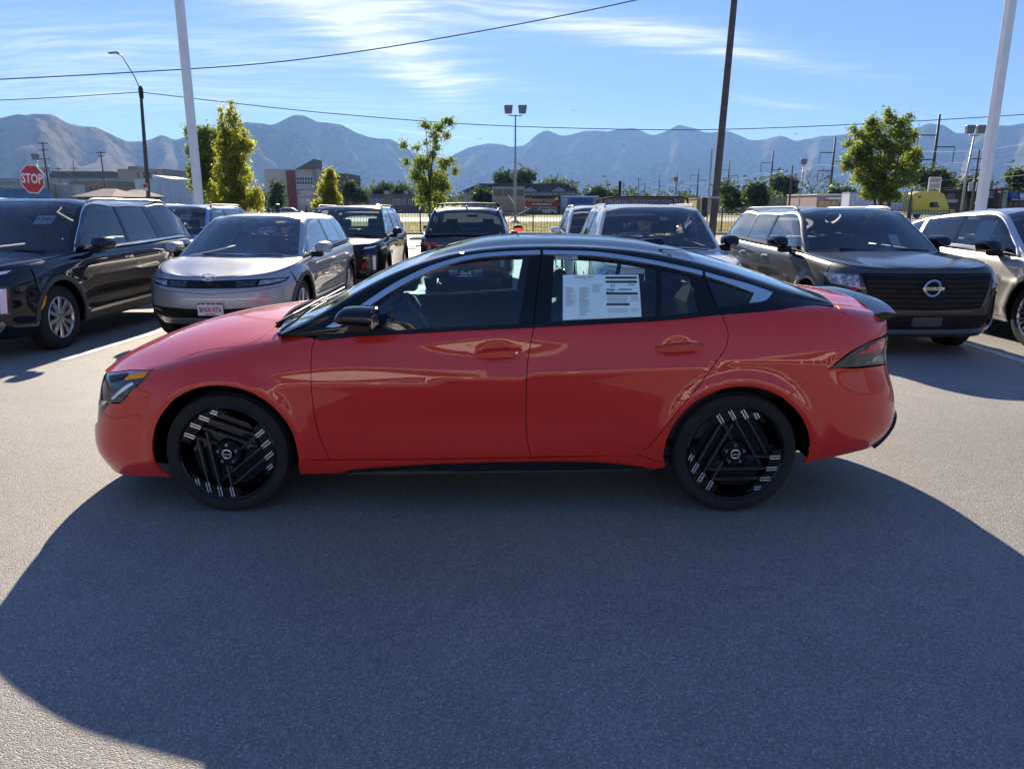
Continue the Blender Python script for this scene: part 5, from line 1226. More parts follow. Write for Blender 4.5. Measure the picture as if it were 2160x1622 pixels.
def red_panels(car, P_RED):
    body, cab = RS
    g = {}
    hoodseam = [(-1.729, .782), (-1.61, .833), (-1.412, .885), (-1.239, .908), (-1.172, .939), (-1.146, .974)]
    st_seam = body.inv('side', hoodseam); T = body.T
    fd = [(-.862, .947), (-.875, .896), (-.877, .83), (-.878, .698), (-.873, .56), (-.855, .436), (-.811, .304)]
    bl = [(.278, 1.013), (.246, .83), (.239, .649), (.241, .457), (.254, .365), (.269, .313)]
    rd = [(1.245, 1.085), (1.267, 1.029), (1.278, .971), (1.264, .912), (1.212, .835), (1.128, .713), (1.045, .605), (.966, .491), (.886, .371), (.836, .33)]
    belt1 = [(.278, 1.013), (-.086, .998), (-.354, .986), (-.53, .971), (-.702, .96)]
    belt2 = [(1.133, 1.067), (.913, 1.046), (.692, 1.034)]
    aF = [(-1.357 + .388*math.cos(R(a)), .335 + .385*math.sin(R(a))) for a in range(184, -8, -12)]
    aR = [(1.357 + .386*math.cos(R(a)), .335 + .38*math.sin(R(a))) for a in range(188, -10, -12)]
    seamF = [(-1.829, .684), (-1.754, .668), (-1.61, .627)]
    seamR = [(1.574, .649), (1.686, .731), (1.803, .80)]
    # arch from the seam down to the sill
    aF_top = [p for p in aF if p[0] > -1.60]; aF_low = [p for p in aF if p[0] < -1.64]
    fender = [(-.862, .947)] + fd[1:-1] + [(-.811, .304), (-.968, .300)] + aF_top[::-1][1:] + seamF[::-1] + [(-1.773, .734)] + hoodseam + [(-1.0, .962), (-.92, .955)]
    panel('front_fender', body, fender, P_RED, car, ang=50, d=.035)
    sd = {}
    for k, s in (('L', 1), ('R', -1)): pass
    fdoor = panel('front_door', body, fd + [(.269, .311)][:0] + [(-.3, .303), (.269, .311)] + bl[::-1][1:-1] + belt1, P_RED, car, ang=50, d=.03)
    rdoor = panel('rear_door', body, bl + [(.55, .320), (.836, .33)] + rd[::-1][1:] + belt2, P_RED, car, ang=50, d=.03)
    aR_f = [p for p in aR if p[1] > .28 and p[0] < 1.58]
    quarter = rd + [(.90, .305), (.975, .29)] + aR_f + seamR + [(1.92, .880), (2.06, .925), (2.18, .94), (2.30, .955), (2.16, 1.005), (2.05, 1.035), (1.95, 1.055), (1.888, 1.082), (1.90, 1.11), (1.72, 1.11), (1.55, 1.10)]
    panel('rear_quarter', body, quarter, P_RED, car, ang=50, d=.03)
    sill = [(-.972, .303), (-.811, .301), (-.3, .300), (.269, .308), (.55, .317), (.836, .327), (.90, .302), (.985, .286), (.993, .252), (.916, .238), (.271, .224), (-.751, .213), (-.985, .207)]
    panel('sill', body, sill, P_RED, car, ang=50, d=.035)
    # glossy strip along the foot of the doors, its lower edge flared out
    tp = smooth_poly([(-.765, .2140), (-.711, .236), (-.371, .265), (.086, .283), (.575, .286), (.804, .264), (.926, .2425)], .04, closed=False, ang=80)
    yt = body.p(body.inv('side', tp))[:, 1]
    for s_ in (-1, 1):
        V = []; F = []
        for i, (x_, z_) in enumerate(tp):
            zb_ = .2125 + .0165*(x_+.765)
            for k in (0, .5, 1): V.append((x_, s_*(yt[i] + .006 + .11*(z_-zb_)*(k**1.5)), z_ + (zb_-z_)*k))
            V.append((x_, s_*(yt[i]-.05), zb_-.004))
        n_ = len(tp)
        for i in range(n_-1):
            for k in range(3): F.append((4*i+k, 4*i+k+1, 4*i+k+5, 4*i+k+4))
        MB().add(V, F).build('sill_trim', M_GLOSSBLK, car, auto=50)
    # nose: hood, bumper, grille, lamps (surface parameters)
    s_c = st_seam[-1][0]
    hood = [(0, .672), (.3, .678), (.51, .70), (.75, .733), (.958, .69)] + [tuple(p) for p in st_seam[1:]] + [(s_c, 1.06), (s_c-.01, 1.2), (s_c-.01, T), (.8, T), (.4, T), (0, T)]
    panel('hood', body, hood, P_RED, car, view='st', sides='J', gap=.0, ang=60, d=.04)
    stF = body.inv('side', seamF); stL = body.inv('side', aF_low)
    low = [(x_, 0) for x_ in np.linspace(stL[0][0], 0, 7)]
    bump = [(0, .225), (.25, .235), (.45, .262), (.60, .335), (.70, .43), (.789, .435), (.874, .543)] + [tuple(p) for p in stF] + [tuple(p) for p in stL[::-1]] + low
    panel('front_bumper', body, bump, P_RED, car, view='st', sides='J', gap=.0, ang=50, d=.04)
    grille = [(0, .660), (.3, .668), (.50, .69), (.60, .60), (.66, .50), (.695, .43), (.60, .33), (.45, .258), (.25, .231), (0, .221)]
    panel('grille', body, grille, M_GLOSSBLK, car, view='st', sides='J', gap=0, off=-.012, d=.05, ang=60)
    hl = [(.515, .697), (.75, .727), (.950, .684), (.922, .602), (.872, .547), (.787, .44), (.70, .436), (.665, .51), (.605, .61)]
    h2 = panel('headlight', body, hl, M_SMOKE, car, view='st', gap=.002, off=-.004, d=.03, ang=40)
    for o_, s in zip(h2, 'LR'):
        panel('turn_signal', body, [(.775, .598), (.80, .668), (.932, .676), (.918, .612)], M_AMBER, o_, view='st', gap=.002, off=.001, d=.03, skirt=.004, sides=s)
        panel('lamp_bar', body, [(.60, .665), (.76, .70), (.79, .672), (.765, .61), (.66, .575)], M_SATINBLK, o_, view='st', gap=.002, off=.001, d=.03, skirt=.004, sides=s)
        panel('lamp_bar', body, [(.70, .455), (.73, .455), (.86, .56), (.845, .585), (.80, .555)], M_LED, o_, view='st', gap=.002, off=.001, d=.03, skirt=.004, sides=s)
        panel('grille_blade', body, [(.56, .40), (.63, .41), (.66, .425), (.655, .445), (.55, .43)], M_CHROME, o_, view='st', gap=.002, off=.0, d=.03, skirt=.01, sides=s)
    # tail
    S = body.S
    stR = body.inv('side', seamR); stB = body.inv('side', [p for p in aR if p[0] > 1.60 and p[1] > .27])
    rb = [tuple(p) for p in stR[::-1]] + [tuple(p) for p in stB] + [(x_, 0) for x_ in np.linspace(stB[-1][0], S, 7)] + [(S, .50), (5.3, .50), (5.08, .515), (4.93, .532), (4.71, .537)]
    panel('rear_bumper', body, rb, P_RED, car, view='st', sides='J', gap=0, ang=50, d=.04)
    df = [(4.93, -.0), (5.0, .05), (5.06, .135), (5.13, .17), (S, .17), (S, 0), (5.2, 0)]
    panel('rear_diffuser', body, df, M_GLOSSBLK, car, view='st', sides='J', gap=0, off=.016, ang=50, d=.04, skirt=.03)
    tl = [(4.562, .545), (4.70, .608), (4.86, .643), (5.04, .655), (5.2, .655), (5.2, .575), (5.06, .528), (4.926, .54), (4.71, .545)]
    t2 = panel('tail_light', body, tl, M_SMOKE, car, view='st', gap=.002, off=.004, d=.03, ang=40)
    for o_, s in zip(t2, 'LR'):
        panel('lamp_bar', body, [(4.72, .595), (4.86, .632), (5.02, .643), (5.02, .612), (4.85, .598)], M_REDLENS, o_, view='st', gap=.001, off=.006, d=.03, skirt=.004, sides=s)
        panel('lamp_bar', body, [(4.78, .556), (4.92, .556), (5.04, .545), (5.04, .575), (4.9, .582)], M_LAMP, o_, view='st', gap=.001, off=.006, d=.03, skirt=.004, sides=s)
    st_t = body.inv('side', [(1.90, 1.108), (1.89, 1.082), (1.95, 1.053), (2.05, 1.033), (2.16, 1.003), (2.30, .953)])
    s0 = st_t[0][0]
    trunk = [tuple(p) for p in st_t] + [(5.2, .66), (5.2, .55), (S, .52), (S, .9), (S, T), (5.2, T), (s0+.1, T), (s0, T), (s0, 1.2), (s0, 1.05)]
    panel('trunk_lid', body, trunk, P_RED, car, view='st', sides='J', gap=0, ang=60, d=.04)
    # dark shell behind the panel gaps
    arch = lambda c: (np.hypot(np.abs(c[:, 0]) - 1.357, c[:, 2] - .335) < .40)
    panel('inner_body', body, [(0, 0), (S, 0), (S, .74), (0, .74)], M_LINER, car, view='st', sides='J', gap=0, off=-.022, skirt=0, d=.06, drop=arch)
    # black glasshouse with its openings
    gf = [(-.545, .985), (-.60, .990), (-.632, 1.000), (-.528, 1.117), (-.441, 1.192), (-.356, 1.243), (-.224, 1.302), (-.09, 1.33), (.087, 1.349), (.258, 1.356), (.229, 1.188), (.199, 1.026), (-.262, .999)]
    g1 = [(.388, 1.354), (.614, 1.344), (.792, 1.322), (.927, 1.296), (.908, 1.064), (.366, 1.038), (.377, 1.2)]
    g2 = [(.955, 1.290), (1.105, 1.262), (1.12, 1.18), (1.132, 1.085), (.935, 1.068)]
    gq = [(1.20, 1.245), (1.439, 1.171), (1.399, 1.126), (1.236, 1.102)]
    TT, SS = cab.T, cab.S
    outer = [(0, 0), (SS*.5, 0), (SS, 0), (SS, .28), (SS, TT), (3.0, TT), (2.96, .38), (2.90, .34), (2.40, .335), (2.33, .36), (2.28, .7), (2.26, TT),
             (.90, TT), (.87, .6), (.82, .40), (.77, .325), (.70, .31), (.10, .305), (.05, .33), (.05, TT), (0, TT)]
    stw = [cab.inv('side', q) for q in (smooth_poly(p, .04) for p in (gf, g1, g2, gq))]
    panel('roof', cab, outer, M_ROOF, car, view='st', sides='J', gap=0, holes=[[tuple(p) for p in q] for q in stw], d=.045, ang=45, skirt=.02)
    ws = [(.05, .33), (.10, .305), (.70, .31), (.77, .325), (.82, .40), (.87, .6), (.90, TT), (.5, TT), (.05, TT)]
    panel('windshield', cab, ws, M_GLASSW, car, view='st', sides='J', gap=0, off=-.002, d=.05, ang=45, skirt=0)
    rg = [(3.0, TT), (2.96, .38), (2.90, .34), (2.40, .335), (2.33, .36), (2.28, .7), (2.26, TT)]
    panel('rear_window', cab, rg, M_GLASSD, car, view='st', sides='J', gap=0, off=-.002, d=.05, ang=45, skirt=0)
    for nm, p, doors, mt in (('window_pane', gf, fdoor, M_GLASS), ('window_pane', g1, rdoor, M_GLASS), ('window_pane', g2, rdoor, M_GLASS)):
        panel(nm, cab, p, mt, {'L': doors[0], 'R': doors[1]}, gap=-.004, off=-.004, d=.06, skirt=0)
    panel('quarter_window', cab, gq, M_GLASSD, car, gap=-.004, off=-.004, d=.06, skirt=0)
    cho = [(-.806, 1.004), (-.791, 1.012), (-.619, 1.119), (-.445, 1.228), (-.269, 1.308), (-.091, 1.357), (.087, 1.378), (.313, 1.387)]
    chi = [(.316, 1.367), (.087, 1.359), (-.085, 1.338), (-.258, 1.287), (-.427, 1.206), (-.60, 1.097), (-.735, 1.010)]
    panel('chrome_strip', cab, cho + chi, M_CHROME, {'L': fdoor[0], 'R': fdoor[1]}, off=.008, gap=0, d=.03, skirt=.012, ang=60)
    cho2 = [(.330, 1.387), (.617, 1.378), (.886, 1.340), (1.067, 1.304), (1.176, 1.279)]
    chi2 = [(1.172, 1.258), (1.064, 1.284), (.883, 1.320), (.615, 1.358), (.330, 1.367)]
    panel('chrome_strip', cab, cho2 + chi2, M_CHROME, {'L': rdoor[0], 'R': rdoor[1]}, off=.008, gap=0, d=.03, skirt=.012, ang=60)
    cho3 = [(1.19, 1.275), (1.306, 1.243), (1.433, 1.209), (1.546, 1.170), (1.495, 1.135), (1.401, 1.124), (1.442, 1.170), (1.301, 1.220), (1.19, 1.254)]
    panel('chrome_strip', cab, cho3, M_CHROME, car, off=.008, gap=0, d=.03, skirt=.012, ang=60)
    # door cut lines through the black frames
    for q in ([(.2735, 1.018), (.2935, 1.2), (.3175, 1.366), (.3235, 1.366), (.2995, 1.2), (.2795, 1.018)], [(1.178, 1.258), (1.199, 1.183), (1.230, 1.096), (1.236, 1.096), (1.205, 1.183), (1.184, 1.258)]):
        panel('door_seam', cab, q, M_LINER, car, off=.0012, gap=0, d=.03, skirt=0, ang=60)
    # trim strip along the belt line
    bl_ = [(-.857, .951), (-.53, .970), (-.086, .996), (.278, 1.012), (.692, 1.033), (.913, 1.045), (1.133, 1.066), (1.24, 1.085)]
    panel('belt_trim', body, [(x_, z_ + .012) for x_, z_ in bl_] + [(x_, z_ - .004) for x_, z_ in bl_[::-1]], M_DARK, car, off=.006, gap=0, d=.04, skirt=.012, ang=60)
    # handles
    for (hx, hz), doors in (((.094, .878), fdoor), ((1.03, .911), rdoor)):
        for o_, s in zip(doors, (1, -1)):
            P_, N_ = body.pn(body.inv('side', [(hx, hz), (hx-.12, hz-.004), (hx+.12, hz+.004)]))
            y0 = max(P_[1][1], P_[2][1]) + .004
            m = MB(); n = 14; V = []; F = []
            for k in range(n+1):
                t = k/n; xx = hx - .125 + .25*t; e = 1 - abs(2*t-1)**4
                yy = y0 + .026*e; hh = .0135 + .0075*e; zz = hz + .03*(t-.5)*.6
                for dy, dz in ((0, -hh*.6), (.0, hh*.6), (-.016, hh), (-.022, 0), (-.016, -hh)): V.append((xx, s*(yy+dy), zz+dz))
            for k in range(n):
                for j in range(5): F.append((k*5+j, k*5+(j+1) % 5, (k+1)*5+(j+1) % 5, (k+1)*5+j))
            F += [tuple(range(5)), tuple(range(n*5, n*5+5))]
            m.add(V, F).build('door_handle', P_RED, o_, auto=50)
            if hx < .5: MB().lathe([(0, s*(y0+.024)), (.007, s*(y0+.022)), (.008, s*(y0+.01))], 12, 'y', (hx+.095, 0, hz+.006)).build('key_lock', M_CHROME, o_, auto=40)
    return fdoor, rdoor

def mirror(car, doors, x, y, z, sx, top, arm=True, mat=None, dy=.16):
    """door mirror: rounded shell that tapers forward, on a short arm"""
    for o_, s in zip(doors, (1, -1)):
        V = []; F = []; n = 9; m = 14
        for i in range(n+1):
            t = i/n; xx = x - sx*.62 + sx*1.05*t
            k = .52 + .48*math.sqrt(max(0, 1 - (1-t)**2.6))
            for j in range(m):
                a = 2*math.pi*j/m; ca, sa = math.cos(a), math.sin(a)
                ca = math.copysign(abs(ca)**.7, ca); sa = math.copysign(abs(sa)**.75, sa)
                V.append((xx + .02*sa, s*(y + dy*.5 + ca*dy*.5*k), z + .012*(1-t) + sa*top*k*(1 if sa > 0 else .82)))
        for i in range(n):
            for j in range(m): F.append((i*m+j, i*m+(j+1) % m, (i+1)*m+(j+1) % m, (i+1)*m+j))
        F += [tuple(range(m)), tuple(range(n*m, n*m+m))]
        o = MB().add(V, F).build('mirror', mat, o_, auto=50)
        MB().obox((x + sx*.435, s*(y+dy*.5), z), (.004, dy*.82, top*1.5), Matrix.Identity(3)).build('mirror_glass', M_CHROME, o)
        MB().prism([(x-.05, z-top*.5), (x+sx*.3, z-top*.6), (x+sx*.25, z-top*1.35), (x-.08, z-top*1.45)], s*(y-.05), s*(y+dy*.45)).build('mirror_arm', M_DARK, o, bevel=.008)

def build_red():
    car = thing('sedan', 'glossy red sedan with a black roof, side-on in front of the other cars', 'car', (-.165, 4.62, 0))
    P = paint('red paint', (.60, .028, .016), 0, .38, .012, 1.54, .10)
    fdoor, rdoor = red_panels(car, P)
    for x, rot in ((-1.357, 0), (1.357, -37)):
        for s in (-1, 1): wheel_red(car, x, s, rot)
    well(car, -1.357, .392, .885); well(car, 1.357, .392, .885)
    MB().prism([(-1.95, .20), (-1.80, .18), (-.95, .18), (.95, .21), (1.75, .25), (2.1, .33), (2.1, .40), (-1.95, .40)], -.60, .60).build('underbody', M_LINER, car)
    mirror(car, fdoor, -.590, .885, 1.083, .175, .056, mat=M_GLOSSBLK, dy=.20)
    for s in (1, -1):   # black sail the mirror stands on
        pass
    # rear lip spoiler
    body = RS[0]; V = []; F = []; n = 20
    for k in range(n+1):
        q = k/n; yy = .645*(2*q-1); e = abs(2*q-1)
        x0 = 2.17 - .05*e**3; x1 = 2.315 - .07*e**2.2; z0 = 1.118 - .055*e**2; z1 = 1.100 - .045*e**2.4
        V += [(x0, yy, z0-.012), (x0+.06, yy, z0+.002), (x1, yy, z1), (x1-.010, yy, z1-.014), (x1-.07, yy, z1-.046)]
    for k in range(n):
        for j in range(5): F.append((k*5+j, k*5+(j+1) % 5, (k+1)*5+(j+1) % 5, (k+1)*5+j))
    F += [tuple(range(5)), tuple(range(n*5, n*5+5))]
    MB().add(V, F).build('spoiler', M_GLOSSBLK, car, auto=35)
    # roof fin
    V = [(.93, -.03, 1.415), (1.10, -.035, 1.385), (1.10, .035, 1.385), (.93, .03, 1.415), (1.05, -.006, 1.428), (1.09, -.006, 1.428), (1.09, .006, 1.428), (1.05, .006, 1.428)]
    MB().add(V, [(0,1,5,4), (1,2,6,5), (2,3,7,6), (3,0,4,7), (4,5,6,7), (0,3,2,1)]).build('roof_antenna', M_GLOSSBLK, car, bevel=.006)
    # cabin
    for y in (-.37, .37): seat(car, .02, y, M_CABIN, .42, .56)
    for y in (-.45, 0, .45): seat(car, .98, y, M_CABIN, .44, .50, .46, True, .24)
    steering(car, -.36, -.37, .96)
    V = []; n = 10
    prof = [(-1.05, .97), (-.72, 1.005), (-.52, 1.0), (-.46, .93), (-.50, .78), (-.62, .55), (-1.0, .5)]
    MB().prism(prof, -.74, .74).build('dashboard', M_CABIN, car, bevel=.02, auto=40)
    MB().prism([(-.56, 1.0), (-.52, 1.08), (-.50, 1.08), (-.52, 1.0)], -.42, .10).build('display_screen', M_GLOSSBLK, car)
    MB().box((-1.0, -.80, .30), (1.6, .80, .36)).build('floor_pan', M_CABIN, car)
    MB().prism([(1.30, .6), (1.30, 1.0), (1.42, 1.10), (1.95, 1.09), (1.95, .6)], -.70, .70).build('parcel_shelf', M_CABIN, car)
    for s in (-1, 1):
        MB().box((-.85, s*.80-.02, .40), (1.25, s*.80+.02, .96)).build('door_card', M_CABIN, car, bevel=.01)
    MB().obox((-.36, -.0, 1.30), (.03, .22, .06), Matrix.Identity(3)).build('inside_mirror', M_DARK, car, bevel=.01)
    # wipers and cowl at the foot of the windscreen
    MB().prism([(-1.19, .93), (-1.17, .955), (-1.08, .965), (-1.0, .955), (-1.1, .91)], -.64, .64).build('cowl', M_DARK, car, bevel=.01, auto=40)
    for y in (-.62, -.05):
        MB().tube([(-1.12, y, 1.0), (-1.06, y+.12, 1.03), (-.98, y+.5, 1.075)], .008, 6).build('wiper', M_DARK, car)
    # price sheet outside the rear door window, with its print
    cab = RS[1]
    sh = [(.428, 1.045), (.835, 1.063), (.830, 1.268), (.432, 1.268)]
    pg = panel('price_sheet', cab, sh, plain('sheet in glass tint', (.62, .84, .86), .35, coat=.6, var=.03), rdoor[1], gap=0, off=.0012, d=.08, skirt=0, sides='R')  # window tint painted into the sheet, set outside the pane to read brighter
    def ink(x0, z0, x1, z1, mat=M_INK, o=.0022):
        panel('print', cab, [(x0, z0), (x1, z0), (x1, z1), (x0, z1)], mat, pg, gap=0, off=o, d=.08, skirt=0, sides='R')
    M_GREYINK = plain('grey print', (.35, .38, .42), .7, var=0)
    rr = random.Random(3)
    for cx, cw, z1, n in ((.443, .058, 1.205, 16), (.515, .062, 1.205, 24), (.585, .06, 1.222, 7)):
        for k in range(n): ink(cx, z1 - .0058*k - .0022, cx + cw*rr.uniform(.45, 1), z1 - .0058*k, M_GREYINK)
    for z_ in (1.248, 1.228, 1.171, 1.118): ink(.655, z_, .82 if z_ != 1.118 else .775, z_ + .011, M_INK)
    for z_ in (1.158, 1.150, 1.142, 1.134, 1.10, 1.092, 1.084): ink(.66, z_, .765, z_ + .003, M_GREYINK)
    for z_ in (1.158, 1.150, 1.142, 1.100, 1.092): ink(.785, z_, .822, z_ + .003, M_GREYINK)
    ink(.66, 1.193, .70, 1.198); ink(.72, 1.193, .79, 1.200, plain('blue print', (.05, .22, .55), .7, var=0))
    def ontext(nm, s_, x, z, size, sx=1.0, mat=M_INK, o=.0032):
        P_, N_ = cab.pn(cab.inv('side', [(x, z)])); p = P_[0] + N_[0]*o; nrm = N_[0]
        y = Vector((0, 0, 1)); n_ = Vector((nrm[0], -nrm[1], nrm[2])); xx = y.cross(n_).normalized(); yy = n_.cross(xx)
        t_ = text(nm, s_, size, mat, pg, (0, 0, 0), (0, 0, 0), .0002); t_.matrix_local = Matrix.Translation((p[0], -p[1], p[2])) @ Matrix((xx, yy, n_)).transposed().to_4x4() @ Matrix.Scale(sx, 4, (1, 0, 0))
        return t_
    ontext('print', '2026 NISSAN SENTRA', .545, 1.256, .0105); ontext('print', 'SR', .545, 1.245, .0095)
    ontext('print', '32', .69, 1.236-.022, .026); ontext('print', '$750', .79, 1.218, .015); ontext('print', '$1,550', .678, 1.184, .014)
    # stock number tag stuck on top of the glass
    tg = panel('stock_tag', cab, [(.395, 1.344), (.512, 1.3435), (.512, 1.3625), (.395, 1.363)], M_PAPER, rdoor[1], gap=0, off=.0015, d=.05, skirt=0, sides='R')
    t_ = ontext('print', 'TY292095', .445, 1.3532, .0185, 1.0, plain('blue ink', (.01, .015, .12), .6, var=0), .003)
    panel('print', cab, [(.492, 1.346), (.509, 1.346), (.509, 1.361), (.492, 1.361)], plain('grey print', (.35, .38, .42), .7, var=0), tg, gap=0, off=.003, d=.05, skirt=0, sides='R')
    return car
M_ROOF = paint('black roof paint', (.004, .0045, .006), 0, .3, .008, 1.38)
RS = red_surfs()
build_red()
# ------------------------------------------------------------------ the cars parked behind

def wheel_alloy(car, x, side, yo, z, r, rr, n=10, mat=None, twin=False, w=.22):
    s = 1 if side < 0 else -1; mat = mat or M_ALLOY
    wh = bpy.data.objects.new('wheel', None); link(wh, car); wh.location = (x, side*yo, z)
    tyre(wh, r, rr, w, 0, s < 0)
    MB().lathe([(rr, s*.004), (rr-.008, s*-.002), (rr-.016, s*.006), (rr-.022, s*.04), (rr-.03, s*.18)], 36, 'y').build('rim', mat, wh, auto=40)
    MB().lathe([(0, s*.09), (rr-.03, s*.09)], 28, 'y').build('hub_back', M_LINER, wh)
    MB().lathe([(.04, s*.07), (rr*.62, s*.07)], 28, 'y').build('brake_disc', M_IRON, wh)
    for k in range(n):
        a = 2*math.pi*k/n + .2
        for e in ((-.07, .07) if twin else (0,)):
            a0, a1 = a + e*.6, a + e*1.9; wd0, wd1 = (.014, .012) if twin else (.020, .028)
            def pt(rad, ang, dv, h): return (rad*math.cos(ang) - dv*math.sin(ang), s*h, rad*math.sin(ang) + dv*math.cos(ang))
            V = [pt(.04, a0, -wd0, .03), pt(.04, a0, wd0, .03), pt(rr-.012, a1, wd1, .012), pt(rr-.012, a1, -wd1, .012),
                 pt(.04, a0, -wd0*.7, .012), pt(.04, a0, wd0*.7, .012), pt(rr-.012, a1, wd1*.8, .001), pt(rr-.012, a1, -wd1*.8, .001)]
            MB().add(V, [(0,1,2,3), (4,5,6,7), (0,1,5,4), (1,2,6,5), (2,3,7,6), (3,0,4,7)]).build('spoke', mat, wh)
    MB().lathe([(0, s*.0), (.045, s*.004), (.055, s*.03)], 20, 'y').build('wheel_cap', mat, wh, auto=40)
    return wh

def suv_surfs(p):
    L, Wd, H, wb, fo = p['L'], p['W'], p['H'], p['wb'], p['fo']
    xN = -wb/2 - fo; xT = xN + L; hw = Wd/2
    hn, hc, b0, b1 = p['hn'], p['hc'], p['b0'], p['b1']
    xc, xh, xr = xN + p['xc'], xN + p['xh'], xT - p['xr']
    rake, trake = p.get('rake', .07), p.get('trake', .07)
    def wv(d, nose=0.0): return [(xN, hw+d-.03-nose), (-wb/2, hw+d), (0, hw+d-.018), (wb/2, hw+d), (xT, hw+d-.05)]
    z6 = [(xN, hn), (xN+.25, hn+.045), (xc-.15, hc-.005), (xc+.25, b0), (.2*xT, b0*.6+b1*.4), (xT-.6, b1), (xT, b1-.03)]
    xs = np.linspace(xN, xT, 14)
    v6 = cubic(z6, xs)
    def zl(a, k): return [(x, a + (v-.07-a)*k) for x, v in zip(xs, v6)]
    bot = [(xN, p.get('bz', .25)), (-wb/2, .235), (0, .235), (wb/2, .26), (xT, .33)]
    lev = [dict(x=(xN+.09, xT-.07), w=wv(-.07), z=bot),
           dict(x=(xN+.015, xT-.01), w=wv(-.012), z=[(xN, .37), (xT, .42)]),
           dict(x=(xN, xT), w=wv(0), z=[(xN, .50), (xT, .55)]),
           dict(x=(xN+rake*.12, xT-.01), w=wv(.0), z=zl(.52, .45)),
           dict(x=(xN+rake*.3, xT-trake*.3), w=wv(-.004), z=zl(.52, .78)),
           dict(x=(xN+rake*.6, xT-trake*.6), w=wv(-.022, p.get('taper', .02)), z=zl(.52, 1.0)),
           dict(x=(xN+rake, xT-trake), w=wv(-.07, p.get('taper', .02)*1.6), z=list(zip(xs, v6)))]
    for l in lev: l['fs'] = p.get('fs', FS_BOX); l['rs'] = FS_BOX; l['af'] = p.get('af', .55); l['ar'] = .4
    cz = p.get('crown', .05)
    zc = [(xN, hn+.01), (xN+.2, hn+.03+cz*.6), (xc, hc+cz), (xT-.5, b1+.02), (xT, b1)]
    clad = p.get('flare', .012)
    def defo(P):
        P = P.copy(); x, y, z = P[:, 0], P[:, 1], P[:, 2]; d = np.zeros(len(P)); sd = np.clip((np.abs(y)-hw+.25)/.12, 0, 1)
        for cx in (-wb/2, wb/2):
            r = np.hypot(x-cx, z-p['wr']); d += clad*np.exp(-((r-p['wr']-.09)/.06)**2)
        d -= .020*np.exp(-((z-.55)/.10)**2) * np.exp(-(x/(wb*.33))**4)
        d += .010*np.exp(-np.abs(z-(.80+.03*x))/.04) * np.exp(-(x/(L*.42))**6)
        P[:, 1] += np.sign(y)*d*sd; return P
    body = body_surf(lev, zc, defo=defo, nside=9, pw=3.0)
    wb_, wr = hw-.085, hw-p.get('tumble', .27)
    def lerp(a, b, t): return tuple(u+(v-u)*t for u, v in zip(a, b))
    base = (xc, hw-.115, hc-.01); head = (xh, wr, H-.085)
    st = [((xc, hw-.105, hc-.015), base, (xc-.11, hc+.045))]
    for t, bx in ((.33, .30), (.68, .62)):
        e = lerp(base, head, t); e = (e[0], e[1], e[2]+.015); st.append(((xc+(xh-xc)*t*1.0, wb_, b0+.012), e, (e[0]-.085, e[2]+.05)))
    st.append(((xh, wb_, b0+.015), head, (xh-.06, H-.045)))
    nroof = 4
    for k in range(1, nroof+1):
        t = k/nroof; x = xh + (xr-xh)*t
        drop = p.get('drop', .02)*t*t
        st.append(((x, wb_-.005*t, b0+(b1-b0)*t+.015), (x, wr-.01*t, H-.055-drop + (-.01 if k == nroof else 0)), (x-.03*(1-t)+.02*t, H-drop)))
    xe = xT - p.get('tb', .10)
    e1 = st[-1][1]; c1 = st[-1][2]; last = ((xe, hw-.15, b1), (xe, hw-.165, b1+.012), (xe+.035, b1+.03))
    for t in (.30, .66):
        st.append((lerp(st[7][0], last[0], t*.9+.05), (e1[0]+(xe-e1[0])*(t**.8), e1[1]+(last[1][1]-e1[1])*t, e1[2]-.012+(b1-e1[2])*(t**1.15)),
                   (c1[0]+(xe+.035-c1[0])*(t**.75), c1[1]+(b1+.03-c1[1])*(t**1.2))))
    st.append(last)
    return body, cabin_surf(st, bulge=.02, qs=(.93, .7, .36, 0), pw=3.0), dict(xN=xN, xT=xT, xc=xc, xh=xh, xr=xr, hw=hw, z6=z6, wr=wr)

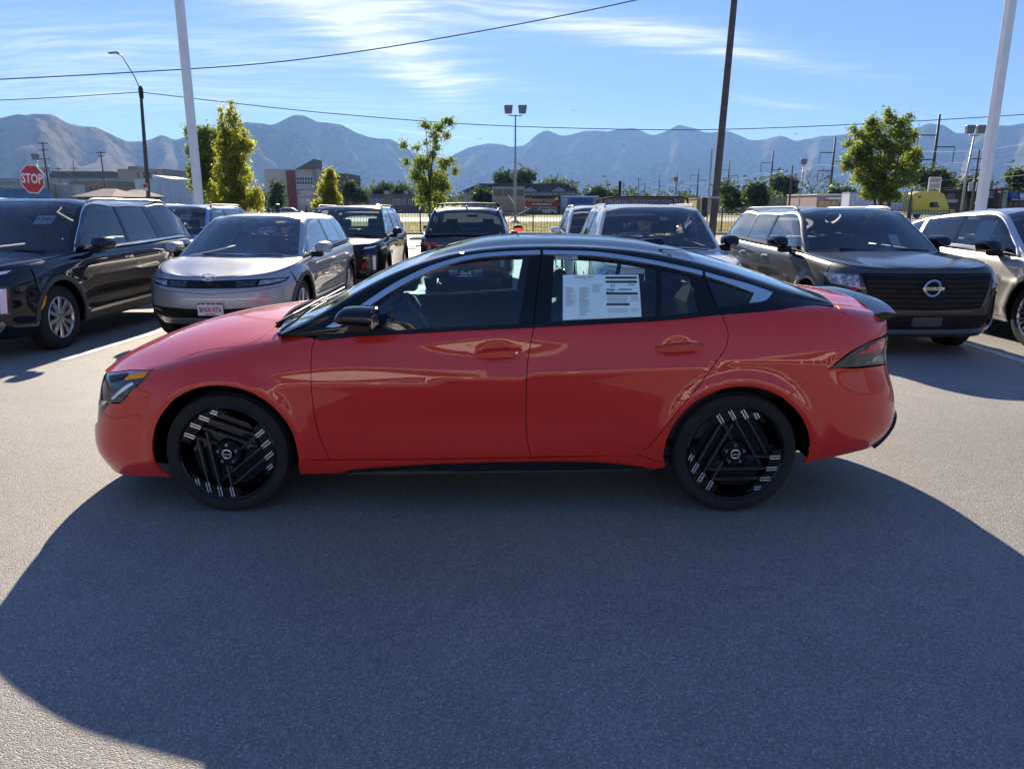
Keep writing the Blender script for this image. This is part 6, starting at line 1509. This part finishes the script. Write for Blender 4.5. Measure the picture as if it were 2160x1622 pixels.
def suv(name, label, loc, rz, p, group='cars parked behind the sedan'):
    body, cab, q = suv_surfs(p); xN, xT, hw, wb, wr = q['xN'], q['xT'], q['hw'], p['wb'], p['wr']
    car = thing(name, label, 'car', (loc[0], loc[1], zg(loc[1])), rz, group)
    PM = p['paint']; S, T = body.S, body.T; kt = body.kt; D = p.get('d', .07)
    ztop = lambda x: float(cubic(q['z6'], x))
    def top(x0, x1, n=6): return [(x, ztop(x)-.004) for x in np.linspace(x0, x1, n)]
    ra = wr + .055
    def arc(cx, a0, a1, r=ra): return [(cx + r*math.cos(R(a)), wr + r*math.sin(R(a))) for a in np.linspace(a0, a1, max(3, int(abs(a1-a0)/15)+1))]
    xd0, xd1, xd2 = q['xc'] + p.get('d0', .25), q['xh'] + p.get('d1', .72), q['xh'] + p.get('d2', 1.62)
    zs = .31
    lowA = math.degrees(math.asin(max(-1, (zs-wr)/ra)))
    xb = -wb/2 - ra*math.cos(R(38)); fs_ = p.get('fseam', xN + .52)
    kw = dict(ang=52, d=D)
    fender = top(fs_, xd0) + [(xd0+.01, .62), (xd0+.02, zs)] + arc(-wb/2, lowA, 150) + [(fs_, .62)]
    panel('front_fender', body, fender, PM, car, **kw)
    fd = panel('front_door', body, top(xd0, xd1) + [(xd1, .6), (xd1, zs), (xd0+.02, zs), (xd0+.01, .62)], PM, car, **kw)
    xk = wb/2 - ra*1.0
    rd = panel('rear_door', body, top(xd1, xd2) + [(xd2+.01, .80)] + arc(wb/2, 128, 180-lowA)[:] + [(xd1, zs), (xd1, .6)], PM, car, **kw)
    xq = xT - .30
    panel('rear_quarter', body, top(xd2, xq) + [(xq, .62)] + arc(wb/2, 38, 128) + [(xd2+.01, .80)], PM, car, **kw)
    sill = [(xd0-.3, zs), (xk, zs), (xk, .262), (0, .250), (-wb/2+ra, .25)]
    panel('sill', body, [(-wb/2+ra*.99, zs-.002), (wb/2-ra*.99, zs-.002), (wb/2-ra*.98, .262), (0, .246), (-wb/2+ra*.98, .248)], p.get('sillmat', M_DARK), car, **kw)
    sc = float(body.inv('side', [(q['xc']-.02, ztop(q['xc'])-.004)])[0][0])
    hood_s = [(x_, kt[6]+.004) for x_ in np.linspace(0, sc, 8)]
    panel('hood', body, hood_s + [(sc, (kt[6]+T)/2), (sc, T), (sc*.5, T), (0, T)], PM, car, view='st', sides='J', gap=0, ang=60, d=D)
    sf = body.inv('side', [(fs_, ztop(fs_)-.004), (fs_, .62)] + arc(-wb/2, 150, 186))
    panel('front_bumper', body, [(0, kt[6]-.003), (sf[0][0]*.5, kt[6]-.003)] + [tuple(u) for u in sf] + [(sf[-1][0]*.97, 0.0), (sf[-1][0]*.5, 0), (0, 0)], PM, car, view='st', sides='J', gap=0, ang=52, d=D)
    sr = body.inv('side', [(xq, ztop(xq)-.004), (xq, .62)] + arc(wb/2, 38, -6))
    panel('rear_bumper', body, [(S, kt[3]), (sr[1][0]+.05, kt[3])] + [tuple(u) for u in sr[1:]] + [(sr[-1][0]+.02, 0), ((S+sr[-1][0])/2, 0), (S, 0)], p.get('rbmat', PM), car, view='st', sides='J', gap=0, ang=52, d=D)
    gate = [(S, kt[3]+.005), (sr[1][0]+.05, kt[3]+.005), tuple(sr[0]), ((S+sr[0][0])/2, kt[6]-.003), (S, kt[6]-.003), (S, kt[6]+.05), (sr[0][0], kt[6]+.03)]
    panel('tailgate', body, [(S, kt[3]+.005), (sr[1][0]+.05, kt[3]+.005), tuple(sr[0]), (sr[0][0], kt[6]+.06), (S, kt[6]+.06)], PM, car, view='st', sides='J', gap=0, ang=60, d=D)
    drop = lambda c: (np.hypot(np.abs(c[:, 0]) - wb/2, c[:, 2] - wr) < ra + .02)
    panel('inner_body', body, [(0, 0), (S, 0), (S, kt[6]), (0, kt[6])], M_LINER, car, view='st', sides='J', gap=0, off=-.03, skirt=0, d=.11, drop=drop)
    # glasshouse
    ks, k3, TT, SS = cab.ks, cab.kt[3], cab.T, cab.S
    def sx(x): return float(np.interp(x, cab.C[0][:, 0], ks))
    t0, t1 = .03, k3-.035
    sB, sC, sD = sx(xd1), sx(xd2-.02), sx(q['xr']+p.get('qx', .06))
    w1 = [(.17*ks[3]/.8, t0), (sB-.035, t0), (sB-.035, t1), (ks[3], t1), (ks[2]*.9, t1-.01), (.26*ks[3]/.8, t1-.07)]
    w2 = [(sB+.035, t0), (sC-.03, t0), (sC+p.get('cs', -.06), t1), (sB+.035, t1)]
    cw = p.get('cw', 0.0)
    w3 = [(sC+.05+cw, t0+.01), (sD+.22, t0+.02), (sD+.10, t1-.01), (sC+p.get('cs', -.06)+.07+cw*.6, t1)]
    holes = [w1, w2] + ([w3] if p.get('q3', True) else [])
    te = k3 + .03
    sH = ks[3] + .03; rg0, rg1 = ks[7] + p.get('rg', .10), SS - .05
    outer = [(0, 0), (SS*.5, 0), (SS, 0), (SS, TT), (rg1, TT), (rg1, te+.05), (rg1-.06, te+.01), (rg0+.05, te+.02), (rg0, te+.07), (rg0-.02, TT),
             (sH+.02, TT), (sH, te+.2), (sH-.04, te+.02), (.09, te), (.05, te+.04), (.05, TT), (0, TT)]
    RM = p.get('roofmat', PM)
    panel('roof', cab, outer, RM, car, view='st', sides='J', gap=0, holes=holes, d=D, ang=45, skirt=.02)
    panel('windshield', cab, [(.05, TT), (.05, te+.04), (.09, te), (sH-.04, te+.02), (sH, te+.2), (sH+.02, TT)], M_GLASSW, car, view='st', sides='J', gap=0, off=-.003, d=D*1.3, ang=45, skirt=0)
    panel('rear_window', cab, [(rg1, TT), (rg1, te+.05), (rg1-.06, te+.01), (rg0+.05, te+.02), (rg0, te+.07), (rg0-.02, TT)], p.get('rglass', M_GLASSD), car, view='st', sides='J', gap=0, off=-.003, d=D*1.3, ang=45, skirt=0)
    # dark frames round the side glass: a band on the pillars between the doors
    panel('pillar_trim', cab, [(sB-.034, t0), (sB+.034, t0), (sB+.034, t1), (sB-.034, t1)], M_GLOSSBLK, car, view='st', gap=0, off=.002, d=D, skirt=0, ang=60)
    for w_, doors, mt in ((w1, fd, M_GLASS), (w2, rd, p.get('bglass', M_GLASSD))):
        panel('window_pane', cab, w_, mt, {'L': doors[0], 'R': doors[1]}, view='st', gap=-.004, off=-.004, d=D*1.3, skirt=0)
    if p.get('q3', True): panel('quarter_window', cab, w3, p.get('bglass', M_GLASSD), car, view='st', gap=-.004, off=-.004, d=D*1.3, skirt=0)
    ct = p.get('chrome', M_DARK)
    panel('window_trim', cab, [(.10, .004), (SS*.3, .004), (sD+.2, .006), (sD+.2, .024), (SS*.3, .022), (.10, .022)], ct, car, view='st', gap=0, off=.006, d=D, skirt=.008, ang=60)
    if p.get('chrome'):
        panel('window_trim', cab, [(.12, t0-.01), (.22*ks[3]/.8, t1-.045), (ks[2]*.9, t1+.008), (ks[3], t1+.022), (sB, t1+.022), (sC+.02, t1+.022), (sC+.02, t1+.006), (sB, t1+.006), (ks[3], t1+.006), (ks[2]*.92, t1-.006), (.25*ks[3]/.8, t1-.06), (.15, t0-.01)], ct, car, view='st', gap=0, off=.006, d=.05, skirt=.008, ang=60)
    # lower cladding
    if p.get('clad'):
        for cx in (-wb/2, wb/2):
            panel('arch_trim', body, arc(cx, -8 if cx < 0 else 4, 188 if cx > 0 else 176) + arc(cx, 176 if cx < 0 else 188, 4 if cx > 0 else -8, ra+.055), p['clad'], car, off=.010, gap=0, d=.06, skirt=.02, ang=60)
        panel('sill_trim', body, [(-wb/2+ra+.03, .27), (-wb/2+ra+.06, .40), (wb/2-ra-.06, .42), (wb/2-ra-.03, .28)], p['clad'], car, off=.008, gap=0, d=D, skirt=.02, ang=60)
        if p.get('strip'): panel('sill_strip', body, [(-wb/2+ra+.08, .375), (-wb/2+ra+.14, .405), (wb/2-ra-.05, .425), (wb/2-ra-.05, .395)], p['strip'], car, off=.014, gap=0, d=D, skirt=.008, ang=60)
    # handles and mirrors
    hz = ztop(xd1) - .135
    for xh_, doors in ((xd1-.17, fd), (xd2-.17, rd)):
        P_ = body.p(body.inv('side', [(xh_, hz)]))[0]
        for o_, s in zip(doors, (1, -1)):
            MB().prism([(xh_-.10, P_[1]-.01), (xh_-.085, P_[1]+.02), (xh_-.05, P_[1]+.035), (xh_+.05, P_[1]+.035), (xh_+.085, P_[1]+.02), (xh_+.10, P_[1]-.01)] if s > 0 else
                       [(xh_-.10, -P_[1]+.01), (xh_-.085, -P_[1]-.02), (xh_-.05, -P_[1]-.035), (xh_+.05, -P_[1]-.035), (xh_+.085, -P_[1]-.02), (xh_+.10, -P_[1]+.01)], hz-.018, hz+.018, 'z').build('door_handle', p.get('handle', PM), o_, bevel=.006, auto=40)
    mx = q['xc'] + p.get('mx', .42)
    mirror(car, fd, mx, hw-.01, ztop(mx)+.10, .24, .085, mat=p.get('mirrormat', PM), dy=.22)
    # wheels and what is under the car
    for x in (-wb/2, wb/2):
        for s in (-1, 1): wheel_alloy(car, x, s, hw-.035, wr, wr, p['rr'], p.get('spokes', 10), p.get('wheelmat'), p.get('twin', False))
        well(car, x, ra, hw-.03, wr)
    MB().prism([(xN+.36, .28), (-wb/2-.4, .26), (-wb/2+.45, .25), (wb/2-.45, .25), (wb/2+.4, .29), (xT-.3, .36), (xT-.3, .48), (xN+.36, .48)], -(hw-.24), hw-.24).build('underbody', M_LINER, car)
    # cabin
    cm = p.get('cabin', M_CABIN); zb = .66
    for y in (-.40, .40): seat(car, q['xh']+.42, y, cm, zb, .56, .50)
    for y in (-.42, .42): seat(car, q['xh']+1.35, y, cm, zb, .52, .56)
    steering(car, q['xh']+.02, -.40, ztop(q['xc'])+.02)
    h_ = ztop(q['xc'])
    MB().prism([(q['xc']+.0, h_-.02), (q['xc']+.30, h_+.02), (q['xh']-.18, h_), (q['xh']-.14, h_-.10), (q['xh']-.3, .6), (q['xc'], .6)], -(hw-.18), hw-.18).build('dashboard', M_CABIN, car, bevel=.02, auto=40)
    MB().box((q['xc']+.1, -(hw-.14), .46), (xT-.25, hw-.14, .52)).build('floor_pan', M_CABIN, car)
    for s in (-1, 1): MB().box((q['xc']+.2, s*(hw-.12)-.015, .5), (xT-.35, s*(hw-.12)+.015, ztop(0)-.03)).build('door_card', M_CABIN, car)
    MB().obox((q['xh']-.02, 0, p['H']-.17), (.03, .24, .07), Matrix.Identity(3)).build('inside_mirror', M_DARK, car, bevel=.01)
    for y in (-.66*hw, -.1): MB().tube([(q['xc']-.10, y, h_+.035), (q['xc']-.10, y+.15, h_+.045), (q['xc']-.06, y+.56, h_+.058)], .008, 6).build('wiper', M_DARK, car)
    MB().box((q['xc']-.12, -(hw-.2), h_-.06), (q['xc']+.12, hw-.2, h_+.0)).build('cowl', M_DARK, car, bevel=.01)
    if p.get('rails'):
        for s in (-1, 1):
            e = [cab.C[3][i] for i in range(3, 8)]
            pts = [(e[0][0]+.14, s*(e[0][1]-.045), e[0][2]+.02), (e[0][0]+.30, s*(e[1][1]-.045), e[1][2]+.055)] + [(u[0], s*(u[1]-.045), u[2]+.06) for u in e[1:-1]] + [(e[-1][0]-.12, s*(e[-1][1]-.045), e[-1][2]+.065), (e[-1][0]+.04, s*(e[-1][1]-.045), e[-1][2]+.01)]
            pp = smooth_poly(pts, .09, closed=False, ang=80)
            MB().tube(pp, .019, 8).build('roof_rail', p['rails'], car, smooth=True)
        if p.get('bars'):
            for i in (4, 6):
                u = cab.C[3][i]; w_ = u[1]-.045; z = u[2]+.155
                pts = [(u[0], -w_, u[2]+.06), (u[0], -w_+.02, z-.01), (u[0], -w_+.10, z), (u[0], 0, z+.012), (u[0], w_-.10, z), (u[0], w_-.02, z-.01), (u[0], w_, u[2]+.06)]
                MB().tube(smooth_poly(pts, .06, closed=False, ang=80), .016, 8).build('roof_crossbar', M_DARK, car, smooth=True)
    # details on nose and tail
    for nm, poly, mt, sides, off, sub in p.get('front', []):
        panel(nm, body, poly, mt, car, view='front', gap=.0, off=off, d=.05, skirt=.012, sides=sides, ang=sub)
    for nm, poly, mt, sides, off, sub in p.get('rear', []):
        panel(nm, body, poly, mt, car, view='rear', gap=.0, off=off, d=.05, skirt=.012, sides=sides, ang=sub)
    for nm, poly, mt, sides, off, sub in p.get('sidep', []):
        panel(nm, body, poly, mt, car, view='side', gap=.0, off=off, d=.05, skirt=.012, sides=sides, ang=sub)
    if p.get('paper'):
        c = cab.C[-1]; x, z = c[2][0]+.08, c[2][2]-.045 if p.get('paperz') is None else p['paperz']; y = p.get('papery', .28)
        an = math.atan2(cab.C[-1][3][2]-cab.C[-1][1][2], cab.C[-1][3][0]-cab.C[-1][1][0])
        pa = MB().obox((x, y, z), (.003, .23, .17), Matrix.Rotation(math.pi/2-an, 3, 'Y')).build('stock_paper', M_PAPER, car)
        t_ = text('print', p['paper'], .105, M_INK, pa, (0, 0, 0), (0, 0, 0), .0005)
        t_.matrix_local = Matrix.Translation((x, y, z)) @ Matrix.Rotation(math.pi/2-an, 4, 'Y') @ Matrix.Translation((-.004, 0, 0)) @ Matrix(((0, 0, -1), (-1, 0, 0), (0, 1, 0))).to_4x4()
    return car, body, cab, q, fd, rd
P_NAVY = paint('black blue paint', (.006, .008, .014), .2, .35, 0.030)
P_GREY = paint('grey blue paint', (.37, .372, .375), .5, .42, 0.036)
P_SILVERBLUE = paint('silver blue paint', (.30, .40, .54), .5, .35, 0.018)
P_BLACK = paint('black paint', (.006, .006, .007), .1, .35, 0.030)
P_SLATE = paint('slate paint', (.035, .04, .05), .5, .35, 0.030)
P_IVORY = paint('ivory paint', (.62, .59, .53), 0, .4, 0.018)
P_WHITE = paint('white paint', (.70, .70, .69), 0, .4, 0.015)
P_BRONZE = paint('dark bronze paint', (.050, .050, .051), .5, .36, 0.030)
P_SILVER = paint('silver paint', (.52, .51, .50), .7, .38, 0.018)
M_CLAD = plain('cladding', (.055, .056, .058), .62, var=.12)
M_SATIN = plain('satin silver', (.45, .46, .48), .3, .9, var=.05)
M_BLKGRILLE = plain('grille black', (.006, .006, .0065), .6, spec=.2, var=.1)

BASE = dict(L=4.98, W=1.96, H=1.74, wb=2.90, fo=.92, hn=.98, hc=1.09, b0=1.10, b1=1.15, xc=1.33, xh=2.02, xr=.62, wr=.385, rr=.245, paint=P_NAVY)
def spec(**k): d = dict(BASE); d.update(k); return d
R90 = math.pi/2
# dark SUV at the left edge
big_face = [('grille', [(0, .56), (.60, .58), (.66, .90), (0, .93)], M_BLKGRILLE, 'J', .006, 60),
            ('headlight', [(.72, .52), (.86, .52), (.87, .82), (.70, .84)], M_SMOKE, 'LR', .006, 60),
            ('daytime_lamp', [(.80, .54), (.845, .54), (.855, .80), (.80, .80)], M_LED, 'LR', .010, 60),
            ('daytime_lamp', [(.64, .925), (.84, .955), (.86, .985), (.66, .955)], M_LED, 'LR', .008, 60),
            ('lower_intake', [(0, .35), (.62, .36), (.70, .47), (0, .49)], M_BLKGRILLE, 'J', .006, 60),
            ('bumper_bar', [(0, .30), (.74, .33), (.82, .42), (.80, .46), (.72, .385), (0, .345)], M_SATIN, 'J', .014, 60)]
c2 = suv('suv', 'black-blue SUV with silver wheels and chrome window trim under the stop sign', (-6.24, 10.15), R90 + R(-1.0),
    spec(chrome=M_CHROME, handle=M_CHROME, clad=M_CLAD, strip=M_SATIN, rails=M_SATIN, spokes=10, wheelmat=M_ALLOY, cw=.16, cs=-.12, front=big_face, paper='1946', papery=-.35, cabin=M_CABIN, d=.06))
panel('side_marker', c2[1], [(-1.45-.43, .53), (-1.45-.40, .58), (-1.45-.33, .68), (-1.45-.31, .675), (-1.45-.37, .57)], M_AMBER, c2[0], off=.022, gap=0, d=.04, skirt=.008)
# grey hatchback with the plate
M_STRIP = plain('lamp strip black', (.004, .004, .005), .12, spec=.35, var=0)
hatch_face = [('lamp_strip', [(0, .695), (.40, .70), (.66, .72), (.83, .755), (.86, .80), (.6, .798), (0, .785)], M_STRIP, 'J', .005, 60),
              ('headlight', [(.56, .722), (.82, .762), (.83, .790), (.57, .778)], M_LAMP, 'LR', .009, 60),
              ('headlight', [(.30, .712), (.52, .718), (.52, .776), (.30, .774)], M_SMOKE, 'LR', .008, 60),
              ('lower_intake', [(0, .335), (.60, .345), (.84, .39), (.85, .475), (.6, .465), (0, .445)], M_BLKGRILLE, 'J', .006, 60),
              ('fog_lamp', [(.66, .415), (.82, .425), (.82, .455), (.66, .445)], M_LAMP, 'LR', .010, 60),
              ('skid_plate', [(0, .255), (.62, .27), (.78, .33), (.72, .365), (.58, .335), (0, .325)], M_SATIN, 'J', .012, 60),
              ('bumper_crease', [(0, .625), (.45, .655), (.80, .695), (.80, .700), (.45, .662), (0, .632)], M_CLAD, 'J', .002, 60)]
c3 = suv('hatchback', 'matt grey hatchback with a full-width lamp strip and a red and white licence plate', (-3.70, 11.35), R90 + R(.5),
    spec(L=4.64, W=1.89, H=1.565, wb=3.0, fo=.845, hn=.80, hc=.99, b0=1.0, b1=1.06, xc=1.10, xh=2.05, xr=.52, wr=.37, rr=.25, paint=P_GREY, clad=M_CLAD, rake=.11, front=hatch_face, crown=.04,
         spokes=5, twin=True, cabin=M_CABINL, paper='1814', papery=-.20, af=.62, fs=FS, drop=.05, tumble=.28, taper=.03, d=.05, trake=.05))
car = c3[0]; nx = c3[3]['xN']
pl = MB().box((nx-.030, -.155, .375), (nx-.012, .155, .535)).build('licence_plate', M_WHITE, car, bevel=.004)
M_PLRED = plain('plate red', (.42, .012, .03), .5, var=.05)
MB().box((nx-.032, -.150, .495), (nx-.0305, .150, .531)).build('plate_band', M_PLRED, pl)
mt_ = [(-.150, .496), (-.12, .512), (-.10, .503), (-.07, .520), (-.045, .505), (-.01, .517), (.02, .503), (.05, .522), (.08, .506), (.11, .515), (.15, .498), (.15, .493), (-.15, .493)]
MB().prism(mt_, nx-.0335, nx-.0325, 'x').build('plate_mountains', M_WHITE, pl)
def ftext(parent, s, x, y, z, size, mat, sx=1.0, bold=0.0):
    t_ = text('print', s, size, mat, parent, (0, 0, 0), (0, 0, 0), .0006, bold=bold)
    t_.matrix_local = Matrix.Translation((x, y, z)) @ Matrix(((0, 0, -1), (-1, 0, 0), (0, 1, 0))).to_4x4() @ Matrix.Diagonal((sx, 1, 1, 1)); return t_
ftext(pl, 'BNX\u00b7076', nx-.0335, 0, .446, .085, M_PLRED, .82, .0015); ftext(pl, 'COLORADO', nx-.0335, 0, .391, .024, M_PLRED)
e = MB(); n = 28
e.tube([(nx + .005, .085*math.cos(2*math.pi*k/n), .832 + .040*math.sin(2*math.pi*k/n)) for k in range(n+1)], .006, 6, False).build('emblem_ring', M_CHROME, car, smooth=True)
for q in ([(-.035, .808), (-.02, .855)], [(.02, .808), (.035, .855)], [(-.027, .826), (.03, .838)]):
    MB().bar((nx-.0, -q[0][0], q[0][1]), (nx-.0, -q[1][0], q[1][1]), .012, .008, (1, 0, 0)).build('emblem_letter', M_CHROME, car)
# second row
plain_face = [('grille', [(0, .58), (.55, .60), (.60, .90), (0, .93)], M_BLKGRILLE, 'J', .006, 60),
              ('headlight', [(.62, .84), (.86, .87), (.87, .95), (.64, .93)], M_LAMP, 'LR', .006, 60),
              ('lower_intake', [(0, .35), (.62, .36), (.70, .47), (0, .49)], M_BLKGRILLE, 'J', .006, 60)]
suv('suv', 'pale silver-blue SUV behind the grey hatchback, next to the tall columnar tree', (-7.15, 16.5), R90,
    spec(L=4.7, W=1.9, H=1.74, wb=2.75, paint=P_SILVERBLUE, rails=M_DARK, front=plain_face, paper='1870', papery=-.25, d=.09))
suv('suv', 'black SUV facing forward behind the right shoulder of the grey hatchback', (-3.50, 16.5), R90 + R(1),
    spec(L=4.85, H=1.72, paint=P_BLACK, rails=M_DARK, front=big_face, clad=M_CLAD, bglass=M_GLASS, rglass=M_GLASS, d=.08))
c6 = suv('suv', 'slate SUV parked nose away, with roof rack and red tail lights', (-.92, 17.3), -R90,
    spec(L=4.8, W=1.92, H=1.68, wb=2.8, fo=.9, paint=P_SLATE, rails=M_DARK, bars=True, rglass=M_GLASS, bglass=M_GLASS, d=.07, trake=.04, xr=.48,
         rear=[('tail_light', [(.56, .965), (.80, .955), (.91, .93), (.92, 1.01), (.80, 1.035), (.56, 1.03)], M_REDLENS, 'LR', .008, 60),
               ('plate_recess', [(0, .36), (.32, .36), (.34, .50), (0, .50)], M_SATIN, 'J', .004, 60),
               ('reflector', [(.42, .47), (.66, .475), (.66, .50), (.42, .495)], M_REDLENS, 'LR', .006, 60)]))
xt = c6[3]['xT']
dp = MB().box((xt+.008, -.16, .355), (xt+.022, .16, .52)).build('dealer_plate', plain('plate dark', (.02, .05, .07), .5), c6[0], bevel=.003)
for s_, z_, sz in (('Garff', .44, .105), ('NISSAN SALT LAKE', .378, .03)):
    t_ = text('print', s_, sz, M_WHITE, dp, (0, 0, 0), (0, 0, 0), .0006, bold=.002)
    t_.matrix_local = Matrix.Translation((xt+.0235, 0, z_)) @ Matrix(((0, 0, 1), (1, 0, 0), (0, 1, 0))).to_4x4()
V_ = c6[3]; xf = V_['xT'] - .62
MB().prism([(xf-.10, 1.675), (xf+.06, 1.665), (xf+.05, 1.735), (xf+.03, 1.74)], -.015, .015).build('roof_antenna', M_DARK, c6[0])
suv('suv', 'white SUV half hidden behind the ivory SUV with the crossbars', (1.98, 17.0), R90,
    spec(L=4.65, W=1.86, H=1.72, wb=2.7, fo=.9, paint=P_WHITE, rails=M_DARK, front=plain_face, d=.09))
suv('suv', 'ivory SUV with black roof crossbars rising behind the roof of the red sedan', (1.92, 10.75), R90 + R(-1.2),
    spec(L=4.65, W=1.86, H=1.68, wb=2.7, fo=.9, paint=P_IVORY, rails=P_IVORY, bars=True, mirrormat=M_GLOSSBLK, front=plain_face, bglass=M_GLASSD, d=.06, hn=.95, hc=1.08, xc=1.22, xh=1.95))
# dark bronze SUV at the right
path_face = [('lower_fascia', [(0, .35), (.70, .36), (.90, .42), (.92, .70), (.74, .78), (.62, .56), (0, .54)], M_GLOSSBLK, 'J', .003, 60),
             ('grille', [(0, .555), (.60, .57), (.68, .80), (.72, .95), (0, .955)], M_BLKGRILLE, 'J', .006, 60),
             ('headlight', [(.725, .79), (.92, .82), (.945, .93), (.74, .93)], M_LAMP, 'LR', .008, 60),
             ('fog_slot', [(.72, .69), (.88, .71), (.89, .76), (.73, .755)], M_SMOKE, 'LR', .008, 60),
             ('lower_intake', [(0, .37), (.68, .385), (.74, .50), (0, .505)], M_BLKGRILLE, 'J', .006, 60),
             ('plate_blank', [(0, .385), (.165, .385), (.165, .485), (0, .485)], M_CLAD, 'J', .018, 60),
             ('bumper_bar', [(0, .30), (.72, .315), (.86, .42), (.84, .45), (.70, .36), (0, .345)], M_SATIN, 'J', .012, 60)]
for k in range(7):
    z_ = .60 + .052*k; w_ = .57 + .018*k
    path_face.append(('grille_slat', [(0, z_), (w_, z_+.006), (w_, z_+.018), (0, z_+.012)], plain('slat black', (.016, .016, .017), .5, spec=.25, var=.1), 'J', .020, 60))
c9 = suv('suv', 'dark bronze SUV with a wide slatted black grille and round emblem behind the sedan boot', (4.50, 10.40), R90 + R(1.0),
    spec(L=5.0, W=1.91, H=1.635, paint=P_BRONZE, rails=P_BRONZE, front=path_face, sillmat=M_CLAD, mirrormat=M_GLOSSBLK, handle=M_CHROME, twin=True, spokes=6, d=.05, wr=.385, flare=.02))
car = c9[0]; nx = c9[3]['xN']
panel('arch_trim', c9[1], [(-1.45+.44*math.cos(R(a)), .385+.44*math.sin(R(a))) for a in range(0, 181, 15)] + [(-1.45+.475*math.cos(R(a)), .385+.475*math.sin(R(a))) for a in range(180, -1, -15)], M_SATIN, car, off=.012, gap=0, d=.06, skirt=.015, ang=60)
MB().lathe([(.070, nx-.035), (.085, nx-.045), (.097, nx-.035), (.095, nx-.02), (.07, nx-.02)], 40, 'x', (0, 0, .80), True).build('emblem_ring', M_CHROME, car, auto=50)
MB().box((nx-.05, -.118, .782), (nx-.035, .118, .818)).build('emblem_bar', M_CHROME, car, bevel=.003)
ftext(car, 'NISSAN', nx-.052, 0, .80, .038, M_INK, 1.3)
MB().obox((c9[3]['xc']+.34, -.42, 1.235), (.003, .11, .20), Matrix.Rotation(R(48), 3, 'Y')).build('window_card', M_PAPER, car)
sheet = panel('price_sheet', c9[2], [(c9[2].ks[3]+.12, .08), (c9[2].ks[3]+.44, .08), (c9[2].ks[3]+.44, c9[2].kt[3]-.09), (c9[2].ks[3]+.12, c9[2].kt[3]-.09)], M_PAPER, {'L': c9[4][0]}, view='st', gap=0, off=-.012, d=.1, skirt=0, sides='L')
# silver crossover cut by the right edge
c10 = suv('crossover', 'silver crossover with sloping roof cut off by the right edge of the picture', (7.12, 10.20), R90 + R(1.5),
    spec(L=4.9, W=1.98, H=1.64, wb=2.82, fo=.98, paint=P_SILVER, chrome=M_CHROME, drop=.13, xr=.85, hn=.90, hc=1.05, b0=1.06, b1=1.13, mirrormat=M_GLOSSBLK, front=plain_face, spokes=10, twin=True, rr=.265, sillmat=P_SILVER, cs=.04, d=.06, xh=2.1))
panel('price_sheet', c10[2], [(c10[2].ks[3]+.02, .08), (c10[2].ks[3]+.36, .08), (c10[2].ks[3]+.36, c10[2].kt[3]-.08), (c10[2].ks[3]+.02, c10[2].kt[3]-.08)], M_PAPER, {'L': c10[4][0]}, view='st', gap=0, off=-.012, d=.1, skirt=0, sides='L')
